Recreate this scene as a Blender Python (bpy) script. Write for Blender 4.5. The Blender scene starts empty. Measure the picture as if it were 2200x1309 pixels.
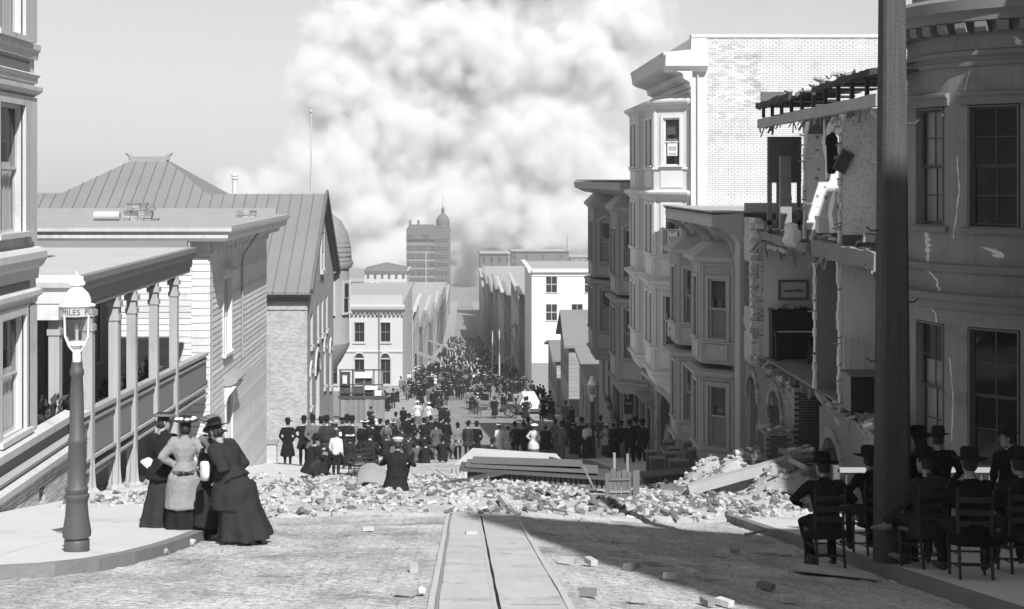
import bpy, bmesh, math, random
from mathutils import Vector, Matrix, noise
from mathutils.bvhtree import BVHTree

R = math.radians
PI = math.pi
random.seed(1906)
SC = bpy.context.scene
COL = SC.collection

# ---------------------------------------------------------------- camera
# X to the right across the street, +Y down the hill, road is z = 0 below the camera
CAMZ = 1.45
FPX = 2980.0            # focal length in photograph pixels (2200 wide)
VPX, VPY = 996.0, 385.0  # where level lines along the street meet
cam_data = bpy.data.cameras.new('camera')
cam = bpy.data.objects.new('camera', cam_data)
COL.objects.link(cam)
cam.location = (0, 0, CAMZ)
cam.rotation_euler = (R(90), 0, 0)
cam_data.sensor_width = 36.0
cam_data.lens = 36.0 * FPX / 2200.0
cam_data.shift_x = (1100 - VPX) / 2200.0
cam_data.shift_y = -(654.5 - VPY) / 2200.0
cam_data.clip_start = 0.1
cam_data.clip_end = 12000
SC.camera = cam

# ---------------------------------------------------------------- daylight
SUN_DIR = Vector((0.22, -0.69, 0.69)).normalized()   # towards the sun: right and behind the camera
sun_el = math.asin(SUN_DIR.z)
sun_az = math.atan2(SUN_DIR.x, SUN_DIR.y)            # clockwise from +Y
world = bpy.data.worlds.new('World')
SC.world = world
world.use_nodes = True
wn = world.node_tree.nodes
wl = world.node_tree.links
wn.clear()
w_out = wn.new('ShaderNodeOutputWorld')
w_bg = wn.new('ShaderNodeBackground')
w_sky = wn.new('ShaderNodeTexSky')
w_sky.sky_type = 'NISHITA'
w_sky.sun_disc = False
w_sky.sun_elevation = sun_el
w_sky.sun_rotation = sun_az
w_sky.dust_density = 0.0
w_sky.air_density = 1.0
w_bw = wn.new('ShaderNodeSeparateColor')    # blue-sensitive black-and-white plate: no hue, blue sky records light
wl.new(w_sky.outputs[0], w_bw.inputs[0])
wl.new(w_bw.outputs['Blue'], w_bg.inputs[0])
w_bg.inputs[1].default_value = 0.05
wl.new(w_bg.outputs[0], w_out.inputs[0])
sun_data = bpy.data.lights.new('sun', 'SUN')
sun_data.energy = 3.9
sun_data.angle = R(0.53)
sun_data.color = (1, 1, 1)
sun = bpy.data.objects.new('sun', sun_data)
COL.objects.link(sun)
sun.location = SUN_DIR * 60
sun.rotation_euler = SUN_DIR.to_track_quat('Z', 'Y').to_euler()

SC.view_settings.view_transform = 'Standard'
SC.view_settings.look = 'None'
SC.view_settings.exposure = 0.78
SC.view_settings.gamma = 1.0
SC.view_settings.use_curve_mapping = False
SC.render.engine = 'CYCLES'
cy = SC.cycles
cy.use_denoising = True
cy.use_adaptive_sampling = True
cy.adaptive_threshold = 0.02
cy.max_bounces = 8
cy.diffuse_bounces = 4
cy.glossy_bounces = 2
cy.transmission_bounces = 3
cy.transparent_max_bounces = 8
cy.volume_bounces = 3
cy.volume_step_rate = 2.0
cy.volume_max_steps = 128
cy.caustics_reflective = False
cy.caustics_refractive = False

# ---------------------------------------------------------------- helpers
ZV = Vector((0, 0, 1))
ORG = {}                     # world origin of the things built in world coordinates

PROFILE = [(-80, 14.4), (0, 0), (68, -12.24), (85, -14.5), (115, -18), (260, -34), (500, -58), (900, -78), (1500, -84), (9000, -86)]
def GZ(y):
    for (a, za), (b, zb) in zip(PROFILE, PROFILE[1:]):
        if y <= b:
            return za + (zb - za) * (y - a) / (b - a)
    return PROFILE[-1][1]

KRX = 5.15
def GXY(x, y):
    """street surface with its fall towards the right-hand kerb in the upper block"""
    f = 1.0 if y < 30 else max(0.0, (56 - y) / 26)
    return GZ(y) - .085 * f * max(0.0, min(x, KRX) - .95)

def PX(px, py, Y):
    """photograph pixel at street depth Y -> world point"""
    return Vector(((px - VPX) * Y / FPX, Y, CAMZ + (VPY - py) * Y / FPX))
def XA(px, Y): return (px - VPX) * Y / FPX
def ZA(py, Y): return CAMZ + (VPY - py) * Y / FPX

class Fr:
    """a wall's own frame: u along the wall, d outwards, z up"""
    def __init__(s, o, u, n):
        s.o, s.u, s.n = Vector(o), Vector(u).normalized(), Vector(n).normalized()
    def __call__(s, p): return s.o + s.u * p[0] + s.n * p[1] + ZV * p[2]
    def mat(s, p, su=1.0, sd=1.0, sz=1.0):
        q = s(p)
        a, b, c = s.u * su, s.n * sd, ZV * sz
        return Matrix(((a.x, b.x, c.x, q.x), (a.y, b.y, c.y, q.y), (a.z, b.z, c.z, q.z), (0, 0, 0, 1)))
def facing_street_right(x, o=0): return Fr((x, o, 0), (0, 1, 0), (-1, 0, 0))
def facing_street_left(x, o=0): return Fr((x, o, 0), (0, 1, 0), (1, 0, 0))
def facing_camera(y, o=0): return Fr((o, y, 0), (1, 0, 0), (0, -1, 0))

BOXF = ((0, 3, 2, 1), (4, 5, 6, 7), (0, 1, 5, 4), (1, 2, 6, 5), (2, 3, 7, 6), (3, 0, 4, 7))
class MB:
    def __init__(s, fr=None):
        s.v, s.f, s.m, s.fr = [], [], [], fr
    def add(s, vs, fs, m=0):
        b = len(s.v)
        fr = s.fr
        s.v.extend([tuple(fr(p)) for p in vs] if fr else [tuple(p) for p in vs])
        for f in fs:
            s.f.append(tuple(i + b for i in f)); s.m.append(m)
        return s
    def box(s, x0, x1, y0, y1, z0, z1, m=0):
        return s.add([(x0, y0, z0), (x1, y0, z0), (x1, y1, z0), (x0, y1, z0), (x0, y0, z1), (x1, y0, z1), (x1, y1, z1), (x0, y1, z1)], BOXF, m)
    def mbox(s, M, sx, sy, sz, m=0):
        c = [(-1, -1, -1), (1, -1, -1), (1, 1, -1), (-1, 1, -1), (-1, -1, 1), (1, -1, 1), (1, 1, 1), (-1, 1, 1)]
        return s.add([M @ Vector((a * sx / 2, b * sy / 2, e * sz / 2)) for a, b, e in c], BOXF, m)
    def bar(s, p0, p1, w, h, m=0, up=(0, 0, 1), w1=None, h1=None):
        p0, p1 = Vector(p0), Vector(p1)
        t = (p1 - p0).normalized()
        a = t.cross(Vector(up))
        if a.length < 1e-4: a = t.cross(Vector((1, 0, 0)))
        a.normalize(); b = a.cross(t).normalized()
        vs = []
        for p, ww, hh in ((p0, w, h), (p1, w1 or w, h1 or h)):
            for i, j in ((-1, -1), (1, -1), (1, 1), (-1, 1)):
                vs.append(p + a * (i * ww / 2) + b * (j * hh / 2))
        return s.add(vs, BOXF, m)
    def prof(s, pts, u0, u1, m=0, e0=0.0, e1=0.0):
        """profile of (d, z) points run along u; e0/e1 mitre: extra length per unit of d"""
        n = len(pts)
        vs = [(u0 - e0 * d, d, z) for d, z in pts] + [(u1 + e1 * d, d, z) for d, z in pts]
        fs = [(i, (i + 1) % n, n + (i + 1) % n, n + i) for i in range(n)]
        fs += [tuple(range(n))[::-1], tuple(range(n, 2 * n))]
        return s.add(vs, fs, m)
    def poly(s, pts, z0, z1, m=0):
        """plan polygon of (x, y) pulled up"""
        n = len(pts)
        vs = [(x, y, z0) for x, y in pts] + [(x, y, z1) for x, y in pts]
        fs = [(i, (i + 1) % n, n + (i + 1) % n, n + i) for i in range(n)]
        fs += [tuple(range(n))[::-1], tuple(range(n, 2 * n))]
        return s.add(vs, fs, m)
    def loft(s, rings, m=0, cap=True, close=True):
        n = len(rings[0])
        vs = [p for r in rings for p in r]
        fs = []
        for k in range(len(rings) - 1):
            for i in range(n if close else n - 1):
                j = (i + 1) % n
                fs.append((k * n + i, k * n + j, (k + 1) * n + j, (k + 1) * n + i))
        if cap:
            fs.append(tuple(range(n))[::-1]); fs.append(tuple(range((len(rings) - 1) * n, len(rings) * n)))
        return s.add(vs, fs, m)
    def tube(s, pts, rad, n=8, m=0, flat=1.0, cap=True):
        pts = [Vector(p) for p in pts]
        if not isinstance(rad, (list, tuple)): rad = [rad] * len(pts)
        rings, a = [], None
        for i, p in enumerate(pts):
            t = (pts[min(i + 1, len(pts) - 1)] - pts[max(i - 1, 0)])
            if t.length < 1e-6: t = Vector((0, 0, 1))
            t.normalize()
            if a is None:
                a = t.cross(Vector((0, 1, 0)) if abs(t.y) < .9 else Vector((1, 0, 0)))
            a = (a - t * a.dot(t)).normalized()
            b = t.cross(a)
            rings.append([p + a * (math.cos(2 * PI * k / n) * rad[i]) + b * (math.sin(2 * PI * k / n) * rad[i] * flat) for k in range(n)])
        return s.loft(rings, m, cap)
    def lathe(s, prof, n=16, c=(0, 0, 0), m=0, sx=1.0, sy=1.0, cap=True):
        return s.loft([[(c[0] + math.cos(2 * PI * k / n) * r * sx, c[1] + math.sin(2 * PI * k / n) * r * sy, c[2] + z) for k in range(n)] for r, z in prof], m, cap)
    def mesh(s, name, mats, smooth=False, off=None):
        me = bpy.data.meshes.new(name)
        vs = s.v if off is None else [(a - off[0], b - off[1], c - off[2]) for a, b, c in s.v]
        me.from_pydata(vs, [], s.f)
        if not isinstance(mats, (list, tuple)): mats = [mats]
        for mt in mats: me.materials.append(mt)
        if len(mats) > 1: me.polygons.foreach_set('material_index', s.m)
        if smooth:
            if smooth is True: me.polygons.foreach_set('use_smooth', [True] * len(me.polygons))
            else:
                me.polygons.foreach_set('use_smooth', [True] * len(me.polygons))
                me.set_sharp_from_angle(angle=R(smooth))
        me.update()
        return me
    def build(s, name, mats, parent=None, smooth=False):
        off = ORG.get(parent.name) if parent else None
        ob = bpy.data.objects.new(name, s.mesh(name, mats, smooth, off))
        COL.objects.link(ob)
        if parent:
            ob.parent = parent
            if off is not None: ORG[ob.name] = off
        return ob

def tag(o, label, cat, group=None, kind=None):
    if label: o['label'] = label
    if cat: o['category'] = cat
    if group: o['group'] = group
    if kind: o['kind'] = kind
    return o
def thing(name, label, cat, loc=(0, 0, 0), group=None, static=True, rz=0.0):
    """an Empty at the thing's base that parents its parts; static: its parts are given in world coordinates"""
    o = bpy.data.objects.new(name, None)
    o.empty_display_size = 0.3
    COL.objects.link(o)
    o.location = loc
    o.rotation_euler = (0, 0, rz)
    if static: ORG[o.name] = Vector(loc)
    return tag(o, label, cat, group)
def piece(name, me, M, parent=None):
    """an object that shares mesh ME, set at world matrix M, under PARENT"""
    o = bpy.data.objects.new(name, me)
    COL.objects.link(o)
    if parent:
        o.parent = parent
        off = ORG.get(parent.name)
        if off is not None:
            M = Matrix.Translation(-off) @ M
    o.matrix_basis = M
    return o
def solo(o, label, cat, group=None, kind=None): return tag(o, label, cat, group, kind)
def recentre(o):
    """move a one-mesh thing's origin to the foot of its box"""
    me = o.data
    n = len(me.vertices)
    xs = [v.co for v in me.vertices]
    lo = Vector((min(c.x for c in xs), min(c.y for c in xs), min(c.z for c in xs)))
    hi = Vector((max(c.x for c in xs), max(c.y for c in xs), max(c.z for c in xs)))
    c = Vector(((lo.x + hi.x) / 2, (lo.y + hi.y) / 2, lo.z))
    me.transform(Matrix.Translation(-c))
    o.location = c
    return o
def copy_tree(o, parent=None):
    c = o.copy(); COL.objects.link(c); c.parent = parent
    for ch in list(o.children): copy_tree(ch, c)
    return c

# ---------------------------------------------------------------- materials (a black-and-white plate: greys only)
def mat(name, c, rough=.85, var=.22, scale=1.5, bump=.15, bscale=30., spec=.25, rand=0., streak=0., dirt=0., dirtc=.5, grain=0., axis=None, local=False):
    """grey surface: broad blotches, fine grain, optional vertical streaks, per-object shade and blotchy wear"""
    m = bpy.data.materials.new(name)
    m.use_nodes = True
    nt = m.node_tree; N, L = nt.nodes, nt.links
    bs = N['Principled BSDF']
    bs.inputs['Roughness'].default_value = rough
    bs.inputs['Specular IOR Level'].default_value = spec
    if local:
        gp = N.new('ShaderNodeTexCoord').outputs['Object']
    else:
        gp = N.new('ShaderNodeNewGeometry').outputs['Position']
    def nz(sc, det=4., rg=.6, vec=None):
        n = N.new('ShaderNodeTexNoise'); n.inputs['Scale'].default_value = sc; n.inputs['Detail'].default_value = det; n.inputs['Roughness'].default_value = rg
        L.new(vec or gp, n.inputs['Vector']); return n.outputs[0]
    def mt(op, a, b=None, c_=None, clamp=False):
        n = N.new('ShaderNodeMath'); n.operation = op; n.use_clamp = clamp
        for i, v in enumerate((a, b, c_)):
            if v is None: continue
            if isinstance(v, (int, float)): n.inputs[i].default_value = v
            else: L.new(v, n.inputs[i])
        return n.outputs[0]
    f = mt('MULTIPLY_ADD', nz(scale), 2 * var, 1 - var)
    f = mt('MULTIPLY', f, mt('MULTIPLY_ADD', nz(bscale, 2.), var, 1 - var / 2))
    if streak:
        mp = N.new('ShaderNodeVectorMath'); mp.operation = 'MULTIPLY'; mp.inputs[1].default_value = axis or (9, 9, .5)
        L.new(gp, mp.inputs[0])
        f = mt('MULTIPLY', f, mt('MULTIPLY_ADD', nz(1.0, 5., .7, mp.outputs[0]), 2 * streak, 1 - streak))
    if dirt:
        d = mt('MULTIPLY', mt('SUBTRACT', nz(scale * .7 + .3, 6., .7), .56), 9., clamp=True)
        f = mt('MULTIPLY', f, mt('SUBTRACT', 1.0, mt('MULTIPLY', d, dirt * (1 - dirtc) * 1.0)))
    if rand:
        oi = N.new('ShaderNodeObjectInfo')
        f = mt('MULTIPLY', f, mt('MULTIPLY_ADD', oi.outputs['Random'], 2 * rand, 1 - rand))
    v = mt('MULTIPLY', f, c)
    cb = N.new('ShaderNodeCombineColor')
    for i in range(3): L.new(v, cb.inputs[i])
    L.new(cb.outputs[0], bs.inputs['Base Color'])
    if bump:
        b = N.new('ShaderNodeBump'); b.inputs['Strength'].default_value = bump; b.inputs['Distance'].default_value = .02
        L.new(nz(bscale, 4.), b.inputs['Height']); L.new(b.outputs[0], bs.inputs['Normal'])
    return m

def brickmat(name, c, mortar, bw=.21, bh=.068, plane='xz', rough=.9, var=.3, bump=.5, blot=.25):
    """courses of brick too far off to pick apart"""
    m = mat(name, c, rough=rough, var=var * .5, bump=0)
    nt = m.node_tree; N, L = nt.nodes, nt.links
    bs = N['Principled BSDF']
    g = N.new('ShaderNodeNewGeometry')
    sp = N.new('ShaderNodeSeparateXYZ'); L.new(g.outputs['Position'], sp.inputs[0])
    cb = N.new('ShaderNodeCombineXYZ')
    L.new(sp.outputs['X' if plane == 'xz' else 'Y'], cb.inputs[0]); L.new(sp.outputs['Z'], cb.inputs[1])
    br = N.new('ShaderNodeTexBrick')
    br.inputs['Scale'].default_value = 1.0
    br.inputs['Brick Width'].default_value = bw; br.inputs['Row Height'].default_value = bh
    br.inputs['Mortar Size'].default_value = .008; br.inputs['Mortar Smooth'].default_value = .3
    br.inputs['Color1'].default_value = (c * (1 - blot),) * 3 + (1,); br.inputs['Color2'].default_value = (c * (1 + blot),) * 3 + (1,)
    br.inputs['Mortar'].default_value = (mortar,) * 3 + (1,)
    L.new(cb.outputs[0], br.inputs['Vector'])
    nz = N.new('ShaderNodeTexNoise'); nz.inputs['Scale'].default_value = .8; nz.inputs['Detail'].default_value = 5
    L.new(g.outputs['Position'], nz.inputs['Vector'])
    ma = N.new('ShaderNodeMath'); ma.operation = 'MULTIPLY_ADD'; ma.inputs[1].default_value = .5; ma.inputs[2].default_value = .75
    L.new(nz.outputs[0], ma.inputs[0])
    mx = N.new('ShaderNodeMix'); mx.data_type = 'RGBA'; mx.blend_type = 'MULTIPLY'; mx.inputs['Factor'].default_value = 1
    L.new(br.outputs['Color'], mx.inputs['A']); L.new(ma.outputs[0], mx.inputs['B'])
    L.new(mx.outputs['Result'], bs.inputs['Base Color'])
    b = N.new('ShaderNodeBump'); b.inputs['Strength'].default_value = bump; b.inputs['Distance'].default_value = .01; b.invert = True
    L.new(br.outputs['Fac'], b.inputs['Height']); L.new(b.outputs[0], bs.inputs['Normal'])
    return m

def glassmat(name, c=.05, clear=.6):
    m = bpy.data.materials.new(name); m.use_nodes = True
    nt = m.node_tree; N, L = nt.nodes, nt.links
    bs = N['Principled BSDF']
    bs.inputs['Base Color'].default_value = (c, c, c, 1); bs.inputs['Roughness'].default_value = .06; bs.inputs['Specular IOR Level'].default_value = .4
    nz = N.new('ShaderNodeTexNoise'); nz.inputs['Scale'].default_value = 2.5
    b = N.new('ShaderNodeBump'); b.inputs['Strength'].default_value = .12; b.inputs['Distance'].default_value = .03
    L.new(N.new('ShaderNodeNewGeometry').outputs['Position'], nz.inputs['Vector']); L.new(nz.outputs[0], b.inputs['Height']); L.new(b.outputs[0], bs.inputs['Normal'])
    tr = N.new('ShaderNodeBsdfTransparent'); mx = N.new('ShaderNodeMixShader'); mx.inputs[0].default_value = 1 - clear
    L.new(tr.outputs[0], mx.inputs[1]); L.new(bs.outputs[0], mx.inputs[2]); L.new(mx.outputs[0], N['Material Output'].inputs['Surface'])
    return m

M = {}
def G(name):
    if name not in M: M[name] = MATDEF[name]()
    return M[name]
MATDEF = {
    'road': lambda: roadmat(),
    'track': lambda: mat('track', .46, .85, .22, 1.6, .4, 30., dirt=.6, dirtc=.45, streak=.12, axis=(9, .6, .6)),
    'walk': lambda: mat('walk', .57, .85, .12, .6, .25, 24., dirt=.45, dirtc=.5),
    'kerb': lambda: mat('kerb', .2, .9, .25, 2., .5, 18.),
    'steel': lambda: mat('steel', .48, .7, .15, 3., .1, 40., .5),
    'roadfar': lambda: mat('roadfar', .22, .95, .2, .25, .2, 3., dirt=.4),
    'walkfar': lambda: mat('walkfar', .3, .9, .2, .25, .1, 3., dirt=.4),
    'soil': lambda: mat('soil', .2, .95, .25, .02, .3, .4),
    'dark': lambda: mat('dark', .02, .9, .1),
    'white': lambda: mat('white', .6, .7, .14, 1.1, .15, 20., streak=.22, dirt=.3, dirtc=.45),
    'white_rand': lambda: mat('white_rand', .7, .65, .09, .8, .1, 30., rand=.06, streak=.1),
    'clap': lambda: mat('clap', .56, .75, .14, 1.2, .2, 30., rand=.12, streak=.15, dirt=.25, dirtc=.5),
    'pale': lambda: mat('pale', .45, .75, .16, 1., .15, 20., streak=.2, dirt=.3, dirtc=.5),
    'trim_grey': lambda: mat('trim_grey', .36, .6, .1, 1., .1, 20., streak=.1),
    'mid': lambda: mat('mid', .28, .7, .12, .9, .12, 20., streak=.1),
    'dkgrey': lambda: mat('dkgrey', .13, .7, .14, 1., .12, 20., streak=.12),
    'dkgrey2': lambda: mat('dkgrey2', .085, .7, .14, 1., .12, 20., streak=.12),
    'stucco': lambda: mat('stucco', .24, .9, .22, .8, .5, 45., dirt=.6, dirtc=.45, streak=.25),
    'stucco_trim': lambda: mat('stucco_trim', .2, .85, .16, 1.2, .25, 40.),
    'plaster': lambda: mat('plaster', .6, .9, .2, 3., .5, 18., rand=.2),
    'lath': lambda: mat('lath', .3, .9, .25, 4., .3, 30., rand=.3),
    'wood': lambda: mat('wood', .2, .85, .2, 2., .3, 12., rand=.3, streak=.25, axis=(20, 20, 1)),
    'woodpale': lambda: mat('woodpale', .36, .85, .2, 2., .3, 12., rand=.25, streak=.2, axis=(3, 30, 30)),
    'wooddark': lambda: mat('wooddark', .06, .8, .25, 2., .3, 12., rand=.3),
    'pole': lambda: mat('pole', .075, .9, .2, 1.5, .7, 25., streak=.55, axis=(34, 34, .9)),
    'brickred': lambda: mat('brickred', .3, .92, .25, 5., .4, 30., rand=.3),
    'brickpale': lambda: mat('brickpale', .58, .9, .2, 1.3, .4, 30., rand=.22, streak=.15, dirt=.4, dirtc=.4),
    'mortar': lambda: mat('mortar', .3, .95, .2, 4., .4, 30.),
    'mortarpale': lambda: mat('mortarpale', .6, .95, .12, 3., .3, 30.),
    'rubble': lambda: mat('rubble', .42, .95, .3, 4., .5, 14., rand=.28),
    'rubbledk': lambda: mat('rubbledk', .24, .95, .3, 4., .5, 14., rand=.45),
    'metalroof': lambda: mat('metalroof', .19, .6, .14, .5, .05, 6., .4, streak=.12, axis=(.3, .3, .3)),
    'shingle': lambda: mat('shingle', .22, .85, .2, 2., .3, 14.),
    'tar': lambda: mat('tar', .32, .9, .2, 1.2, .3, 10.),
    'glass': lambda: glassmat('glass', .02, .72),
    'glassdark': lambda: glassmat('glassdark', .015, .3),
    'glassclear': lambda: glassmat('glassclear', .25, .82),
    'curtain': lambda: mat('curtain', .85, .9, .12, 5., .2, 30.),
    'blind': lambda: mat('blind', .3, .9, .12, 3., .1, 30.),
    'paper': lambda: mat('paper', .75, .9, .05),
    'ink': lambda: mat('ink', .04, .8, .05),
    'iron': lambda: mat('iron', .07, .5, .2, 4., .2, 40., .5),
    'lampiron': lambda: mat('lampiron', .075, .55, .2, 4., .25, 40., .45),
    'enamel': lambda: mat('enamel', .85, .25, .04, 2., .02, 20., .5),
    'band': lambda: mat('band', .2, .5, .1),
    'cloth_black': lambda: mat('cloth_black', .014, .95, .25, 6., .35, 60., .1, rand=.35),
    'cloth_dark': lambda: mat('cloth_dark', .024, .95, .25, 6., .35, 60., .1, rand=.35),
    'cloth_mid': lambda: mat('cloth_mid', .11, .95, .2, 6., .35, 60., .1, rand=.4),
    'cloth_grey': lambda: mat('cloth_grey', .26, .95, .15, 6., .35, 60., .1, rand=.1),
    'cloth_pale': lambda: mat('cloth_pale', .48, .95, .12, 6., .35, 60., .1, rand=.1),
    'cloth_white': lambda: mat('cloth_white', .72, .95, .08, 6., .3, 60., .1),
    'skin': lambda: mat('skin', .3, .6, .1, 8., .1, 60., .3),
    'hair': lambda: mat('hair', .03, .6, .3, 12., .5, 90., .3),
    'leather': lambda: mat('leather', .025, .45, .2, 8., .2, 60., .4),
    'shoe_tan': lambda: mat('shoe_tan', .2, .6, .25, 8., .2, 60., .3),
    'straw': lambda: mat('straw', .5, .85, .15, 20., .3, 90.),
    'chairwood': lambda: mat('chairwood', .03, .45, .3, 8., .2, 40., .4),
    'rush': lambda: mat('rush', .14, .8, .3, 10., .3, 60.),
    'piano': lambda: mat('piano', .012, .3, .2, 2., .05, 40., .5),
    'leaf': lambda: mat('leaf', .06, .7, .3, 6., .2, 40., .3, rand=.4),
    'cityw': lambda: mat('cityw', .44, .9, .1, .06, 0, 1., rand=.12, streak=.06),
    'cityg': lambda: mat('cityg', .22, .9, .1, .06, 0, 1., rand=.2, streak=.06),
    'cityd': lambda: mat('cityd', .12, .9, .12, .06, 0, 1., rand=.2, streak=.06),
    'winfar': lambda: mat('winfar', .025, .3, .3, .3, 0, 1., .5, rand=.5),
    'canvas': lambda: mat('canvas', .7, .9, .08, 1., .1, 10.),
    'horse': lambda: mat('horse', .12, .7, .3, 4., .2, 30., .3),
}
def roadmat():
    """worn basalt setts under dust, dung and wheel marks"""
    m = mat('road', .6, .95, .22, .8, 0, 7., dirt=.75, dirtc=.35)
    nt = m.node_tree; N, L = nt.nodes, nt.links
    bs = N['Principled BSDF']; src = bs.inputs['Base Color'].links[0].from_socket
    g = N.new('ShaderNodeNewGeometry')
    def nz(sc, det, rg, mul=None):
        n = N.new('ShaderNodeTexNoise'); n.inputs['Scale'].default_value = sc; n.inputs['Detail'].default_value = det; n.inputs['Roughness'].default_value = rg
        if mul:
            v = N.new('ShaderNodeVectorMath'); v.operation = 'MULTIPLY'; v.inputs[1].default_value = mul; L.new(g.outputs['Position'], v.inputs[0]); L.new(v.outputs[0], n.inputs['Vector'])
        else: L.new(g.outputs['Position'], n.inputs['Vector'])
        return n.outputs[0]
    def rng(v, a, b, c, d):
        r = N.new('ShaderNodeMapRange'); r.inputs[1].default_value = a; r.inputs[2].default_value = b; r.inputs[3].default_value = c; r.inputs[4].default_value = d; L.new(v, r.inputs[0]); return r.outputs[0]
    sp = N.new('ShaderNodeSeparateXYZ'); L.new(g.outputs['Position'], sp.inputs[0])
    cb = N.new('ShaderNodeCombineXYZ'); L.new(sp.outputs[1], cb.inputs[1]); L.new(sp.outputs[0], cb.inputs[0])
    br = N.new('ShaderNodeTexBrick'); br.inputs['Scale'].default_value = 1; br.inputs['Brick Width'].default_value = .26; br.inputs['Row Height'].default_value = .12; br.inputs['Mortar Size'].default_value = .02; br.inputs['Mortar Smooth'].default_value = 1
    dv = N.new('ShaderNodeVectorMath'); dv.operation = 'MULTIPLY_ADD'; dv.inputs[1].default_value = (.09, .09, 0)
    nn = N.new('ShaderNodeTexNoise'); nn.inputs['Scale'].default_value = 4; L.new(g.outputs['Position'], nn.inputs['Vector']); L.new(nn.outputs[1], dv.inputs[0]); L.new(cb.outputs[0], dv.inputs[2]); L.new(dv.outputs[0], br.inputs['Vector'])
    cur = src
    for f in (rng(nz(13, 6, .75), .36, .66, .62, 1.2), rng(nz(1.6, 6, .7, (1, .35, 1)), .4, .62, .72, 1.12), rng(nz(42, 3, .7), .35, .65, .75, 1.15), rng(br.outputs['Fac'], 0, 1, 1.0, .78)):
        mx = N.new('ShaderNodeMix'); mx.data_type = 'RGBA'; mx.blend_type = 'MULTIPLY'; mx.inputs['Factor'].default_value = 1
        L.new(cur, mx.inputs['A']); L.new(f, mx.inputs['B']); cur = mx.outputs['Result']
    L.new(cur, bs.inputs['Base Color'])
    b = N.new('ShaderNodeBump'); b.inputs['Strength'].default_value = .8; b.inputs['Distance'].default_value = .03
    ad = N.new('ShaderNodeMath'); ad.operation = 'MULTIPLY_ADD'; ad.inputs[1].default_value = -.35
    L.new(br.outputs['Fac'], ad.inputs[0]); L.new(nz(16, 6, .7), ad.inputs[2]); L.new(ad.outputs[0], b.inputs['Height']); L.new(b.outputs[0], bs.inputs['Normal'])
    return m
def wallpaper(name, c, motif, scale, plane, amt=.55, ramp=.1):
    """printed wallpaper: small dark figures on a pale ground"""
    m = mat(name, c, .9, .15, 1.2, .1, 20., dirt=.25)
    nt = m.node_tree; N, L = nt.nodes, nt.links
    bs = N['Principled BSDF']
    src = bs.inputs['Base Color'].links[0].from_socket
    g = N.new('ShaderNodeNewGeometry')
    vo = N.new('ShaderNodeTexVoronoi'); vo.inputs['Scale'].default_value = scale; vo.inputs['Randomness'].default_value = motif
    L.new(g.outputs['Position'], vo.inputs['Vector'])
    nz = N.new('ShaderNodeTexNoise'); nz.inputs['Scale'].default_value = scale * 5; L.new(g.outputs['Position'], nz.inputs['Vector'])
    a = N.new('ShaderNodeMath'); a.operation = 'MULTIPLY_ADD'; a.inputs[1].default_value = .35; L.new(nz.outputs[0], a.inputs[0]); L.new(vo.outputs['Distance'], a.inputs[2])
    r = N.new('ShaderNodeMapRange'); r.inputs['From Min'].default_value = .34; r.inputs['From Max'].default_value = .34 + ramp; r.inputs['To Min'].default_value = amt; r.inputs['To Max'].default_value = 1
    L.new(a.outputs[0], r.inputs['Value'])
    mx = N.new('ShaderNodeMix'); mx.data_type = 'RGBA'; mx.blend_type = 'MULTIPLY'; mx.inputs['Factor'].default_value = 1
    L.new(src, mx.inputs['A']); L.new(r.outputs[0], mx.inputs['B']); L.new(mx.outputs['Result'], bs.inputs['Base Color'])
    return m

# ---------------------------------------------------------------- building kit
def wall(name, fr, u0, u1, z0, z1, holes, m, parent, t=.25, d0=0.0):
    """wall with real openings: holes = (u0, u1, z0, z1)"""
    us = sorted(set([u0, u1] + [max(u0, min(u1, h[i])) for h in holes for i in (0, 1)]))
    mb = MB(fr)
    for a, b in zip(us, us[1:]):
        if b - a < 1e-5: continue
        cu = (a + b) / 2
        spans = sorted((h[2], h[3]) for h in holes if h[0] <= cu <= h[1])
        z = z0
        for s0, s1 in spans:
            if s0 > z: mb.box(a, b, d0 - t, d0, z, min(s0, z1))
            z = max(z, s1)
        if z < z1: mb.box(a, b, d0 - t, d0, z, z1)
    return mb.build(name, m, parent)

UNIT = {}
def board_mesh(h, m, lap=.028):
    k = ('board', h, m.name)
    if k not in UNIT:
        mb = MB(); mb.add([(0, 0, 0), (1, 0, 0), (1, lap, 0), (0, lap, 0), (0, 0, h), (1, 0, h), (1, .006, h), (0, .006, h)], BOXF)
        UNIT[k] = mb.mesh('board', m)
    return UNIT[k]
def boards(fr, u0, u1, z0, z1, h, holes, m, parent, name='board'):
    """lapped siding, each board a piece of its own, cut at the openings"""
    me = board_mesh(h, m)
    n = int(round((z1 - z0) / h))
    for i in range(n):
        a = z0 + i * h
        cuts = sorted((x0, x1) for x0, x1, y0, y1 in holes if y0 < a + h * .5 < y1)
        u = u0
        for c0, c1 in cuts + [(u1, u1)]:
            if c0 - u > .03: piece(name, me, fr.mat((u, .001 * (i % 2), a), c0 - u), parent)
            u = max(u, c1)

def ring_poly(pts, off):
    """offset an open plan line outwards (to its left side)"""
    out = []
    n = len(pts)
    for i, p in enumerate(pts):
        p = Vector(p)
        ds = []
        if i > 0: ds.append((p - Vector(pts[i - 1])).normalized())
        if i < n - 1: ds.append((Vector(pts[i + 1]) - p).normalized())
        ns = [Vector((-d.y, d.x)) for d in ds]
        if len(ns) == 1: out.append(p + ns[0] * off)
        else:
            b = (ns[0] + ns[1]).normalized()
            out.append(p + b * (off / max(.3, b.dot(ns[0]))))
    return out

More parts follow.
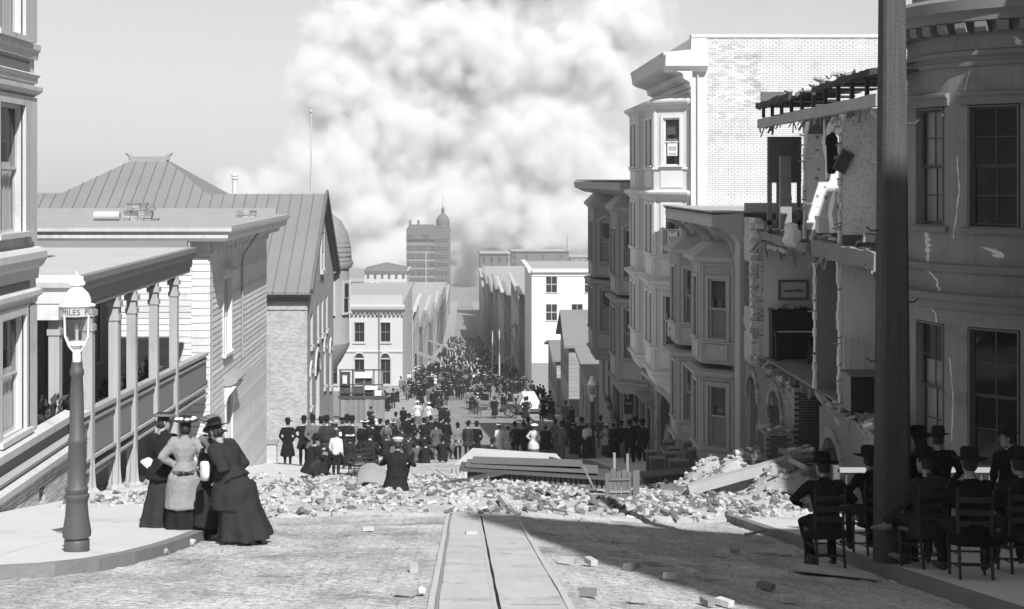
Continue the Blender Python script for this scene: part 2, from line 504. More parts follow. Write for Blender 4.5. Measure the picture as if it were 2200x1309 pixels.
def curtain_mesh(mb, u0, u1, z0, z1, d, amp=.02, waves=7):
    n = waves * 4
    top = [(u0 + (u1 - u0) * i / n, d + amp * math.sin(i * PI / 2 + .3), z1) for i in range(n + 1)]
    bot = [(u0 + (u1 - u0) * i / n, d + amp * 1.2 * math.sin(i * PI / 2 + .5), z0) for i in range(n + 1)]
    mb.add(top + bot, [(i, i + 1, n + 2 + i, n + 1 + i) for i in range(n)])

def window(fr, u0, u1, z0, z1, parent, trim, sashm, cols=1, rows=(1, 1), cas=.1, proud=.035, depth=.09, glass='glass', curtain=0., blind=0.,
           sill=.05, hood=None, lace=False, arch=False, sub=True, cur='curtain'):
    """sash window: casing, sashes, each pane, sill, curtain"""
    w = u1 - u0
    mb = MB(fr)
    if cas:
        mb.box(u0 - cas, u0, -.02, proud, z0, z1 + cas)
        mb.box(u1, u1 + cas, -.02, proud, z0, z1 + cas)
        mb.box(u0, u1, -.02, proud, z1, z1 + cas)
    mb.box(u0, u0 + .02, -depth - .05, -.021, z0, z1); mb.box(u1 - .02, u1, -depth - .05, -.021, z0, z1)
    mb.box(u0 + .02, u1 - .02, -depth - .05, -.021, z1 - .02, z1)
    win = mb.build('window', trim, parent)
    s = MB(fr)
    st = .045
    zm = (z0 + z1) / 2
    halves = ((z0, zm, depth - .0), (zm - .02, z1 - .02, depth - .035))
    panes = []
    for k, (a, b, dd) in enumerate(halves):
        d0, d1 = -dd - .03, -dd
        s.box(u0 + .02, u0 + .02 + st, d0, d1, a, b); s.box(u1 - .02 - st, u1 - .02, d0, d1, a, b)
        s.box(u0 + .02 + st, u1 - .02 - st, d0, d1, a, a + st); s.box(u0 + .02 + st, u1 - .02 - st, d0, d1, b - st, b)
        ia, ib, ja, jb = u0 + .02 + st, u1 - .02 - st, a + st, b - st
        nr = rows[k]
        for c in range(1, cols): s.box(ia + (ib - ia) * c / cols - .012, ia + (ib - ia) * c / cols + .012, d0 + .004, d1 - .004, ja, jb)
        for r_ in range(1, nr): s.box(ia, ib, d0 + .006, d1 - .006, ja + (jb - ja) * r_ / nr - .012, ja + (jb - ja) * r_ / nr + .012)
        for c in range(cols):
            for r_ in range(nr):
                panes.append((ia + (ib - ia) * c / cols, ia + (ib - ia) * (c + 1) / cols, (d0 + d1) / 2, ja + (jb - ja) * r_ / nr, ja + (jb - ja) * (r_ + 1) / nr))
    s.build('sash', sashm, win)
    for a, b, d, e, f in panes:
        q = MB(fr); q.box(a, b, d - .002, d + .002, e, f); q.build('pane', G(glass), win)
    if sill:
        q = MB(fr); q.box(u0 - cas - .03, u1 + cas + .03, -.02, proud + .07, z0 - sill, z0); q.build('sill', trim, win)
    if hood:
        q = MB(fr); q.prof([(0, z1 + cas + .01), (hood * .5, z1 + cas + .01), (hood, z1 + cas + .08), (hood, z1 + cas + .14), (0, z1 + cas + .2)], u0 - cas - .05, u1 + cas + .05); q.build('hood', trim, win)
    if curtain:
        q = MB(fr); curtain_mesh(q, u0 + .05, u1 - .05, z0 + .03, z0 + (z1 - z0) * curtain, -depth - .07); q.build('curtain', G(cur), win)
    if blind:
        q = MB(fr); q.box(u0 + .04, u1 - .04, -depth - .1, -depth - .09, z1 - (z1 - z0) * blind, z1 - .03); q.build('blind', G('blind'), win)
    return win

def cornice(fr, u0, u1, z, parts, parent, m, name='cornice', e0=0., e1=0.):
    """parts: profile of (d, z offset)"""
    mb = MB(fr); mb.prof([(d, z + dz) for d, dz in parts], u0, u1, 0, e0, e1)
    return mb.build(name, m, parent)

# ---------------------------------------------------------------- the setting: ground, road, track, pavements
XL, XR = -7.6, 8.2           # house fronts left and right
KL, KR = -3.4, KRX           # kerbs
def sheet(name, xs, ys, m, dz=0.0, bumpf=None, parent=None):
    mb = MB()
    vs = [(x, y, GXY(x, y) + dz + (bumpf(x, y) if bumpf else 0)) for y in ys for x in xs]
    n = len(xs)
    fs = [(j * n + i, j * n + i + 1, (j + 1) * n + i + 1, (j + 1) * n + i) for j in range(len(ys) - 1) for i in range(n - 1)]
    mb.add(vs, fs)
    o = mb.build(name, m, parent, smooth=bool(bumpf))
    return o
PY = [y for y, _ in PROFILE]
def frange(a, b, s):
    n = max(1, int(round((b - a) / s)))
    return [a + (b - a) * i / n for i in range(n + 1)]
ground = sheet('ground', [-5000, -600, -60, 60, 600, 5000], PY, G('soil'), -.6)
ground['kind'] = 'structure'
def roadbump(x, y):
    v = noise.noise(Vector((x * 1.1, y * .8, 0))) * .018 + noise.noise(Vector((x * 5, y * 4, 3))) * .018
    v += noise.noise(Vector((x * 11, y * 9, 7))) * .012
    e = min(1.0, max(0.0, (abs(x - .32) - .62) / .3))
    return v * e - .012 * e
road = sheet('road', frange(-14, -8, 1.5)[:-1] + frange(-8, KR, .11) + [9.0], frange(-10, 8, 2)[:-1] + frange(8, 27, .12)[:-1] + frange(27, 68, 2), G('road'), -.002, roadbump)
road['kind'] = 'structure'
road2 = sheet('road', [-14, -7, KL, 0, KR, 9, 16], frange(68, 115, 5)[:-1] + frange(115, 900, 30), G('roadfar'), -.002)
road2['kind'] = 'structure'

def kerb_walk(name, edge, back, z=.12, wm='walk'):
    """pavement slab: edge = plan line along the kerb, back = x of the house line"""
    mb = MB()
    n = len(edge)
    vs = []
    for x, y in edge:
        g = GXY(x, y)
        inner = x + (.16 if back > x else -.16)
        vs += [(x, y, g - .1), (x, y, g + z), (inner, y, g + z + .002), (inner, y, g + z - .004), (back, y, g + z - .004)]
    fs, ms = [], []
    for i in range(n - 1):
        a, b = i * 5, (i + 1) * 5
        fs += [(a, b, b + 1, a + 1), (a + 1, b + 1, b + 2, a + 2)]; ms += [1, 1]
        fs += [(a + 3, b + 3, b + 4, a + 4)]; ms += [0]
    mb.add(vs, fs)
    mb.m = ms
    o = mb.build(name, [G(wm), G('kerb')])
    o['kind'] = 'structure'
    return o
corner = [(-4.9, 13.4), (-4.45, 13.5), (-4.05, 13.75), (-3.75, 14.25), (-3.55, 15.0), (-3.44, 16.0)] + [(KL, y) for y in frange(17.2, 64, 3)]
kerb_walk('sidewalk_left', corner, -11)
mb = MB(); vs = []
for x in (-14, -9, -4.9):
    yk = 13.4 + (-4.9 - x) * .02
    vs += [(x, yk, GZ(yk) - .1), (x, yk, GZ(yk) + .119), (x, yk + .16, GZ(yk + .16) + .119), (x, 30, GZ(30) + .113)]
mb.add(vs, [(a, a + 4, a + 5, a + 1) for a in (0, 4)] + [(a + 1, a + 5, a + 6, a + 2) for a in (0, 4)] + [(a + 2, a + 6, a + 7, a + 3) for a in (0, 4)])
mb.m = [1, 1, 1, 1, 0, 0]
o = mb.build('sidewalk_left', [G('walk'), G('kerb')]); o['kind'] = 'structure'
kerb_walk('sidewalk_right', [(KR + noise.noise(Vector((0, y * .7, 5))) * .03, y) for y in frange(-8, 64, 1.5)], 12)
for nm, xk, xb in (('sidewalk_left', KL, -9), ('sidewalk_right', KR, 10)):
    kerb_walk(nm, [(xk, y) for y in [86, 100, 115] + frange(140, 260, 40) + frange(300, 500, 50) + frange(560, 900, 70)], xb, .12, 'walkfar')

# cable-car track: slot, two rails and the paving between them
track = MB()
SX = .285
ys = [-6, 0, 6] + frange(8, 30, .45) + frange(34, 68, 6)
def strip(mb, x0, x1, dz, m, jit=.012):
    vs = []
    for y in ys:
        w = noise.noise(Vector((x0 * 3, y * .9, 2))) * jit; w2 = noise.noise(Vector((x1 * 3 + 7, y * .9, 2))) * jit if jit > .02 else w
        vs += [(x0 + w, y, GZ(y) + dz), (x1 + w2, y, GZ(y) + dz)]
    mb.add(vs, [(2 * i, 2 * i + 1, 2 * i + 3, 2 * i + 2) for i in range(len(ys) - 1)], m)
trk = thing('cable_track', 'cable car track with dark slot and two rails down the middle of the street', 'track', (SX, 14, GZ(14)))
trk['kind'] = 'structure'
for a, b in ((-.2, SX - .013), (SX + .013, .83)):
    q = MB(); strip(q, a, b, .014, 0); q.build('paving_strip', G('track'), trk)
for a, b in ((SX - .05, SX - .014), (SX + .014, SX + .05)):
    q = MB(); strip(q, a, b, .017, 0); q.build('slot_rail', mat('slotrail', .45, .6, .2, 2., .1, 30., .4), trk)
q = MB(); strip(q, SX - .015, SX + .015, .004, 0); q.build('slot', G('dark'), trk)
for x in (-.265, .865):
    q = MB(); strip(q, x - .028, x + .028, .02, 0); q.build('rail', G('steel'), trk)
    g_ = .045 if x < 0 else -.045
    q = MB(); strip(q, x + g_ - .012, x + g_ + .012, .012, 0); q.build('groove', mat('groove', .25, .9, .2), trk)
for yj in (11.3, 16.5, 21.5):
    q = MB(); q.box(SX + .09, .79, yj, yj + .012, GZ(yj) + .012, GZ(yj) + .0165); q.build('joint', G('kerb'), trk)

# ---------------------------------------------------------------- brickwork laid brick by brick
def brick_mesh(m, L_=.2, H_=.058, D_=.1):
    k = ('brick', m.name, L_, H_)
    if k not in UNIT:
        mb = MB(); mb.box(-L_ / 2, L_ / 2, -D_, 0, 0, H_)
        UNIT[k] = mb.mesh('brick', m)
    return UNIT[k]
def lay_bricks(fr, u0, u1, z0, z1, m, mortar, parent, keep=lambda u, z: True, limit=300, bl=.21, bh=.068, thick=.3, near=None, backing=True, rough=.006, stuff_name='brickwork', bfr=None, solid=None):
    """courses of real bricks over a recessed mortar bed; the LIMIT bricks nearest the camera are pieces, the rest one mesh"""
    cells = []
    rows = int((z1 - z0) / bh)
    for r_ in range(rows):
        z = z0 + r_ * bh
        off = (r_ % 2) * bl / 2
        n = int((u1 - u0) / bl) + 1
        for i in range(-1, n + 1):
            c = u0 + off + (i + .5) * bl
            if c - bl / 2 < u0 - .01 or c + bl / 2 > u1 + .01: continue
            if not keep(c, z + bh / 2): continue
            p = fr((c, 0, z))
            cells.append(((p - (near or cam.location)).length, c, z))
    cells.sort()
    me = brick_mesh(m, bl - .012, bh - .011)
    rnd = random.Random(len(cells))
    for d, c, z in cells[:limit]:
        o = piece('brick', me, fr.mat((c, rnd.uniform(0, rough), z)), parent)
    if len(cells) > limit:
        mb = MB(fr)
        for d, c, z in cells[limit:]:
            e = rnd.uniform(0, rough)
            mb.box(c - bl / 2 + .006, c + bl / 2 - .006, -.05, e, z, z + bh - .011)
        o = mb.build(stuff_name, m, parent)
        o['kind'] = 'stuff'
    if backing:
        q = MB(fr)
        for a in frange(u0, u1, .35)[:-1]:
            b = a + (u1 - u0) / max(1, int(round((u1 - u0) / .35)))
            run = None
            for z in frange(z0, z1, bh * 2)[:-1]:
                k = keep((a + b) / 2, z + bh)
                if k and run is None: run = z
                if not k and run is not None: q.box(a, b, -thick, -.008, run, z); run = None
            if run is not None: q.box(a, b, -thick, -.008, run, z1)
        q.build('mortar_bed', mortar, parent)

# ---------------------------------------------------------------- LEFT 1: corner house with moulded belts
hA = thing('corner_house', 'pale corner house with moulded belts and tall sash windows at the left edge', 'house', (-9.5, 20.5, GZ(20.5)))
fA = facing_street_left(XL)
tA = mat('paint_corner', .52, .7, .16, .9, .15, 20., streak=.25, dirt=.35, dirtc=.45)
tA2 = mat('paint_corner_shade', .16, .6, .12, .9, .1, 20., streak=.12)  # dark tone stands for the shade under the belts and ledge
wA = [(22.6, 23.9, .55, 2.72), (22.7, 23.95, -2.85, -.88), (22.6, 23.9, 3.9, 6.3), (19.2, 20.6, .55, 2.72), (19.2, 20.6, -2.85, -.88), (19.2, 20.6, 3.9, 6.3)]
wall('wall', fA, 16.6, 24.55, -3.7, 8.5, wA, tA, hA, .3)
q = MB(); q.box(-16, XL - .3, 16.6, 16.9, -3.7, 8.5); q.box(-16, XL - .3, 24.25, 24.55, -3.7, 8.5); q.box(-16, -15.7, 16.9, 24.25, -3.7, 8.5); q.build('side_wall', tA, hA)
q = MB(); q.box(-16.4, XL + .5, 16.2, 24.85, 8.5, 8.9); q.build('roof', G('tar'), hA)
for u0, u1, z0, z1 in wA:
    window(fA, u0, u1, z0, z1, hA, tA, tA, cas=.16, proud=.06, depth=.13, glass='glass', curtain=.55 if z0 < 3 else .8, blind=.3, sill=.09)
B_ = lambda z, pr, nm='belt_course', m=tA, u1=24.55, u0=16.6: (lambda q: (q.prof([(d, z + e) for d, e in pr], u0, u1 + .0, 0, 0, 1.0), q.build(nm, m, hA)))(MB(fA))
B_(3.55, [(0.002, 0), (.05, 0), (.06, .12), (.09, .17), (.09, .27), (0.002, .3)])
B_(3.12, [(0.002, 0), (.05, .03), (.05, .1), (.09, .16), (0.002, .2)])
B_(2.9, [(0.002, -.0), (.06, .04), (.12, .1), (.12, .17), (0.002, .2)], 'cornice')
B_(-.02, [(0.002, -.28), (.06, -.28), (.07, -.1), (.13, -.04), (.18, .08), (.18, .2), (.12, .26), (0.002, .3)], 'cornice')
B_(-.72, [(0.002, 0), (.04, 0), (.05, .08), (.12, .14), (.12, .22), (0.002, .26)], 'cornice')
for z0, z1 in ((3.32, 3.5), (-.45, -.33)):
    q = MB(fA); q.box(16.8, 24.25, .002, .02, z0, z1); q.build('panel', tA2, hA)
for a in (16.62, 21.75, 24.05):
    for z0, z1 in ((-2.95, -.75), (.35, 2.88), (3.86, 8.3)):
        q = MB(fA); q.box(a, a + .48, .002, .06, z0, z1); q.build('pilaster', tA, hA)
q = MB(fA); q.prof([(.0, -3.2), (.16, -3.16), (.18, -3.02), (.1, -2.97), (0, -2.95)], 16.6, 26.45); q.build('ledge', tA, hA)
q = MB(fA); q.box(16.6, 26.45, -.2, .07, -3.42, -3.2); q.build('panel', tA2, hA)
q = MB(fA); q.prof([(0, -3.52), (.2, -3.5), (.24, -3.42), (0, -3.38)], 16.6, 26.4); q.build('ledge', G('trim_grey'), hA)
q = MB(fA); q.prof([(0, -3.74), (.26, -3.72), (.28, -3.6), (.2, -3.53), (0, -3.52)], 16.6, 26.4); q.build('ledge', tA, hA)
fAb = facing_street_left(XL + .16)
lay_bricks(fAb, 21.6, 26.4, -5.0, -3.74, mat('brick_corner', .4, .92, .25, 5., .4, 30., rand=.25), mat('mortar_corner', .36, .95, .2, 4., .3, 30.), hA,
           keep=lambda u, z: z > GZ(u) + .0 and not (24.2 < u < 24.75 and -4.25 < z < -3.95), limit=300)
q = MB(fAb); q.box(24.2, 24.75, -.2, -.12, -4.25, -3.95); q.build('vent', G('dark'), hA)
q = MB(fAb); q.box(16.6, 21.6, -.4, -.01, -5.0, -3.74); q.build('foundation', G('mid'), hA)

# ---------------------------------------------------------------- LEFT 2: low flat-roofed house with a long porch
hB = thing('porch_house', 'low flat-roofed house with a long post-lined porch running downhill', 'house', (-9.5, 33, GZ(33)))
tB = mat('paint_porch', .36, .7, .16, .9, .15, 20., streak=.25, dirt=.35, dirtc=.45)
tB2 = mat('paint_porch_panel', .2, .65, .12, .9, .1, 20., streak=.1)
q = MB(); q.box(-14, -7.44, 27.0, 38.3, -.56, -.43); q.build('roof', mat('porch_roof', .42, .9, .16, 1.2, .3, 10.), hB)
q = MB(); q.box(-13.8, -7.6, 38.1, 38.28, -.43, -.25); q.build('parapet', tB2, hB)
fB = facing_street_left(-7.5)
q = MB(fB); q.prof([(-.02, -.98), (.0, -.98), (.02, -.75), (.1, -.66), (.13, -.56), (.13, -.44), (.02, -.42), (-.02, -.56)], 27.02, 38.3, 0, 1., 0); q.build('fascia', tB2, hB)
fB2 = facing_camera(27.02)
q = MB(fB2); q.prof([(-.02, -.98), (.0, -.98), (.02, -.75), (.1, -.66), (.13, -.56), (.13, -.44), (.02, -.42), (-.02, -.56)], -14, -7.5, 0, 0, 1.); q.build('fascia', G('white'), hB)
q = MB(fB2); q.box(-14, -7.9, -.2, -.02, -1.3, -.99); q.build('beam', G('white'), hB)
q = MB(fB); q.box(27.2, 38.2, -.22, -.03, -1.12, -.985); q.build('beam', tB2, hB)
q = MB(); q.box(-9.95, -9.75, 27.2, 39.5, -4.45, -.56); q.box(-14, -9.95, 39.3, 39.5, -4.4, -.56); q.build('wall', G('dkgrey2'), hB)  # near-black tone puts the porch shade into the wall colour
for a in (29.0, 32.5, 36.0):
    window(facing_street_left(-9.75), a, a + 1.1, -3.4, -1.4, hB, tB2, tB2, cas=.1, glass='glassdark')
q = MB(); q.box(-9.75, -7.55, 26.5, 40.9, -4.62, -4.46); q.build('deck', G('wood'), hB)
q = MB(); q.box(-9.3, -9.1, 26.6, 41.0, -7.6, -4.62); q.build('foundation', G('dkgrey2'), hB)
posts = [(-8.05, 27.35, 0), (XL, 28.1, 1), (XL, 30.2, 1), (XL, 31.8, 1), (XL, 34.05, 1), (XL, 36.4, 1)]
for x, y, g in posts:
    zb = GZ(y) + .1 if g else -4.46
    q = MB()
    q.box(x - .105, x + .105, y - .105, y + .105, zb, -1.12)
    q.box(x - .15, x + .15, y - .15, y + .15, -1.32, -1.2)
    q.box(x - .13, x + .13, y - .13, y + .13, -1.62, -1.5)
    p_ = q.build('post', tB, hB)
    if g:
        q = MB(); q.lathe([(.24, 0), (.24, .1), (.16, .18), (.13, .5), (.11, .9)], 4, (x, y, zb - .02)); q.build('post_foot', tB, hB)
ptop = lambda y: -3.14 - .034 * (y - 26.3)
stops = [26.5, 28.0, 30.1, 31.7, 33.95, 36.3, 40.9]
for a, b in zip(stops, stops[1:]):
    a += .12; b -= .1
    q = MB(); q.bar((XL, a, ptop(a) - .05), (XL, b, ptop(b) - .05), .2, .09); q.build('handrail', G('white') if a < 27 else tB, hB)
    q = MB(); q.add([(XL - .03, a, ptop(a) - .95), (XL - .03, b, ptop(b) - .95), (XL - .03, b, ptop(b) - .1), (XL - .03, a, ptop(a) - .1),
                     (XL + .03, a, ptop(a) - .95), (XL + .03, b, ptop(b) - .95), (XL + .03, b, ptop(b) - .1), (XL + .03, a, ptop(a) - .1)], BOXF); q.build('panel', tB2, hB)
    for dz, w in ((.22, .1), (1.0, .16), (1.22, .12)):
        q = MB(); q.bar((XL + .02, a, ptop(a) - dz), (XL + .02, b, ptop(b) - dz), w, .06); q.build('rail', tB, hB)
q = MB()
for a in (27.2, 29.3, 31.0):
    q.box(-8.4, -8.3, a, a + 1.6, GZ(a + 1) - .3, -4.62)
q.build('skirt_board', tB2, hB)
sl = thing('cellar_hatch', 'pale sloping cellar hatch leaning against the porch foot', 'hatch', (-6.9, 33, GZ(33)))
q = MB(); q.bar((-7.45, 33.2, GZ(33) + .75), (-6.75, 33.0, GZ(33) + .2), 1.1, .07); q.build('board', G('white'), sl)
q = MB(); q.box(-7.4, -6.72, 32.5, 32.58, GZ(33) - .1, GZ(33) + .3); q.box(-7.4, -6.72, 33.5, 33.58, GZ(33) - .1, GZ(33) + .3); q.build('frame', G('pale'), sl)

def leaf_bush(mb, c, r, n, rnd, ll=.22, up=.4):
    for i in range(n):
        a = rnd.uniform(0, 2 * PI); e = rnd.uniform(-.3, 1.2)
        d = Vector((math.cos(a) * math.cos(e), math.sin(a) * math.cos(e), math.sin(e)))
        p = Vector(c) + Vector((d.x * r, d.y * r, d.z * r * 1.3)) * rnd.uniform(.25, 1)
        t = (d + Vector((rnd.uniform(-.5, .5), rnd.uniform(-.5, .5), rnd.uniform(-.6, up)))).normalized()
        s = t.cross(Vector((rnd.uniform(-1, 1), rnd.uniform(-1, 1), .6))).normalized()
        l = ll * rnd.uniform(.6, 1.2)
        mb.add([p, p + t * l * .5 + s * l * .22, p + t * l, p + t * l * .5 - s * l * .22], [(0, 1, 2, 3)])
def potted(loc, r, label, seed):
    rnd = random.Random(seed)
    t = thing('potted_plant', label, 'plant', loc, 'plants on the porch', static=False)
    q = MB(); q.lathe([(.12, 0), (.17, .28), (.19, .28), (.19, .33), (.15, .33)], 12); q.build('pot', G('mid'), t)
    q = MB(); leaf_bush(q, (0, 0, .33 + r), r, 320, rnd); q.build('foliage', G('leaf'), t)
    q = MB()
    for k in range(5): q.tube([(0, 0, .3), (rnd.uniform(-.1, .1), rnd.uniform(-.1, .1), .3 + r)], [.012, .006], 5)
    q.build('stem', G('wooddark'), t)
potted((-8.0, 26.75, -4.46), .6, 'tall leafy potted plant at the near end of the porch', 3)
potted((-8.1, 35.1, -4.46), .42, 'small potted plant behind the porch rail near its far end', 5)
potted((-8.1, 32.6, -4.46), .4, 'small potted plant behind the porch rail midway along it', 8)

# ---------------------------------------------------------------- LEFT 3: white clapboard house
hC = thing('clapboard_house', 'white clapboard house with bracketed cornice, quoins and broken chimney', 'house', (-12, 47, GZ(47)))
YC0, YC1, ZC = 41.3, 53.4, -.86
fC = facing_street_left(XL); fC2 = facing_camera(YC0)
clap = G('clap'); wc = G('white')
hole_w = (43.75, 45.15, -4.1, -1.72)
hole_d = (44.2, 45.35, -8.3, -5.25)
wall('wall', fC, YC0, YC1, -10.2, ZC, [hole_w, hole_d], G('pale'), hC, .25, -.03)
wall('wall', fC2, -20, XL, -9, ZC, [], G('pale'), hC, .25, -.03)
q = MB(); q.box(-20, XL - .3, YC1 - .3, YC1, -10.5, ZC); q.box(-20, -19.7, YC0, YC1, -10.5, ZC); q.build('back_wall', G('pale'), hC)
z0 = -10.2 + .0
bh = .183
n = int((ZC - .02 - z0) / bh)
boards(fC, YC0 + .02, YC1, ZC - n * bh, ZC, bh, [(hole_w[0] - .1, hole_w[1] + .1, hole_w[2] - .05, hole_w[3] + .1), (hole_d[0] - .12, hole_d[1] + .12, hole_d[2], hole_d[3] + .12)], clap, hC)
boards(fC2, -14.0, XL - .5, ZC - 36 * bh, ZC, bh, [], clap, hC)
qm = MB(); qm.add([(0, 0, 0), (.5, 0, 0), (.5, .045, .012), (0, .045, .012), (0, 0, .215), (.5, 0, .215), (.5, .045, .203), (0, .045, .203)], BOXF)
qme = qm.mesh('quoin', wc)
for i in range(38):
    piece('quoin', qme, fC2.mat((XL - .5, 0, ZC - (i + 1) * .22)), hC)
    piece('quoin', qme, fC.mat((YC0 + .0, .002, ZC - (i + 1) * .22), .9), hC)
window(fC, *hole_w, hC, wc, wc, cas=.14, proud=.06, depth=.1, curtain=.75, sill=.08, hood=.34, glass='glass')
for uu in (hole_w[0] + .42, hole_w[1] - .42):
    q = MB(fC); q.box(uu - .05, uu + .05, -.12, -.05, hole_w[2], hole_w[3]); q.build('mullion', wc, hC)
door = MB(fC); door.box(hole_d[0], hole_d[1], -.2, -.15, hole_d[2] - .3, hole_d[3]); door = door.build('door', G('dkgrey'), hC)
for zz in (-7.9, -6.9, -5.9):
    q = MB(fC); q.box(hole_d[0] + .15, hole_d[1] - .15, -.15, -.13, zz, zz + .7); q.build('panel', G('dkgrey2'), door)
q = MB(fC); q.lathe([(.0, 0), (.03, .02), (.03, .05), (0, .07)], 8, (hole_d[1] - .12, -.12, -6.6)); q.build('handle', G('steel'), door)
q = MB(fC); q.box(hole_d[0] - .14, hole_d[0], -.02, .06, -8.6, hole_d[3] + .1); q.box(hole_d[1], hole_d[1] + .14, -.02, .06, -8.6, hole_d[3] + .1); q.build('door_frame', wc, hC)
q = MB(fC); q.prof([(0, -5.12), (.25, -5.1), (.42, -5.0), (.46, -4.92), (.4, -4.86), (0, -4.74)], hole_d[0] - .28, hole_d[1] + .28); q.build('hood', G('mid'), hC)
for uu in (hole_d[0] - .22, hole_d[1] + .1):
    q = MB(fC); q.prof([(0.001, -5.7), (.06, -5.7), (.14, -5.45), (.4, -5.12), (0.001, -5.12)], uu, uu + .12); q.build('bracket', wc, hC)
# cornice, frieze, brackets
zt = .02
for fr, a, b, e0, e1 in ((fC, YC0, YC1, 1., 1.), (fC2, -20, XL, 0., 1.)):
    q = MB(fr); q.prof([(-.02, ZC + .0), (.07, ZC), (.07, ZC + .1), (.03, ZC + .12), (.03, zt - .42), (-.02, zt - .42)], a, b, 0, e0, e1); q.build('frieze', wc, hC)
    q = MB(fr); q.prof([(-.02, zt - .42), (.62, zt - .4), (.7, zt - .3), (.72, zt - .16), (.82, zt - .1), (.84, zt), (-.02, zt)], a, b, 0, e0, e1); q.build('cornice', wc, hC)
bm_ = MB(); bm_.prof([(.0, 0), (.05, -.02), (.12, .1), (.16, .2), (.5, .28), (.56, .42), (0, .42)], 0, .16)
bme = bm_.mesh('bracket', wc)
for k in range(15): piece('bracket', bme, fC.mat((YC0 + .35 + k * .8, .035, zt - .835)), hC)
for x in (-8.2, -8.55, -12.6, -12.95): piece('bracket', bme, fC2.mat((x, .035, zt - .835)), hC)
q = MB(); q.box(-20.5, XL + .82, YC0 - .82, YC1 + .8, zt + .003, zt + .05); q.build('roof', G('tar'), hC)
q = MB(); q.box(-20.5, XL + .3, YC1 + .55, YC1 + .75, zt + .05, zt + .3); q.build('parapet', G('mid'), hC)
q = MB(fC); q.tube([(47.25, .6, zt - .4), (47.2, .12, -1.1), (47.2, .07, -1.4), (47.2, .07, -4.6)], .035, 8); q.build('downpipe', G('mid'), hC)
q = MB(); q.box(XL - .6, XL - .2, YC1 + .6, YC1 + 1.3, -12, -5); q.build('fence_post', G('pale'), hC)

def roof_brick_pile(label, boxes, seed, name='fallen_chimney', mats=('rubbledk', 'rubble')):
    """a ragged stub of coursed brick with loose ones round it"""
    rnd = random.Random(seed)
    (x0, x1), (y0, y1), (z0, z1) = boxes
    t = thing(name, label, 'rubble', ((x0 + x1) / 2, (y0 + y1) / 2, z0))
    me = brick_mesh(G(mats[0]), .22, .075, .11)
    for r_ in range(int((z1 - z0) / .085)):
        frac = r_ * .085 / (z1 - z0)
        x = x0 + frac * .25 * (x1 - x0) * rnd.random()
        while x < x1 - frac * (x1 - x0) * .35 * rnd.random():
            for yy in (y0, y0 + .13):
                piece('brick', me, Matrix.Translation((x + .11, yy + .11 + rnd.uniform(-.02, .02), z0 + r_ * .085)) @ Matrix.Rotation(rnd.uniform(-.12, .12), 4, 'Z'), t)
            x += .235
    return t
zr = zt + .052
roof_brick_pile('broken chimney stub of pale brick standing on the clapboard roof', ((-11.3, -10.35), (46.0, 46.4), (zr, zr + .62)), 4)
roof_brick_pile('heap of chimney brick at the front corner of the clapboard roof', ((-8.2, -7.6), (50.0, 50.5), (zr, zr + .3)), 6)
q = MB(); q.tube([(-12.25, 46, zr + .16), (-11.4, 46, zr + .16)], .15, 14); o = q.build('flue_pipe', G('pale'), None, 40)
tag(recentre(o), 'pale flue pipe lying on its side on the clapboard roof', 'pipe')

# ---------------------------------------------------------------- LEFT 4: brick hall with standing-seam roof and turret
hD = thing('brick_hall', 'big brick hall with ribbed metal hip roof, gable and domed turret', 'hall', (-14, 74, GZ(74)))
bk1 = brickmat('brick_hall_front', .33, .42, plane='xz', blot=.22); bk2 = brickmat('brick_hall_side', .3, .38, plane='yz', blot=.22)
YD0, YD1 = 67.4, 81.0
fD = facing_street_left(XL); fD2 = facing_camera(YD0)
wall('wall', fD2, -27, XL, -13.5, -3.95, [], bk1, hD, .4)
dw = [(71.0, 73.2, -12.0, -8.6), (68.6, 69.6, -9.9, -8.3), (75.4, 76.6, -9.9, -7.9), (68.9, 70.0, -6.9, -5.3), (72.0, 73.0, -6.9, -5.0), (74.2, 75.2, -6.9, -5.0), (76.6, 77.6, -6.9, -5.0), (78.6, 79.8, -10.4, -8.4)]
wall('wall', fD, YD0 + .4, YD1, -15.5, -3.95, dw, bk2, hD, .4)
for i, h in enumerate(dw):
    if i < 3 or i == 7:
        # round arched opening: arch head above the square opening
        q = MB(fD); c = ((h[0] + h[1]) / 2, h[3]); r_ = (h[1] - h[0]) / 2
        pts = [(c[0] + math.cos(a) * r_, c[1] + math.sin(a) * r_) for a in frange(0, PI, PI / 10)]
        n = len(pts)
        q.add([(u, .03, z) for u, z in pts] + [(u, -.1, z) for u, z in pts], [tuple(range(n))] + [(k, k + 1, n + k + 1, n + k) for k in range(n - 1)]); q.build('arch_light', G('glassdark'), hD)
        q = MB(fD)
        for k in range(n - 1):
            a0, a1 = PI * k / (n - 1), PI * (k + 1) / (n - 1)
            P = lambda a, rr, d: (c[0] + math.cos(a) * rr, d, c[1] + math.sin(a) * rr)
            q.add([P(a0, r_, .0), P(a1, r_, .0), P(a1, r_ + .22, .0), P(a0, r_ + .22, .0), P(a0, r_, .08), P(a1, r_, .08), P(a1, r_ + .22, .08), P(a0, r_ + .22, .08)], BOXF)
        q.build('arch', G('pale'), hD)
    window(fD, *h, hD, G('pale'), G('mid'), cas=.0, depth=.2, glass='glassdark', sill=.18)
q = MB(fD); q.add([(YD0, 0, -3.94), (YD1, 0, -3.94), ((YD0 + YD1) / 2, 0, .42), (YD0, -.4, -3.94), (YD1, -.4, -3.94), ((YD0 + YD1) / 2, -.4, .42)], [(0, 1, 2), (3, 5, 4), (0, 2, 5, 3), (1, 4, 5, 2), (0, 3, 4, 1)]); q.build('gable', bk2, hD)
window(fD, 73.6, 74.8, -3.4, -1.4, hD, G('pale'), G('mid'), cas=.12, proud=.1, depth=-.03, glass='glassdark', sill=.2)
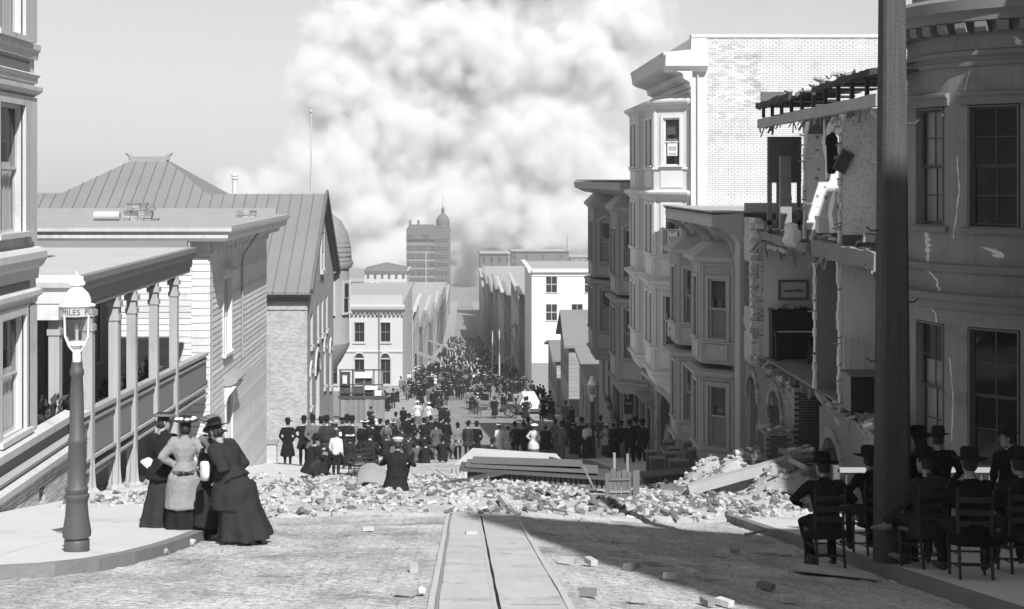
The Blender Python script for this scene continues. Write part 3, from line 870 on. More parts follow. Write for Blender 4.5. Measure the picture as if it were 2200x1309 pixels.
ym, zm_, ze = 74.2, .65, -4.0
sl_ = (zm_ - ze) / (ym - 66.8)
yt = 77.0; ztp = ze + sl_ * (yt - 66.8)
pf = [(-27.5, 66.8), (-7.35, 66.8), (-7.35, ym), (-13.7, ym), (-16.4, yt), (-18.6, yt), (-21.6, ym), (-27.5, ym)]
q = MB()
top = [(x, y, ze + sl_ * (y - 66.8)) for x, y in pf]
q.add(top + [(x, y, z - .12) for x, y, z in top], [tuple(range(8)), tuple(range(8, 16))[::-1]] + [(i, (i + 1) % 8, 8 + (i + 1) % 8, 8 + i) for i in range(8)])
rf = q.build('roof', G('metalroof'), hD)
q = MB()
q.add([(-7.35, ym, zm_ - .02), (-27.5, ym, zm_ - .02), (-27.5, 81.6, ze), (-7.35, 81.6, ze)], [(0, 1, 2, 3)])
q.add([(-13.7, ym, zm_), (-16.4, yt, ztp), (-16.4, yt + .8, ztp), (-12.8, 81.5, zm_ - .6), (-18.6, yt, ztp), (-21.6, ym, zm_), (-22, 81.5, zm_ - .6), (-18.6, yt + .8, ztp)],
      [(0, 3, 2, 1), (4, 7, 6, 5), (1, 2, 7, 4), (2, 3, 6, 7)])
q.build('back_slope', G('metalroof'), hD)
sseam = mat('seam', .13, .5, .1)
for i in range(34):
    x = -27.2 + i * .6
    y1 = ym
    if -21.6 < x < -18.6: y1 = ym + (x + 21.6) / 3.0 * (yt - ym)
    elif -18.6 <= x <= -16.4: y1 = yt
    elif -16.4 < x < -13.7: y1 = yt - (x + 16.4) / 2.7 * (yt - ym)
    q = MB(); q.bar((x, 66.75, ze + .01 + sl_ * -.05), (x, y1, ze + .01 + sl_ * (y1 - 66.8)), .04, .07); q.build('seam', sseam, rf)
q = MB(); q.box(-18.5, -16.5, yt, yt + .8, ztp - .05, ztp + .3)
for x, s in ((-18.5, -1), (-16.5, 1)):
    q.tube([(x, yt + .2, ztp + .1), (x + s * .05, yt + .2, ztp + .35), (x + s * .2, yt + .2, ztp + .45), (x + s * .32, yt + .2, ztp + .5)], [.14, .12, .09, .05], 8)
q.build('ridge_cresting', G('mid'), hD)
q = MB(); q.bar((-7.3, 66.75, ze + .02), (-7.3, ym, zm_ + .1), .12, .3); q.bar((-7.3, ym, zm_ + .1), (-7.3, 81.7, ze + .02), .12, .3); q.build('barge_board', G('dkgrey'), hD)
q = MB(fD2); q.prof([(0, -4.5), (.1, -4.5), (.12, -4.3), (.35, -4.2), (.4, -4.05), (0, -4.02)], -27, XL + .1); q.build('eave_cornice', G('dkgrey'), hD)
q = MB(fD2); q.prof([(0, -4.9), (.06, -4.9), (.06, -4.8), (0, -4.8)], -27, XL + .02); q.build('belt_course', bk1, hD)
# turret
tc = (-8.35, 83.0, 0)
q = MB(); q.lathe([(.5, -10.2), (1.1, -9.3), (1.5, -8.55), (1.55, -8.3), (1.5, -8.2), (1.5, -3.9), (1.62, -3.85), (1.75, -3.6), (1.75, -3.45)], 20, tc); q.build('turret', G('mid'), hD, 35)
q = MB(); q.lathe([(1.66, -3.45), (1.6, -2.6), (1.4, -1.7), (1.0, -1.0), (.5, -.65), (.05, -.5)], 20, tc); q.build('turret_dome', G('shingle'), hD, 50)
for k in range(10):
    z = -3.4 + k * .27
    rr = [1.66, 1.65, 1.62, 1.59, 1.52, 1.44, 1.35, 1.2, 1.05, .85][k]
    q = MB(); q.lathe([(rr + .01, z), (rr + .04, z), (rr + .03, z + .06), (rr - .02, z + .06)], 20, tc, cap=False); q.build('shingle_course', G('shingle'), hD)
for ang in (-75, -25, 25):
    a = R(ang); n_ = Vector((math.cos(a), math.sin(a), 0)); u_ = Vector((-math.sin(a), math.cos(a), 0))
    ft = Fr((tc[0] + n_.x * 1.47, tc[1] + n_.y * 1.47, 0), u_, n_)
    window(ft, -.3, .3, -6.5, -4.7, hD, G('pale'), G('mid'), cas=.1, proud=.08, depth=-.06, glass='glassdark', sill=.08)
q = MB(); q.lathe([(.14, 0), (.14, 1.35), (.19, 1.36), (.19, 1.45), (.12, 1.5), (.2, 1.52), (.2, 1.6), (.02, 1.66)], 12, (-12.4, 75.2, .1)); q.build('vent_pipe', G('white'), hD, 40)
q = MB(); q.tube([(-8.3, 75.6, -.4), (-8.3, 75.6, 5.1)], [.06, .03], 8); q.lathe([(.02, 0), (.09, .06), (.09, .12), (.01, .18)], 8, (-8.3, 75.6, 5.05)); q.build('flagpole', G('pale'), hD)

# ---------------------------------------------------------------- RIGHT 1: bow-fronted stucco house
hT = thing('bow_front_house', 'dark stucco house with rounded bow front and cracked belts at the right edge', 'house', (11.68, 28, GZ(28)))
TC, TR = Vector((11.68, 28.0, 0)), 2.6
class Cyl:
    def __call__(s, p):
        a = p[0] / TR
        return Vector((TC.x - (TR + p[1]) * math.sin(a), TC.y - (TR + p[1]) * math.cos(a), p[2]))
cyl = Cyl()
def tangent(phi):
    a = R(phi); n_ = Vector((-math.sin(a), -math.cos(a), 0)); u_ = Vector((-math.cos(a), math.sin(a), 0))
    return Fr(TC + n_ * TR, u_, n_)
st, stt = G('stucco'), G('stucco_trim')
PH = (8, 42, 76)
U = lambda deg: R(deg) * TR
WW = .5
holes = []
for ph in PH:
    holes += [(U(ph) - WW, U(ph) + WW, .55, 2.86), (U(ph) - WW, U(ph) + WW, -3.95, -1.36)]
us = sorted(set(frange(U(-25), U(118), U(4)) + [h[i] for h in holes for i in (0, 1)]))
mb = MB(cyl)
for a, b in zip(us, us[1:]):
    c = (a + b) / 2
    z = -6.4
    for s0, s1 in sorted((h[2], h[3]) for h in holes if h[0] < c < h[1]):
        mb.box(a, b, -.3, 0, z, s0); z = s1
    mb.box(a, b, -.3, 0, z, 4.2)
mb.build('wall', st, hT)
def cylprof(pr, name, m=stt, a0=-25, a1=118, step=3):
    q = MB(cyl); aa = frange(U(a0), U(a1), U(step))
    n = len(pr)
    q.loft([[(u, d, z) for d, z in pr] for u in aa]); return q.build(name, m, hT, 30)
cylprof([(-.1, 4.2), (.05, 4.2), (.1, 4.38), (.34, 4.42), (.36, 4.55), (.42, 4.62), (.44, 4.82), (.36, 4.9), (-.1, 4.92)], 'cornice')
cylprof([(-.3, 4.9), (-.1, 4.9), (-.1, 5.9), (-.3, 5.9)], 'parapet', st)
cylprof([(-.02, 3.6), (.05, 3.6), (.06, 3.68), (.03, 3.7), (.04, 3.76), (.1, 3.8), (.1, 3.88), (-.02, 3.92)], 'belt_course')
cylprof([(-.02, -.36), (.06, -.34), (.1, -.26), (.1, -.2), (-.02, -.17)], 'belt_course')
cylprof([(-.02, -1.08), (.05, -1.06), (.08, -.94), (.15, -.88), (.17, -.76), (-.02, -.72)], 'belt_course')
cylprof([(-.02, -4.3), (.06, -4.3), (.06, -4.05), (-.02, -4.0)], 'water_table')
md = MB(); md.prof([(0, 0), (.26, .02), (.3, .1), (.3, .2), (0, .2)], -.11, .11)
mdm = md.mesh('modillion', stt)
for k in range(17): piece('modillion', mdm, tangent(-20 + 8 * k).mat((0, .03, 4.2)), hT)
for ph in PH:
    ft = tangent(ph)
    up = window(ft, -WW + .03, WW - .03, .57, 2.84, hT, stt, G('dkgrey2'), cols=2, rows=(2, 2), cas=.0, depth=.2, glass='glassdark' if ph < 60 else 'glass', sill=0, curtain=.99 if ph > 60 else 0, blind=0)
    lo = window(ft, -WW + .03, WW - .03, -3.93, -1.38, hT, stt, G('dkgrey2'), cols=2, rows=(2, 2), cas=.0, depth=.2, glass='glassdark' if ph < 60 else 'glass', sill=0, curtain=.7 if ph > 60 else 0)
    cylprof([(-.02, 2.87), (.06, 2.87), (.07, 3.0), (.12, 3.04), (.12, 3.1), (-.02, 3.12)], 'window_hood', stt, ph - 14, ph + 14)
    cylprof([(-.1, .42), (.09, .42), (.1, .52), (-.1, .55)], 'window_sill', stt, ph - 13.5, ph + 13.5)
    cylprof([(-.1, -4.02), (.09, -4.02), (.1, -3.95), (-.1, -3.94)], 'window_sill', stt, ph - 13.5, ph + 13.5)
# bare plaster cracks where the stucco split off
def crack(pts, w, seed, m=None):
    rnd = random.Random(seed); q = MB(cyl); L_, R_ = [], []
    fine = []
    for (a, z0), (b, z1) in zip(pts, pts[1:]):
        for t in frange(0, 1, .12)[:-1]: fine.append((a + (b - a) * t, z0 + (z1 - z0) * t))
    fine.append(pts[-1])
    for a, z in fine:
        ww = w * rnd.uniform(.25, 1.2)
        jit = rnd.uniform(-w, w) * .5
        L_.append((U(a) + jit - ww, .006, z)); R_.append((U(a) + jit + ww, .006, z))
    n = len(L_)
    q.add(L_ + R_ + [(u, -.02, z) for u, d, z in L_] + [(u, -.02, z) for u, d, z in R_],
          [(i, i + 1, n + i + 1, n + i) for i in range(n - 1)] + [(i, i + 1, 2 * n + i + 1, 2 * n + i) for i in range(n - 1)] + [(n + i, n + i + 1, 3 * n + i + 1, 3 * n + i) for i in range(n - 1)])
    q.build('bare_patch', m or G('plaster'), hT)
crack([(77, .4), (76, .2), (76, -.18)], .09, 1); crack([(75.5, -.36), (70, -.5), (68, -.74)], .045, 2); crack([(73, -1.08), (70, -1.2), (70, -1.36)], .03, 9)
crack([(46, .16), (42, .12), (38, -.02)], .11, 3); crack([(27, -.4), (27, -.7)], .04, 4); crack([(26, -1.1), (26, -1.45)], .09, 5)
crack([(58, 1.9), (57, 1.2), (60, .3)], .018, 21); crack([(33, 4.1), (31, 3.95)], .05, 22); crack([(62, -2.0), (60, -2.8), (61, -3.6)], .015, 23); crack([(52, 3.5), (55, 3.0)], .015, 24); crack([(24, 2.6), (23, 1.2)], .02, 25)
crack([(27, -1.8), (27, -2.9)], .02, 6); crack([(25, 3.5), (26, 3.15)], .09, 7); crack([(26, .5), (26.5, .25)], .03, 8)
q = MB(); q.box(11.6, 22, 14.5, 25.8, -6.5, 8.6); q.box(11.6, 22, 25.8, 30.4, -6.5, 4.9); q.build('rear_wall', st, hT)  # unseen near block, raised so it keeps the bow front in shade
q = MB(); q.box(11.3, 22.4, 14.2, 26.1, 8.62, 8.9); q.box(11.5, 22.4, 26.1, 30.6, 4.92, 5.1); q.build('roof', G('tar'), hT)
for yy in (16, 19, 22):
    for z0 in (.55, -3.9): window(facing_street_right(11.6), yy, yy + 1.0, z0, z0 + 2.3, hT, stt, G('dkgrey2'), cas=.1, depth=-.05, glass='glassdark')
# unseen uphill houses; the tall one's outline is shaped to cast the road shadow
t = thing('uphill_house', 'unseen tall house uphill on the right, shaped to cast the road shadow', 'house', (12, -8, GZ(-8)))
f_ = facing_street_right(9.3)
q = MB(f_); pr = [(-8.7, -1.0), (-6.2, -1.0), (-6.2, 25.2), (-8.3, 22.0), (-8.7, 21.6)]
q.add([(u, 0, z) for u, z in pr] + [(u, -11, z) for u, z in pr], [tuple(range(5)), tuple(range(5, 10))[::-1]] + [(i, (i + 1) % 5, 5 + (i + 1) % 5, 5 + i) for i in range(5)]); q.build('wall', G('mid'), t)
for uu in (-8.0,):
    for zz in (4.2, 7.4, 10.6, 13.8, 16.5): window(f_, uu, uu + 1.0, zz, zz + 1.9, t, G('trim_grey'), G('trim_grey'), cas=.1, depth=-.05, glass='glassdark')
t = thing('uphill_house', 'low plain house uphill next to the bow-fronted house', 'house', (12, 8, GZ(8)))
y0, y1, zt_ = 2.7, 14.0, 4.2
hs = [(uu, uu + 1.0, zz, zz + 1.9) for uu in (4, 6.5, 9, 11.5) for zz in (-1.5, 1.6)]
wall('wall', f_, y0, y1, -3.5, zt_, hs, G('mid'), t, .3)
q = MB(); q.box(9.6, 20, y0, y0 + .3, -3, zt_); q.build('side_wall', G('mid'), t)
q = MB(); q.box(9.6, 20, y1 - .3, y1, -3.6, zt_); q.build('side_wall', G('mid'), t)
q = MB(f_); q.prof([(-.02, zt_ - .3), (.3, zt_ - .2), (.6, zt_), (.6, zt_ + .2), (-.02, zt_ + .2)], y0, y1); q.build('cornice', G('trim_grey'), t)
q = MB(); q.box(9.32, 20.2, y0, y1, zt_ + .202, zt_ + .4); q.build('roof', G('tar'), t)
for h in hs: window(f_, *h, t, G('trim_grey'), G('trim_grey'), cas=.1, glass='glassdark')

# ---------------------------------------------------------------- RIGHT 2: the opened-up house
hR = thing('ruined_house', 'ruined house with its street wall fallen away, rooms and wallpaper laid bare', 'house', (11, 34.5, GZ(34.5)))
rnd = random.Random(77)
wp1 = wallpaper('wallpaper_spots', .6, .35, 4.2, 'xz', .35)
wp2 = wallpaper('wallpaper_scroll', .82, .9, 13., 'xz', .6, .2)
wp3 = wallpaper('wallpaper_flower', .55, .3, 2.6, 'xz', .35, .12)
wp4 = mat('plain_plaster', .68, .9, .15, 1., .1, 20., dirt=.3)
dkp = mat('hall_shade', .2, .9, .15, 1., .1, 20.)  # hall partition darkened: its shade is put into the colour
def partition(name, Y, x0, x1, z0, z1, m, holes=()):
    return wall(name, facing_camera(Y), x0, x1, z0, z1, list(holes), m, hR, .12)
partition('partition', 30.6, 8.32, 15, 0, 2.95, wp2)
partition('partition', 33.8, 8.32, 15, 0, 2.95, wp1)
partition('partition', 37.4, 9.9, 15, 0, 2.95, wp1)
partition('partition', 30.6, 8.3, 15, -3.5, -.25, wp3)
partition('partition', 32.75, 8.3, 15, -3.5, -.25, dkp)
partition('partition', 38.55, 8.25, 15, -3.5, -.25, wp4)
q = MB(); q.box(14.9, 15.1, 28.6, 40.2, -7, 3.0); q.build('back_wall', G('pale'), hR)
q = MB(); q.box(8.3, 15, 40.2, 40.45, -7, -.1); q.build('party_wall', G('dkgrey'), hR)
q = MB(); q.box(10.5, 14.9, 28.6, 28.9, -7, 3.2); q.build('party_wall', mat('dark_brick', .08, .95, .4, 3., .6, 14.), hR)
bbm = MB()
for Y, m in ((30.6, 1), (33.8, 0)):
    q = MB(facing_camera(Y)); q.box(8.35, 14.8, .0, .025, 0, .22); q.build('baseboard', G('dkgrey'), hR)
q = MB(facing_camera(33.8)); q.box(8.36, 14.8, .0, .02, 2.55, 2.95); q.build('frieze', G('dkgrey'), hR)
# ragged torn edges of the walls: strips of plaster and paper
def torn(Y, x, z0, z1, w=.07, n=16, m='plaster', side=1):
    q = MB(facing_camera(Y)); pts = frange(z0, z1, (z1 - z0) / n)
    for a, b in zip(pts, pts[1:]):
        ww = w * rnd.uniform(.3, 1.3)
        q.add([(x - ww * .6, .012, a), (x + ww * .4, .012, a), (x + ww * rnd.uniform(.2, .5), .02, b), (x - ww * rnd.uniform(.2, .9), .03, b), (x - ww * .6, -.14, a), (x + ww * .4, -.02, a), (x + ww * .2, -.02, b), (x - ww * .6, -.14, b)], BOXF)
    q.build('torn_edge', G(m), hR)
torn(30.6, 8.33, 0, 2.95); torn(33.8, 8.33, 0, 2.95, .05); torn(30.6, 8.31, -3.5, -.25, .08); torn(32.75, 8.31, -3.5, -.25, .07); torn(38.55, 8.26, -3.5, -.25, .09)
# floors with broken joists
def floor(z, y0, y1, x0, tilt=0.):
    q = MB(); q.box(x0 + .15, 14.9, y0, y1, z - .06, z); q.build('floorboards', G('wood'), hR)
    jm = MB(); jm.box(0, 1, -.03, .03, -.26, -.062); jme = jm.mesh('joist', G('wood'))
    for y in frange(y0 + .1, y1 - .1, .42):
        s = rnd.uniform(-.12, .12)
        piece('joist', jme, Matrix(((6.4 - s, 0, 0, x0 + .1 + s), (0, 1, 0, y), (0, 0, 1, z), (0, 0, 0, 1))), hR)
floor(0.0, 28.95, 40.15, 8.25); floor(-3.5, 29, 40.15, 8.2)
def rough_bar(name, p0, p1, w, h, m, n=14, jit=.03, parent=hR):
    p0, p1 = Vector(p0), Vector(p1)
    rings = []
    t = (p1 - p0).normalized(); a = t.cross(ZV).normalized(); b = a.cross(t)
    for i in range(n + 1):
        c = p0 + (p1 - p0) * (i / n)
        rings.append([c + a * (sx * w / 2 + rnd.uniform(-jit, jit)) + b * (sy * h / 2 + rnd.uniform(-jit, jit)) for sx, sy in ((-1, -1), (1, -1), (1, 1), (-1, 1))])
    q = MB(); q.loft(rings); return q.build(name, m, parent)
wp = G('woodpale')
rough_bar('beam', (8.24, 27.5, 3.03), (8.24, 38.6, 2.98), .14, .25, wp, 18, .012)
rough_bar('beam', (8.3, 32.9, -.16), (8.24, 27.6, -.2), .14, .36, G('lath'), 16, .03)
rough_bar('beam', (8.28, 38.6, -.1), (8.3, 33.4, -.22), .12, .22, G('wood'), 12, .03)
rough_bar('beam', (8.26, 38.5, -.34), (8.28, 35.2, -.42), .08, .12, wp, 10, .03)
rough_bar('beam', (8.25, 31.7, -3.72), (8.3, 27.6, -3.95), .12, .2, G('wood'), 10, .02)
rough_bar('beam', (8.3, 32.6, -3.55), (8.22, 30.2, -3.9), .1, .12, wp, 8, .02)
for i, y in enumerate(frange(28.4, 38.2, 1.15)):
    q = MB(); q.box(8.22, 8.3, y - .04, y + .04, 3.14, 3.5); q.build('cripple_stud', G('wooddark'), hR)
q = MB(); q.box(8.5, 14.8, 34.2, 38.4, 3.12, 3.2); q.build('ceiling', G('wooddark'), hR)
rfs = MB()
for i, y in enumerate(frange(27.6, 38.6, .5)[:-1]):
    rfs = MB(); dz = rnd.uniform(-.03, .05) - .02 * (y - 33)
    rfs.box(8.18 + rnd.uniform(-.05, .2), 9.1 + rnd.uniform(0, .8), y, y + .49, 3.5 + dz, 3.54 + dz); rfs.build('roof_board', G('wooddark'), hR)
rough_bar('roof_edge', (8.15, 27.5, 3.6), (8.2, 32.4, 3.55), .16, .12, G('wooddark'), 12, .03)
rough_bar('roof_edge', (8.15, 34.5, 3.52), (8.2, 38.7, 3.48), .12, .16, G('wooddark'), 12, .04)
q = MB(facing_camera(38.9)); q.box(8.35, 9.2, -.1, 0, 3.45, 3.9); q.build('skylight_side', G('dkgrey'), hR)
# window bay at the far upper room and the tall boxed flue
for (x0, x1, z0, z1) in ((8.25, 8.36, .1, 2.6), (8.5, 8.58, .1, 2.6), (9.05, 9.15, 0, 2.6)):
    q = MB(facing_camera(37.6)); q.box(x0, x1, -.1, 0, z0, z1); q.build('stud', G('wood'), hR)
q = MB(facing_camera(37.55)); q.box(8.25, 9.15, -.06, -.02, 1.35, 2.6); q.build('blind', G('dkgrey'), hR)
q = MB(facing_camera(37.6)); q.box(8.25, 9.15, -.08, .0, .2, .34); q.build('sill', G('wood'), hR)
q = MB(facing_camera(36.6)); q.box(8.36, 8.66, -.2, 0, .12, 1.0); q.box(8.37, 8.65, -.19, -.01, 1.01, 1.5); q.box(8.37, 8.64, -.19, -.012, 1.51, 2.05); q.build('boxed_flue', G('wood'), hR)
# brick party wall, ragged, and arched basement wall
bkr, mor = G('brickred'), G('mortar')
fR = facing_street_right(XR)
def ragged(u): return noise.noise(Vector((u * 1.7, 3.1, 0))) * .35 + noise.noise(Vector((u * 6, 1.1, 0))) * .12
ARCH = [(39.3, .62, -4.75), (36.45, .72, -4.85), (30.85, .78, -5.1)]
def in_arch(u, z):
    for c, r_, zs in ARCH:
        if abs(u - c) < r_ and z < zs: return True
        if z >= zs and (u - c) ** 2 + (z - zs) ** 2 < r_ * r_: return True
    return False
def keepA(u, z): return z > GXY(8, u) - .1 and not in_arch(u, z) and z < -3.72 + ragged(u) - .1 * (39 - u) * .3
lay_bricks(fR, 34.4, 40.5, -7.75, -3.2, bkr, mor, hR, keepA, limit=160)
def keepB(u, z): return z > GXY(8, u) - .1 and not in_arch(u, z) and z < -3.7 + ragged(u * 1.3 + 4) * .7
lay_bricks(fR, 27.2, 32.0, -6.55, -3.1, bkr, mor, hR, keepB, limit=140)
fRr = facing_camera(34.4)
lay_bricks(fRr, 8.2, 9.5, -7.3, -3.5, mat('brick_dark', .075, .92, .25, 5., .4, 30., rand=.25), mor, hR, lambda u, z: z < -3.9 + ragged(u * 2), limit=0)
for c, r_, zs in ARCH:
    vm_ = MB()
    n = 16
    vb = MB(); vb.add([(-.09, 0, 0), (.09, 0, 0), (.11, 0, .22), (-.11, 0, .22), (-.09, .06, 0), (.09, .06, 0), (.11, .06, .22), (-.11, .06, .22)], BOXF)
    vme = vb.mesh('arch_brick', bkr)
    for k in range(n + 1):
        a = PI * k / n
        u_ = fR.u * math.cos(a - PI / 2) + ZV * math.sin(a - PI / 2); w_ = fR.u * math.cos(a) + ZV * math.sin(a)
        p = fR((c + math.cos(a) * (r_ + .02), 0, zs + math.sin(a) * (r_ + .02)))
        sc = r_ / .72 * .75
        piece('arch_brick', vme, Matrix(((u_.x * sc, fR.n.x, w_.x, p.x), (u_.y * sc, fR.n.y, w_.y, p.y), (u_.z * sc, fR.n.z, w_.z, p.z), (0, 0, 0, 1))), hR)
    q = MB(fR); q.box(c - r_ - .1, c + r_ + .1, -.7, -.6, GXY(8, c) - .2, zs + r_); q.build('arch_door', G('dkgrey2'), hR)
    q = MB(fR); q.box(c - r_ + .12, c - r_ + .2, -.58, -.5, GXY(8, c) - .2, zs + r_ * .4); q.box(c + r_ * .2, c + r_ * .2 + .08, -.58, -.5, GXY(8, c) - .2, zs + r_ * .6); q.build('door_stile', G('dkgrey'), hR)
def keepP(u, z): return 38.75 + .35 * noise.noise(Vector((z * 3, 0, 9))) + .9 * max(0, -(z + 2.2)) * 0 < u and (u < 40.1 + .25 * noise.noise(Vector((z * 4, 2, 1)))) and (z > -1.9 or u > 38.9 + .3 * noise.noise(Vector((z * 5, 2, 4)))) and not (39.3 < u < 40.2 and -2.2 < z < -.9)
lay_bricks(facing_street_right(8.12), 38.4, 40.5, -3.75, .35, G('brickpale'), G('mortarpale'), hR, keepP, limit=120, thick=.2)
pme = brick_mesh(G('brickpale'), .2, .06, .1)
for i in range(58):
    z = -3.75 + i * .07
    for k in range(2):
        piece('brick', pme, facing_camera(38.6).mat((8.2 + k * .2 + rnd.uniform(-.06, .06) - .1, rnd.uniform(0, .05), z)), hR)
# loose bricks and plaster along the broken tops
chm = []
def chunk_mesh(seed, m, s=1.0):
    r_ = random.Random(seed); b = bmesh.new()
    bmesh.ops.create_icosphere(b, subdivisions=1, radius=.5)
    for v in b.verts: v.co = Vector((v.co.x * r_.uniform(.7, 1.2), v.co.y * r_.uniform(.6, 1.1), v.co.z * r_.uniform(.5, .95)))
    me = bpy.data.meshes.new('chunk'); b.to_mesh(me); b.free(); me.materials.append(m); return me
CH = [chunk_mesh(k, G('rubble')) for k in range(5)]
CHD = [chunk_mesh(k + 9, G('rubbledk')) for k in range(5)]
LB = brick_mesh(G('brickpale'), .21, .065, .1); LBD = brick_mesh(G('brickred'), .21, .065, .1); LBR = brick_mesh(G('rubble'), .21, .065, .1)
def rot(): return Matrix.Rotation(rnd.uniform(0, 2 * PI), 4, 'Z') @ Matrix.Rotation(rnd.uniform(-.5, .5), 4, 'X') @ Matrix.Rotation(rnd.uniform(-.5, .5), 4, 'Y')
def scatter_line(n, f, parent, names=('loose_brick', 'plaster_chunk'), smax=.25):
    for i in range(n):
        p = f(rnd.random())
        if rnd.random() < .55: piece(names[0], rnd.choice((LB, LBD, LBR)), Matrix.Translation(p) @ rot(), parent)
        else:
            s = rnd.uniform(.08, smax); piece(names[1], rnd.choice(CH), Matrix.Translation(p) @ rot() @ Matrix.Scale(s, 4), parent)
scatter_line(60, lambda t: Vector((8.2 + rnd.uniform(-.08, .5), 34.5 + 6 * t, -3.72 + ragged(34.5 + 6 * t) - .03 * (39 - 34.5 - 6 * t) + rnd.uniform(0, .1))), hR)
scatter_line(48, lambda t: Vector((8.2 + rnd.uniform(-.08, .5), 27.4 + 4.4 * t, -3.68 + ragged((27.4 + 4.4 * t) * 1.3 + 4) * .7 + rnd.uniform(0, .1))), hR)
scatter_line(70, lambda t: Vector((8.35 + rnd.uniform(0, .9), 30 + 6.5 * t, 3.62 + rnd.uniform(0, .16) * (1 - abs(t - .45)) * 1.6)), hR, smax=.3)
scatter_line(26, lambda t: Vector((8.3 + rnd.uniform(0, .3), 28.5 + 10 * t, .05)), hR)
# hanging strips of paper, lath and laundry
def rag(name, pts, w0, w1, m, Y, seed=0):
    r_ = random.Random(seed); q = MB(facing_camera(Y)); vs = []
    n = len(pts)
    for i, (x, z) in enumerate(pts):
        w = (w0 + (w1 - w0) * i / (n - 1)) * r_.uniform(.7, 1.2)
        vs += [(x - w / 2, .05 + r_.uniform(0, .1), z), (x, .1 + r_.uniform(0, .08), z), (x + w / 2, .05 + r_.uniform(0, .1), z)]
    fs = []
    for i in range(n - 1):
        a = i * 3; fs += [(a, a + 1, a + 4, a + 3), (a + 1, a + 2, a + 5, a + 4)]
    q.add(vs, fs); return q.build(name, m, hR)
pw = G('paper')
def rg(name, pxs, w0, w1, m, Y, seed): return rag(name, [(XA(a, Y), ZA(b, Y)) for a, b in pxs], w0, w1, m, Y, seed)
rg('torn_paper', [(1790, 252), (1789, 275), (1778, 295), (1772, 315), (1772, 345), (1773, 385)], .22, .06, pw, 31.6, 1)
rg('torn_paper', [(1768, 258), (1770, 290), (1766, 310)], .06, .1, pw, 31.7, 2)
rg('torn_paper', [(1790, 410), (1786, 430), (1782, 460), (1790, 500)], .05, .18, pw, 31.4, 3)
rg('torn_paper', [(1728, 335), (1745, 337), (1760, 330)], .06, .08, pw, 32.5, 4)
rg('torn_paper', [(1808, 246), (1806, 262), (1804, 285)], .14, .04, pw, 29.9, 5)
rg('torn_paper', [(1872, 235), (1876, 245), (1882, 258)], .2, .1, pw, 28.6, 6)
rg('torn_paper', [(1735, 262), (1729, 290), (1727, 335)], .12, .08, pw, 32.9, 7)
lm = MB(); lm.box(-.012, .012, -.004, .004, -1, 0); lmm = lm.mesh('hanging_lath', G('lath'))
for i in range(110):          # splintered lath hanging from floors, roof and torn walls
    y = rnd.uniform(27.8, 38.5); z = rnd.choice((2.88, 2.88, -.3, -.28, -3.6)); L_ = rnd.uniform(.08, .5) if z != 2.88 else rnd.uniform(.05, .3)
    piece('hanging_lath', lmm, Matrix.Translation((8.22 + rnd.uniform(-.06, .15), y, z)) @ Matrix.Rotation(rnd.gauss(0, .5), 4, 'X') @ Matrix.Rotation(rnd.gauss(0, .4), 4, 'Y') @ Matrix.Diagonal((rnd.uniform(1, 3), 1, L_, 1)), hR)
for i in range(46):
    Yw, zz0, zz1 = rnd.choice(((30.6, 0, 2.9), (33.8, 0, 2.9), (30.6, -3.5, -.3), (32.75, -3.5, -.3), (38.55, -3.5, -.3)))
    piece('hanging_lath', lmm, Matrix.Translation((8.33, Yw - .02, rnd.uniform(zz0 + .2, zz1))) @ Matrix.Rotation(R(90) + rnd.gauss(0, .3), 4, 'Y') @ Matrix.Diagonal((1.3, 2, rnd.uniform(.06, .22), 1)), hR)
def loose(name, mb, m, label, cat, smooth=False, group=None):
    o = mb.build(name, m, None, smooth); return tag(recentre(o), label, cat, group)
q = MB()
rr = []
for i, (z, w, d) in enumerate(((0, .1, .06), (-.12, .26, .12), (-.3, .3, .14), (-.6, .32, .13), (-.85, .26, .1), (-.95, .12, .05))):
    rr.append([(XA(1787, 31.5) + math.cos(a) * w / 2 * (1 + .15 * math.sin(3 * a)), 31.5 + math.sin(a) * d, ZA(284, 31.5) + z) for a in frange(0, 2 * PI, PI / 6)[:-1]])
q.loft(rr); loose('coat', q, G('cloth_black'), 'dark coat hanging against the torn wallpaper upstairs', 'coat', True)
def frame_pic(pxc, Y, w, h, tilt, label, inner, name='picture_frame', bw=.07):
    """framed picture: frame, mount and the dark image"""
    c = PX(pxc[0], pxc[1], Y)
    t = thing(name, label, 'picture', c, static=False)
    t.rotation_euler = (0, tilt, 0)
    q = MB()
    q.box(-w / 2, w / 2, -.04, 0, -h / 2, -h / 2 + bw); q.box(-w / 2, w / 2, -.04, 0, h / 2 - bw, h / 2); q.box(-w / 2, -w / 2 + bw, -.04, 0, -h / 2 + bw, h / 2 - bw); q.box(w / 2 - bw, w / 2, -.04, 0, -h / 2 + bw, h / 2 - bw)
    q.build('frame', G('dkgrey'), t)
    q = MB(); q.box(-w / 2 + bw, w / 2 - bw, -.015, -.005, -h / 2 + bw, h / 2 - bw); q.build('mount', inner, t)
    return t
t = frame_pic((1704, 623), 38.52, .84, .56, 0, 'framed landscape print hanging level on the wall above the piano', G('cloth_pale'))
q = MB(); q.add([(-.28, -.018, -.06), (.28, -.018, -.06), (.28, -.018, .0), (.12, -.018, .03), (-.02, -.018, .0), (-.12, -.018, .02), (-.28, -.018, -.02)], [tuple(range(7))]); q.build('image', G('dkgrey'), t)
frame_pic((1812, 347), 30.5, .3, .5, R(28), 'dark picture hanging askew on the scrolled wallpaper upstairs', G('wooddark'), bw=.03)
frame_pic((1868, 512), 29.4, .3, .22, R(8), 'small framed picture leaning on the upper floor edge', G('cloth_pale'), bw=.03)
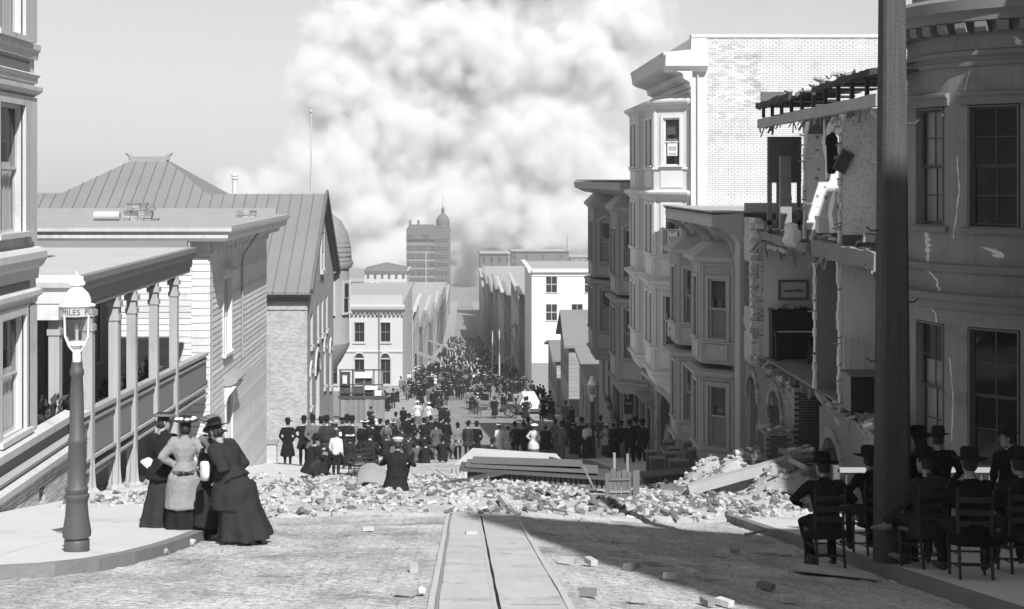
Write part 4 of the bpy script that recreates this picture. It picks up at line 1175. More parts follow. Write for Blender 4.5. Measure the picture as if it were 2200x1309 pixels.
q = MB(); Y = 33.2; q.box(XA(1752, Y), XA(1786, Y), Y - .3, Y, ZA(500, Y), ZA(472, Y)); q.box(XA(1750, Y), XA(1788, Y), Y - .33, Y, ZA(472, Y), ZA(464, Y)); loose('washstand', q, G('white'), 'white washstand against the spotted wallpaper upstairs', 'washstand')
q = MB(); q.lathe([(.04, .0), (.12, .02), (.17, .08), (.2, .15), (.22, .25), (.2, .35), (.18, .45), (.15, .52), (.12, .56), (.05, .6)], 22, (XA(1702, 33.6) , 33.6, ZA(532, 33.6)), 0, .9, .7)
q.v = [tuple(Vector(p) + Vector((noise.noise(Vector(p) * 7), noise.noise(Vector(p) * 7 + Vector((5, 0, 0))), noise.noise(Vector(p) * 6 + Vector((0, 9, 0))))) * .09) for p in q.v]
o = loose('bundle', q, G('cloth_white'), 'white cloth bundle slumped over the broken upper floor edge', 'bundle', True)
# furniture in the lower rooms
pn = thing('upright_piano', 'black upright piano against the bare wall of the lower room', 'piano', (9.2, 38.2, -3.5))
x0, x1 = XA(1662, 37.9), 9.75
q = MB(); q.box(x0, x1, 38.05, 38.5, -3.46, -2.18); q.build('case', G('piano'), pn)
q = MB(); q.box(x0 - .03, x1 + .03, 38.0, 38.52, -2.178, -2.13); q.build('lid', G('piano'), pn)
q = MB(); q.box(x0 + .02, x1 - .02, 37.72, 38.048, -2.86, -2.72); q.build('key_bed', G('piano'), pn)
q = MB(); q.box(x0 + .1, x1 - .1, 37.73, 37.88, -2.718, -2.7); q.build('keyboard', G('cloth_white'), pn)
for xx in (x0 + .03, x1 - .13):
    q = MB(); q.box(xx, xx + .1, 37.74, 37.86, -3.5, -2.862); q.build('leg', G('piano'), pn)
scatter_line(12, lambda t: Vector((x0 + .05 + t * 1.2, 38.25, -2.1)), hR, smax=.1)
st_ = thing('piano_stool', 'dark piano stool beside the upright piano', 'stool', (9.45, 37.0, -3.5), static=False)
q = MB(); q.box(-.25, .25, -.18, .18, .5, .58); q.build('seat', G('piano'), st_)
for a, b in ((-.2, -.14), (.2, -.14), (.2, .14), (-.2, .14)):
    q = MB(); q.tube([(a, b, 0), (a, b, .5)], .03, 6); q.build('leg', G('piano'), st_)
dr = thing('dresser', 'dark chest of drawers in the flowered room by the pole', 'dresser', (8.6, 29.6, -3.5))
q = MB(); q.box(8.18, 9.2, 29.3, 29.9, -3.48, -2.72); q.build('case', G('piano'), dr)
q = MB(); q.box(8.13, 9.25, 29.25, 29.95, -2.718, -2.66); q.build('top', G('dkgrey'), dr)
for k in range(3):
    q = MB(); q.box(8.24, 9.14, 29.27, 29.298, -3.42 + k * .23, -3.22 + k * .23); d_ = q.build('drawer', G('piano'), dr)
    q = MB(); q.lathe([(.0, 0), (.02, .01), (.0, .03)], 8, (8.7, 29.25, -3.33 + k * .23)); q.build('knob', G('steel'), d_)
bf = thing('bed_frame', 'pale iron bed frame leaning on the flowered wallpaper', 'bed frame', (8.75, 30.3, -3.5))
for a in (XA(1812, 30.3), XA(1824, 30.3), XA(1852, 30.3)):
    q = MB(); q.tube([(a, 30.15, -3.3), (a + .05, 30.45, ZA(728, 30.3))], .018, 6); q.build('rail', G('pale'), bf)
q = MB(); q.tube([(XA(1814, 30.3) + .03, 30.42, ZA(730, 30.3)), (XA(1853, 30.3), 30.42, ZA(726, 30.3))], .018, 6); q.build('cross_bar', G('pale'), bf)
# brick stoop walls in front of the ruin
stm = mat('brick_stoop', .13, .92, .25, 5., .4, 30., rand=.3)
for (px0, px1, pyt, Y, dep, lab, lim) in ((1645, 1706, 932, 34.2, 1.2, 'tall brick stoop pier standing below the piano room', 60), (1592, 1650, 985, 32.6, 1.0, 'low brick stoop wall half buried in rubble', 50), (1690, 1756, 978, 32.4, .9, 'low broken brick pier beside the dark stair recess', 50)):
    xa, xb = XA(px0, Y), XA(px1, Y); zt_ = ZA(pyt, Y); zb = GXY(6, Y) - .05
    t = thing('stoop_wall', lab, 'brick wall', ((xa + xb) / 2, Y + dep / 2, zb))
    lay_bricks(facing_camera(Y), xa, xb, zb, zt_, stm, mor, t, limit=lim, thick=.1)
    lay_bricks(facing_street_right(xa), Y + .1, Y + dep, zb, zt_, stm, mor, t, limit=0, thick=.1, stuff_name='side_brickwork')
    q = MB(); q.box(xa + .1, xb - .0, Y + .1, Y + dep, zb, zt_ - .02); q.build('core', mor, t)
    scatter_line(14, lambda s: Vector((xa + s * (xb - xa), Y + rnd.uniform(0, dep), zt_ + .02)), t)

# ---------------------------------------------------------------- RIGHT 3-5: bay-windowed houses
def bay(h, x, y0, y1, p, s, storeys, tm, wm, sm, roof_z, ww=.62, cur=None, posters=None):
    """projecting bay; storeys = (panel_z0, win_z0, win_z1, top_z)"""
    pts = [(x, y0), (x - p, y0 + s), (x - p, y1 - s), (x, y1)]
    close = [(x + .2, y1), (x + .2, y0)]
    def ringm(offs, name, m):
        q = MB()
        q.loft([[(a.x, a.y, z) for a in ring_poly(pts, o)] + [(x + .2, y1 + o, z), (x + .2, y0 - o, z)] for o, z in offs]); return q.build(name, m, h)
    wins = []
    for k, (pz, z0, z1, tz) in enumerate(storeys):
        for i in range(3):
            a, b = Vector(pts[i]), Vector(pts[i + 1])
            u = (b - a).normalized(); L_ = (b - a).length
            fr = Fr((a.x, a.y, 0), (u.x, u.y, 0), (-u.y, u.x, 0))
            w = min(ww, L_ - .36)
            hs = [(L_ / 2 - w / 2, L_ / 2 + w / 2, z0, z1)]
            if i == 1 and L_ > 2.0: hs = [(L_ * .27 - w / 2, L_ * .27 + w / 2, z0, z1), (L_ * .73 - w / 2, L_ * .73 + w / 2, z0, z1)]
            wall('bay_wall', fr, 0, L_, pz, tz, hs, wm, h, .12)
            if i == 2: continue
            for hh in hs:
                wn_ = window(fr, *hh, h, tm, sm, cas=.1, proud=.045, depth=.07, curtain=(cur or (.5, .5, .5))[k] if i == 0 else .5, blind=.35, sill=.06, glass='glass')
                if i == 0: wins.append((wn_, fr, hh))
            q = MB(fr); q.box(L_ * .2, L_ * .8, .002, .03, pz + .14, z0 - .18); q.build('panel', tm, h)
            for c_ in (.02, L_ - .1):
                q = MB(fr); q.box(c_, c_ + .08, .0, .03, z0 - .05, tz); q.build('corner_board', tm, h)
        ringm([(.0, z0 - .16), (.06, z0 - .14), (.06, z0 - .08), (.0, z0 - .06)], 'sill_course', tm)
        ringm([(.0, tz - .22), (.05, tz - .2), (.07, tz - .12), (.2, tz - .06), (.24, tz), (.26, tz + .07), (.05, tz + .13)], 'bay_cornice', tm)
        for i in (0, 1):      # dentils
            a, b = Vector(pts[i]), Vector(pts[i + 1]); u = (b - a).normalized(); L_ = (b - a).length
            fr = Fr((a.x, a.y, 0), (u.x, u.y, 0), (-u.y, u.x, 0))
            q = MB(fr)
            for c in frange(.06, L_ - .06, .11): q.box(c - .03, c + .03, .04, .12, tz - .15, tz - .09)
            dn = q.build('dentil_row', tm, h); dn['kind'] = 'stuff'
    lo = storeys[-1][0]
    ringm([(-.12, lo - .55), (-.1, lo - .5), (.0, lo - .2), (.1, lo - .12), (.12, lo - .02), (.0, lo)], 'bay_foot', tm)
    tz = storeys[0][3]
    ringm([(.26, tz + .07), (-.35, roof_z)], 'bay_roof', tm)
    return wins
# dark bay house
hE = thing('dark_bay_house', 'dark painted bay-windowed house with sagging coved cornice beside the ruin', 'house', (10.5, 45, GZ(45)))
dkE, dkE2 = mat('paint_dark', .33, .65, .14, 1., .12, 20., streak=.12), mat('paint_dark_trim', .4, .6, .12, 1., .1, 20., streak=.1)
fE = facing_street_right(XR)
wall('wall', fE, 40.6, 50.0, -9.6, .0, [], dkE, hE, .25)
q = MB(); q.box(8.5, 18, 40.6, 40.85, -9, 0); q.box(8.5, 18, 49.7, 49.95, -10, 0); q.build('side_wall', dkE, hE)
q = MB(fE); q.box(40.6, 41.35, .0, .12, -9, -.3); q.build('pilaster', dkE2, hE)
q = MB(fE); q.prof([(0, -.75), (.03, -.75), (.1, -.45), (.3, -.18), (.62, -.02), (.9, .05), (.95, .3), (.85, .4), (0, .45)], 40.62, 50); q.build('cornice', dkE2, hE)
q = MB(fE); q.prof([(0, -.95), (.08, -.95), (.1, -.85), (0, -.83)], 41.36, 50); q.build('belt_course', dkE2, hE)
bc = MB(); bc.prof([(0, -1.05), (.08, -1.05), (.12, -.8), (.3, -.4), (.7, -.12), (.88, -.02), (.88, .04), (0, .04)], 0, .14); bcm = bc.mesh('bracket', dkE2)
for u in (41.4, 44.9, 46.2, 49.6): piece('bracket', bcm, fE.mat((u, .002, 0)), hE)
q = MB(); q.box(7.3, 18, 40.65, 50.0, .452, .5); q.build('roof', G('tar'), hE)
q = MB(); q.box(8.25, 18, 40.62, 40.8, .5, .75); q.build('parapet', dkE2, hE)
st3 = [(-4.2, -3.42, -1.6, -1.0), (-7.3, -6.72, -4.85, -4.5)]
wE = bay(hE, XR, 41.95, 45.1, .9, .7, st3, dkE2, dkE, dkE2, -.5)
bay(hE, XR, 46.65, 49.6, .9, .7, st3, dkE2, dkE, dkE2, -.5)
# lamp in the ground-floor window
q = MB(); q.lathe([(.06, 0), (.17, .02), (.2, .1), (.12, .2), (.04, .24)], 12, (7.95, 42.6, -5.75)); q.lathe([(.03, -.4), (.03, 0)], 8, (7.95, 42.6, -5.75))
loose('table_lamp', q, G('cloth_white'), 'white shaded lamp standing in the lower window of the dark bay house', 'lamp', True)
# stoops of the dark bay house
for (y0, w, x0, lab) in ((43.4, 1.0, 6.55, 'dark wooden stoop in front of the near dark bay'), (46.8, 1.0, 6.4, 'dark wooden stoop below the far dark bay')):
    t = thing('wooden_stoop', lab, 'stoop', (6.5, y0, GZ(y0)))
    for k in range(3):
        q = MB(); q.box(x0 + .2 * k, XR - .9, y0, y0 + w, GZ(y0) + .1 + .2 * k - (.6 if k == 0 else 0), GZ(y0) + .28 + .2 * k); q.build('step', G('dkgrey'), t)
    for yy in (y0 - .12, y0 + w):
        q = MB(); q.box(x0 - .1, XR - .9, yy, yy + .12, GZ(y0) - .4, GZ(y0) + .45); q.box(x0 + .5, XR - .9, yy, yy + .12, GZ(y0) + .45, GZ(y0) + .8); q.build('cheek_wall', G('dkgrey'), t)
        q = MB(); q.box(x0 - .14, x0 + .48, yy - .03, yy + .15, GZ(y0) + .452, GZ(y0) + .52); q.box(x0 + .48, XR - .9, yy - .03, yy + .15, GZ(y0) + .802, GZ(y0) + .87); q.build('coping', G('mid'), t)

# pale bay house with white brick end wall
hF = thing('white_brick_house', 'tall pale bay-windowed house with white painted brick end wall', 'house', (12, 55, GZ(55)))
pl, pl2 = mat('paint_pale', .55, .6, .1, 1., .1, 20., streak=.1), mat('paint_pale_trim', .66, .6, .08, 1., .1, 20., streak=.1)
fF = facing_street_right(XR); YF = 50.0
lay_bricks(facing_camera(YF), 8.62, 19.5, -3.2, 6.55, G('brickpale'), mat('mortar_white', .2, .95, .1, 3., .2, 30.), hF, limit=300, bl=.23, bh=.075, thick=.3, near=Vector((9.5, 40, 5)), rough=.012)
q = MB(facing_camera(YF)); q.box(8.2, 8.75, -.3, .03, -10, 6.55); q.build('corner_strip', G('white'), hF)
q = MB(facing_camera(YF)); q.box(8.2, 19.6, -.35, .05, 6.552, 6.66); q.build('coping', G('white'), hF)
q = MB(facing_camera(YF)); q.tube([(8.42, .1, 5.2), (8.42, .1, -4)], .035, 8); q.build('downpipe', G('pale'), hF)
q = MB(); q.box(8.62, 19.5, YF + .02, YF + .3, -10, -3.2); q.box(8.5, 19.5, 59.2, 59.5, -11, 6.5); q.box(19.2, 19.5, 50.3, 59.2, -11, 6.5); q.build('wall', G('pale'), hF)
wall('wall', fF, 50.3, 59.5, -7.2, 5.6, [], pl, hF, .25)
q = MB(fF); q.prof([(0, 4.75), (.06, 4.75), (.1, 4.95), (.3, 5.05), (.35, 5.25), (.8, 5.4), (.95, 5.5), (1.0, 5.85), (1.05, 6.0), (0, 6.1)], 49.75, 59.6); q.build('cornice', pl, hF)
q = MB(facing_camera(49.98)); q.prof([(0, 5.3), (.2, 5.35), (.4, 5.5), (.45, 5.9), (0, 6.0)], 7.22, 8.75, 0, 0, 0); q.build('cornice_return', pl2, hF)
q = MB(fF); q.box(50.05, 59.5, -.3, -.02, 5.6, 6.55); q.build('parapet', pl2, hF)
for i in range(14):
    q = MB(fF); q.box(50.0, 59.5, .0, .03, 4.6 - i * .0, 4.66) if i == 0 else None
    if i == 0: q.build('belt_course', pl2, hF)
q = MB(fF)
for c in frange(50.2, 59.3, .22): q.box(c - .06, c + .06, .1, .24, 4.97, 5.06)
q.build('dentil_row', pl2, hF)
st4 = [(1.0, 1.95, 3.68, 4.25), (-2.25, -1.3, .5, .92), (-5.6, -4.66, -2.8, -2.35)]
wF = bay(hF, XR, 50.25, 54.3, 1.2, .8, st4, pl2, pl, pl2, 4.55, .66, (.01, .01, .01))
bay(hF, XR, 55.1, 59.1, 1.2, .8, st4, pl2, pl, pl2, 4.55, .66)
for wn_, fr, hh in wF[:3]:   # printed cards in the windows: rows of lettering too blurred to read
    c = (hh[0] + hh[1]) / 2; zz = hh[2] + .35 if wn_ is not wF[1][0] else hh[2] + .3
    q = MB(fr); q.box(c - .2, c + .2, -.066, -.062, zz, zz + .62); cd = q.build('poster', G('paper'), wn_)
    q = MB(fr)
    for a, b, e, f_ in ((-.17, .17, .54, .58), (-.06, .06, .47, .5), (-.14, -.11, .2, .34), (.11, .14, .2, .34), (-.11, .11, .3, .33), (-.08, .08, .25, .265), (-.11, .11, .2, .23), (-.16, .16, .08, .1), (-.13, .13, .03, .05)):
        q.box(c + a, c + b, -.0615, -.06, zz + e, zz + f_)
    q.build('poster_print', G('dkgrey'), wn_)
for y in (54.6, 50.6):     # curved brackets under the bays
    q = MB(); q.bar((8.2, y, -7.2), (7.0, y, -6.15), .1, .12); q.build('bay_bracket', pl2, hF)
wall('shop_wall', fF, 50.3, 59.5, -11.5, -7.2, [(50.6, 58.8, -11.5, -7.5)], dkE, hF, .3)
q = MB(); q.box(9.4, 9.6, 50.4, 59.4, -11.5, -7); q.build('shop_back', G('wooddark'), hF)
for y, m in ((50.7, 'white'), (53.6, 'dkgrey2'), (56.3, 'dkgrey')):
    q = MB(); q.box(8.0, 8.18, y, y + .18, GZ(y) - .2, -7.2); q.build('shop_post', G(m), hF)
for (a, b, c) in (((7.5, 51.2, GZ(51) + .2), (7.05, 51.3, -8.0), .07), ((7.05, 51.3, -8.0), (7.35, 51.3, -6.3), .07), ((7.75, 51.6, GZ(51) + .2), (7.62, 51.6, -8.2), .06), ((7.62, 51.6, -8.2), (7.8, 51.6, -6.7), .06)):
    q = MB(); q.bar(a, b, c, c); q.build('broken_door_bar', G('mid'), hF)
for k in range(5):
    q = MB(); q.bar((7.4 + k * .12, 51.0 + k * .1, GZ(51) + .1), (7.5 + k * .1 + rnd.uniform(-.1, .1), 51.3, GZ(51) + 1.2 + rnd.uniform(-.3, .4)), .12, .03); q.build('splintered_board', G('woodpale'), hF)

# dark ornate corner building
hG = thing('ornate_corner_building', 'dark ornate three-storey corner building with tall bays and shop below', 'building', (11, 70, GZ(70)))
dkG, dkG2 = mat('paint_ornate', .25, .65, .14, 1., .12, 20., streak=.12), mat('paint_ornate_trim', .32, .6, .12, 1., .1, 20., streak=.1)
fG = facing_street_right(XR)
wall('wall', fG, 59.6, 84, -8.0, .9, [(67.2, 68.3, -3, -.9), (69.3, 70.4, -3, -.9), (67.2, 68.3, -6.6, -4.5), (69.3, 70.4, -6.6, -4.5)], dkG, hG, .3)
for u0, u1, z0, z1 in ((67.2, 68.3, -3, -.9), (69.3, 70.4, -3, -.9), (67.2, 68.3, -6.6, -4.5), (69.3, 70.4, -6.6, -4.5)):
    window(fG, u0, u1, z0, z1, hG, dkG2, dkG2, curtain=.5)
q = MB(); q.box(8.5, 20, 83.7, 84, -15, .9); q.box(19.7, 20, 59.6, 83.7, -15, .9); q.box(8.5, 20, 59.6, 59.9, -12, .9); q.build('side_wall', dkG, hG)
q = MB(fG); q.prof([(0, .2), (.06, .2), (.1, .5), (.4, .62), (.9, .7), (1.2, .85), (1.45, .95), (1.5, 1.3), (0, 1.35)], 59.6, 84.4); q.build('cornice', dkG2, hG)
q = MB(); q.box(6.8, 20, 59.65, 84.3, 1.352, 1.42); q.build('roof', G('tar'), hG)
st5 = [(-3.75, -2.92, -.82, .1), (-7.6, -6.55, -4.4, -4.0)]
wG = bay(hG, XR, 61.2, 66.4, 1.3, 1.1, st5, dkG2, dkG, dkG2, .8, .95, (.6, .3))
wG2 = bay(hG, XR, 72.5, 77.8, 1.3, 1.1, st5, dkG2, dkG, dkG2, .8, .85, (.6, .6))
for wn_, fr, hh in wG + wG2:      # segmental hood moulds
    c = (hh[0] + hh[1]) / 2; r_ = (hh[1] - hh[0]) * .62
    q = MB(fr)
    P = lambda a, rr, d: (c + math.sin(a) * rr, d, hh[3] - r_ * .62 + math.cos(a) * rr)
    for a0, a1 in zip(frange(-.95, .95, .19), frange(-.95, .95, .19)[1:]):
        q.add([P(a0, r_, .0), P(a1, r_, .0), P(a1, r_ + .16, .0), P(a0, r_ + .16, .0), P(a0, r_, .1), P(a1, r_, .1), P(a1, r_ + .16, .1), P(a0, r_ + .16, .1)], BOXF)
    q.build('hood_mould', dkG2, wn_)
wall('shop_wall', fG, 59.6, 84, -15.2, -8.0, [(60.4, 63.6, -12.5, -8.7), (64.4, 67.4, -12.9, -8.7), (72, 75, -14, -9)], dkG, hG, .3)
q = MB(fG); q.prof([(0, -8.5), (.1, -8.5), (.2, -8.3), (.5, -8.15), (.55, -8.0), (0, -7.95)], 59.6, 84); q.build('shop_cornice', dkG2, hG)
q = MB(); q.box(8.9, 9.0, 60, 76, -14, -8.4); q.build('shop_back', G('wooddark'), hG)
for u in (60.0, 61.7, 64.0, 66.0, 67.8, 69.5, 71.5, 75.4, 78, 81):
    q = MB(fG); q.box(u - .12, u + .12, .0, .1, -15, -8.5); q.build('pilaster', dkG2, hG)
for u in (60.5, 62.0, 64.6):
    q = MB(fG); q.box(u, u + 1.3, -.22, -.18, -10.8, -9.0); q.build('shop_pane', G('glassdark'), hG)
sg = thing('hanging_sign', 'dark upright shop sign with pale globe, cup and bar emblems', 'sign', (7.9, 66.6, -10.3))
Y = 66.6
q = MB(facing_camera(Y)); q.box(XA(1341, Y), XA(1360, Y), -.06, 0, ZA(890, Y), ZA(820, Y)); q.build('board', G('wooddark'), sg)
q = MB(); q.lathe([(.02, -.22), (.15, -.16), (.22, 0), (.15, .16), (.02, .22)], 12, (XA(1350, Y), Y - .12, ZA(830, Y))); q.build('globe', G('trim_grey'), sg, True)
q = MB(); q.lathe([(.1, -.12), (.04, -.06), (.05, 0), (.17, .08), (.17, .12)], 12, (XA(1350, Y), Y - .1, ZA(850, Y))); q.build('cup', G('trim_grey'), sg, 40)
q = MB(facing_camera(Y)); q.box(XA(1344, Y), XA(1357, Y), .0, .05, ZA(869, Y), ZA(864, Y)); q.build('bar', G('trim_grey'), sg)
q = MB(); q.box(XA(1350, Y), XR, Y - .04, Y, ZA(822, Y), ZA(822, Y) + .06); q.build('arm', G('iron'), sg)
# stepped poster-pasted hoarding beside the shop
q = MB(); Y = 76
xs = [(1300, 850), (1313, 862), (1313, 876), (1324, 890), (1324, 904), (1332, 920), (1338, 950)]
hb = thing('stair_wall', 'pale stepped stair wall at the foot of the ornate corner building', 'wall', (7.4, 74, GZ(74)))
for k in range(6):
    q = MB(); y0 = 79 - k * 1.6; q.box(7.85, 8.05, y0 - 1.6, y0, GZ(y0) - .6, GZ(y0) + 3.0 - k * .42); q.build('step_block', G('mid'), hb)

# ---------------------------------------------------------------- the lower street and the far city
def win_mesh(w, h, m=None, key='far'):
    k = (key, round(w, 2), round(h, 2))
    if k not in UNIT:
        q = MB(); q.box(-w / 2 - .08, w / 2 + .08, -.02, .1, -.12, 0); q.box(-w / 2 - .05, w / 2 + .05, -.02, .06, h, h + .1)
        q.box(-w / 2, w / 2, -.02, .02, 0, h, 1); q.box(-.03, .03, .02, .05, 0, h); q.box(-w / 2, w / 2, .02, .05, h * .5 - .04, h * .5 + .04)
        UNIT[k] = q.mesh('window', [m or G('cityw'), G('winfar')])
    return UNIT[k]
def block(name, label, cat, x0, x1, y0, y1, zt, m, rows, group=None, street=None, w=1.0, h=1.9, gap=2.6, cor=.6, front=True, ncols=None, wm=None, base=None, top=None, cm=None):
    """plain city building: walls, roof, cornice and every window its own part"""
    zb = (GZ(y1) if base is None else base) - 2
    t = thing(name, label, cat, ((x0 + x1) / 2, (y0 + y1) / 2, GZ((y0 + y1) / 2)), group)
    q = MB(); q.box(x0, x1, y0, y1, zb, zt - .3); q.build('wall', m, t)
    q = MB(); q.box(x0 - .1, x1 + .1, y0 - .1, y1 + .1, zt - .298, zt + .1); q.build('roof', G('tar'), t)
    cm = cm or m
    fs = [(facing_camera(y0), x0, x1)] if front else []
    if street == 'left': fs.append((facing_street_left(x1), y0, y1))
    if street == 'right': fs.append((facing_street_right(x0), y0, y1))
    for fr, a, b in fs:
        if cor:
            q = MB(fr); q.prof([(-.01, zt - .1 - cor), (.1, zt - .1 - cor), (.15, zt - cor * .5), (cor * .9, zt - .1), (cor, zt + .25), (-.01, zt + .3)], a, b); q.build('cornice', cm, t)
        me = win_mesh(w, h, wm or m, m.name)
        n = max(1, int((b - a - .8) / gap))
        s = (b - a) / n
        for r_ in rows:
            for k in range(n): piece('window', me, fr.mat((a + (k + .5) * s, .0, r_)), t)
    return t
cw, cg, cd = G('cityw'), G('cityg'), G('cityd')
# left: white two-storey building with arched lower windows
Y = 173.0
hW = thing('arcaded_white_building', 'white two-storey building with arched lower windows beyond the fence', 'building', (-12, 180, GZ(175)))
f_ = facing_camera(Y)
wy = lambda py: ZA(py, Y)
cols = [XA(772, Y), XA(828, Y), XA(714, Y)]
hs = [(c - .62, c + .62, wy(735), wy(693)) for c in cols] + [(c - .62, c + .62, wy(826), wy(772)) for c in cols]
wall('wall', f_, -24, XL, -27, wy(655), hs, cw, hW, .4)
q = MB(); q.box(XL - .3, XL, Y + .4, 205, -29, wy(655)); q.box(-24, -23.7, Y + .4, 205, -29, wy(655)); q.box(-24, XL, 204.7, 205, -29, wy(655)); q.build('side_wall', cw, hW)
for k, h_ in enumerate(hs):
    window(f_, *h_, hW, cw, G('mid'), cols=2, cas=.15, proud=.1, depth=.25, glass='glassdark', sill=.2, blind=.5 if k in (0, 4) else 0, curtain=.0)
    if k > 2:
        c = (h_[0] + h_[1]) / 2; r_ = .62
        pts = [(c + math.cos(a) * r_, h_[3] + .15 + math.sin(a) * r_) for a in frange(0, PI, PI / 12)]; n = len(pts)
        q = MB(f_); q.add([(u, .02, z) for u, z in pts], [tuple(range(n))]); q.build('arch_light', G('winfar'), hW)
        q = MB(f_)
        for (ua, za), (ub, zb_) in zip(pts, pts[1:]): q.bar((ua, .08, za + .08), (ub, .08, zb_ + .08), .2, .22, 0, (0, 1, 0))
        q.build('arch', cw, hW)
q = MB(f_); q.prof([(0, wy(672)), (.2, wy(672)), (.3, wy(668)), (.7, wy(664)), (.8, wy(658)), (0, wy(655))], -24, XL + .3); q.build('cornice', cw, hW)
dme = MB(); dme.box(-.14, .14, 0, .35, 0, .35); dme = dme.mesh('dentil', cg)
for x in frange(-16.5, XL, .52): piece('dentil', dme, f_.mat((x, .0, wy(677))), hW)
q = MB(f_); q.box(-24, XL, -.3, -.05, wy(655), wy(634)); q.build('parapet', cw, hW)
q = MB(); q.box(-24, XL, Y + .3, 205, wy(655), wy(654)); q.build('roof', G('tar'), hW)
q = MB(f_); q.prof([(0, wy(757)), (.15, wy(757)), (.15, wy(754)), (0, wy(752))], -24, XL); q.build('belt_course', cw, hW)
q = MB(f_); q.tube([(XA(815, Y), .2, wy(668)), (XA(815, Y), .2, wy(830))], .09, 6); q.build('downpipe', cg, hW)

# right: white building, gabled wooden houses
Y = 167.0
t = block('white_end_building', 'tall blank white building with four small windows rising behind the wooden houses', 'building', XR, 30, Y, 186, ZA(583, Y), mat('city_white', .66, .9, .06, .1, 0, 1., streak=.08), [], street='right', cor=.5)
me = win_mesh(1.3, 1.9, G('cityw'), 'ww')
for px, py in ((1185, 628), (1185, 688), (1268, 628), (1240, 688)): piece('window', me, facing_camera(Y).mat((XA(px, Y), 0, ZA(py, Y))), t)
q = MB(facing_camera(Y)); q.box(XR, 30, .0, .06, -27, ZA(780, Y)); q.build('plinth', cg, t)
def gable_house(name, label, x0, x1, y0, y1, ze_, za_, m, rm):
    t = thing(name, label, 'house', ((x0 + x1) / 2, (y0 + y1) / 2, GZ(y0)))
    zb = GZ(y1) - 2; ym_ = (y0 + y1) / 2
    n = int((ze_ - GZ(y0) + 1) / .3)
    q = MB(); q.box(x0, x1, y0, y1, zb, ze_); q.build('wall', m, t)
    bm3 = board_mesh(.3, m)
    for i in range(n):
        piece('board', bm3, facing_camera(y0).mat((x0, .002, ze_ - (i + 1) * .3), x1 - x0), t)
        piece('board', bm3, facing_street_right(x0).mat((y0, .002, ze_ - (i + 1) * .3), y1 - y0), t)
    q = MB(); q.add([(x0, y0, ze_), (x0, y1, ze_), (x0, ym_, za_), (x0 + .3, y0, ze_), (x0 + .3, y1, ze_), (x0 + .3, ym_, za_)], [(0, 1, 2), (3, 5, 4), (0, 2, 5, 3), (1, 4, 5, 2)]); q.build('gable', m, t)
    for ya, yb in ((y0 - .4, ym_), (y1 + .4, ym_)):
        s = (za_ - ze_) / (ym_ - y0); za = ze_ - .4 * s
        q = MB(); q.add([(x0 - .4, ya, za), (x1, ya, za), (x1, yb, za_), (x0 - .4, yb, za_), (x0 - .4, ya, za + .2), (x1, ya, za + .2), (x1, yb, za_ + .2), (x0 - .4, yb, za_ + .2)], BOXF); q.build('roof', rm, t)
    me = win_mesh(1.0, 1.8, G('cityw'), 'gab')
    for u in frange(y0 + 1.8, y1 - 1.8, 2.6):
        for z in (ze_ - 2.9, ze_ - 6.2):
            if z > GZ(u) + .8: piece('window', me, facing_street_right(x0).mat((u, .03, z)), t)
    for u in (x0 + 2.2, x0 + 5): piece('window', me, facing_camera(y0).mat((u, .03, ze_ - 3.2)), t)
    return t
wd = mat('wood_grey', .26, .85, .15, 1., .1, 10., rand=.1); wd2 = mat('wood_grey_b', .33, .85, .15, 1., .1, 10., rand=.1)
gable_house('gabled_house', 'grey wooden house with steep gable roof below the dark corner building', XR, 20, 108, 117, ZA(742, 108), ZA(672, 112), wd, G('metalroof'))
gable_house('gabled_house', 'small wooden house with low roof just downhill of the gabled one', XR, 20, 122, 134, ZA(775, 122), ZA(735, 128), wd2, G('metalroof'))
t = thing('lean_to_shed', 'low wooden shed with stair and bulkhead beside the intersection', 'shed', (10.5, 95, GZ(95)))
q = MB(); q.box(8.6, 16, 92, 103, -17.5, -12.2); q.build('wall', wd, t)
for i in range(16): piece('board', board_mesh(.3, wd), facing_camera(92).mat((8.6, .002, -12.2 - (i + 1) * .3), 7.4), t)
q = MB(); q.add([(8.2, 91.6, -12.2), (16, 91.6, -12.2), (16, 103.3, -11.2), (8.2, 103.3, -11.2), (8.2, 91.6, -12.0), (16, 91.6, -12.0), (16, 103.3, -11.0), (8.2, 103.3, -11.0)], BOXF); q.build('roof', G('shingle'), t)
me = win_mesh(.9, 1.4, G('cityw'), 'shed')
for u in (94, 97, 100): piece('window', me, facing_street_right(8.6).mat((u, .02, -14.9)), t)
# street fronts running downhill on both sides
rc = random.Random(12)
DESC = ['pale', 'grey', 'dark', 'tall pale', 'low grey', 'narrow', 'broad pale']
y = 207.0
left_h = [(207, 235, 668, 'w'), (237, 262, 700, 'g'), (264, 300, 672, 'w'), (302, 345, 690, 'g'), (347, 395, 660, 'w'), (397, 450, 668, 'g'), (452, 520, 655, 'd'), (522, 600, 640, 'g'), (602, 690, 645, 'w')]
for i, (a, b, py, c) in enumerate(left_h):
    zt_ = ZA(py, a)
    rows = frange(zt_ - 3, GZ(a) + 2, 3.9)[::-1] if zt_ - 3 > GZ(a) + 2 else [GZ(a) + 2]
    block('street_building', ['pale building just beyond the arcaded white one on the left', 'low grey building third down on the left of the lower street', 'pale flat-roofed building midway down the left of the lower street', 'grey building downhill of the midway pale one on the left', 'pale taller building far down the left side of the street',
          'grey building with even windows far down the left side', 'dark building near the foot of the left side of the street', 'grey block on the left just short of the domed tower', 'pale block on the left at the foot of the domed tower'][i], 'building', -22 - i * 2, XL, a, b, zt_, {'w': cw, 'g': cg, 'd': cd}[c], rows, 'buildings lining the lower street', 'left', gap=3.2 + i * .2)
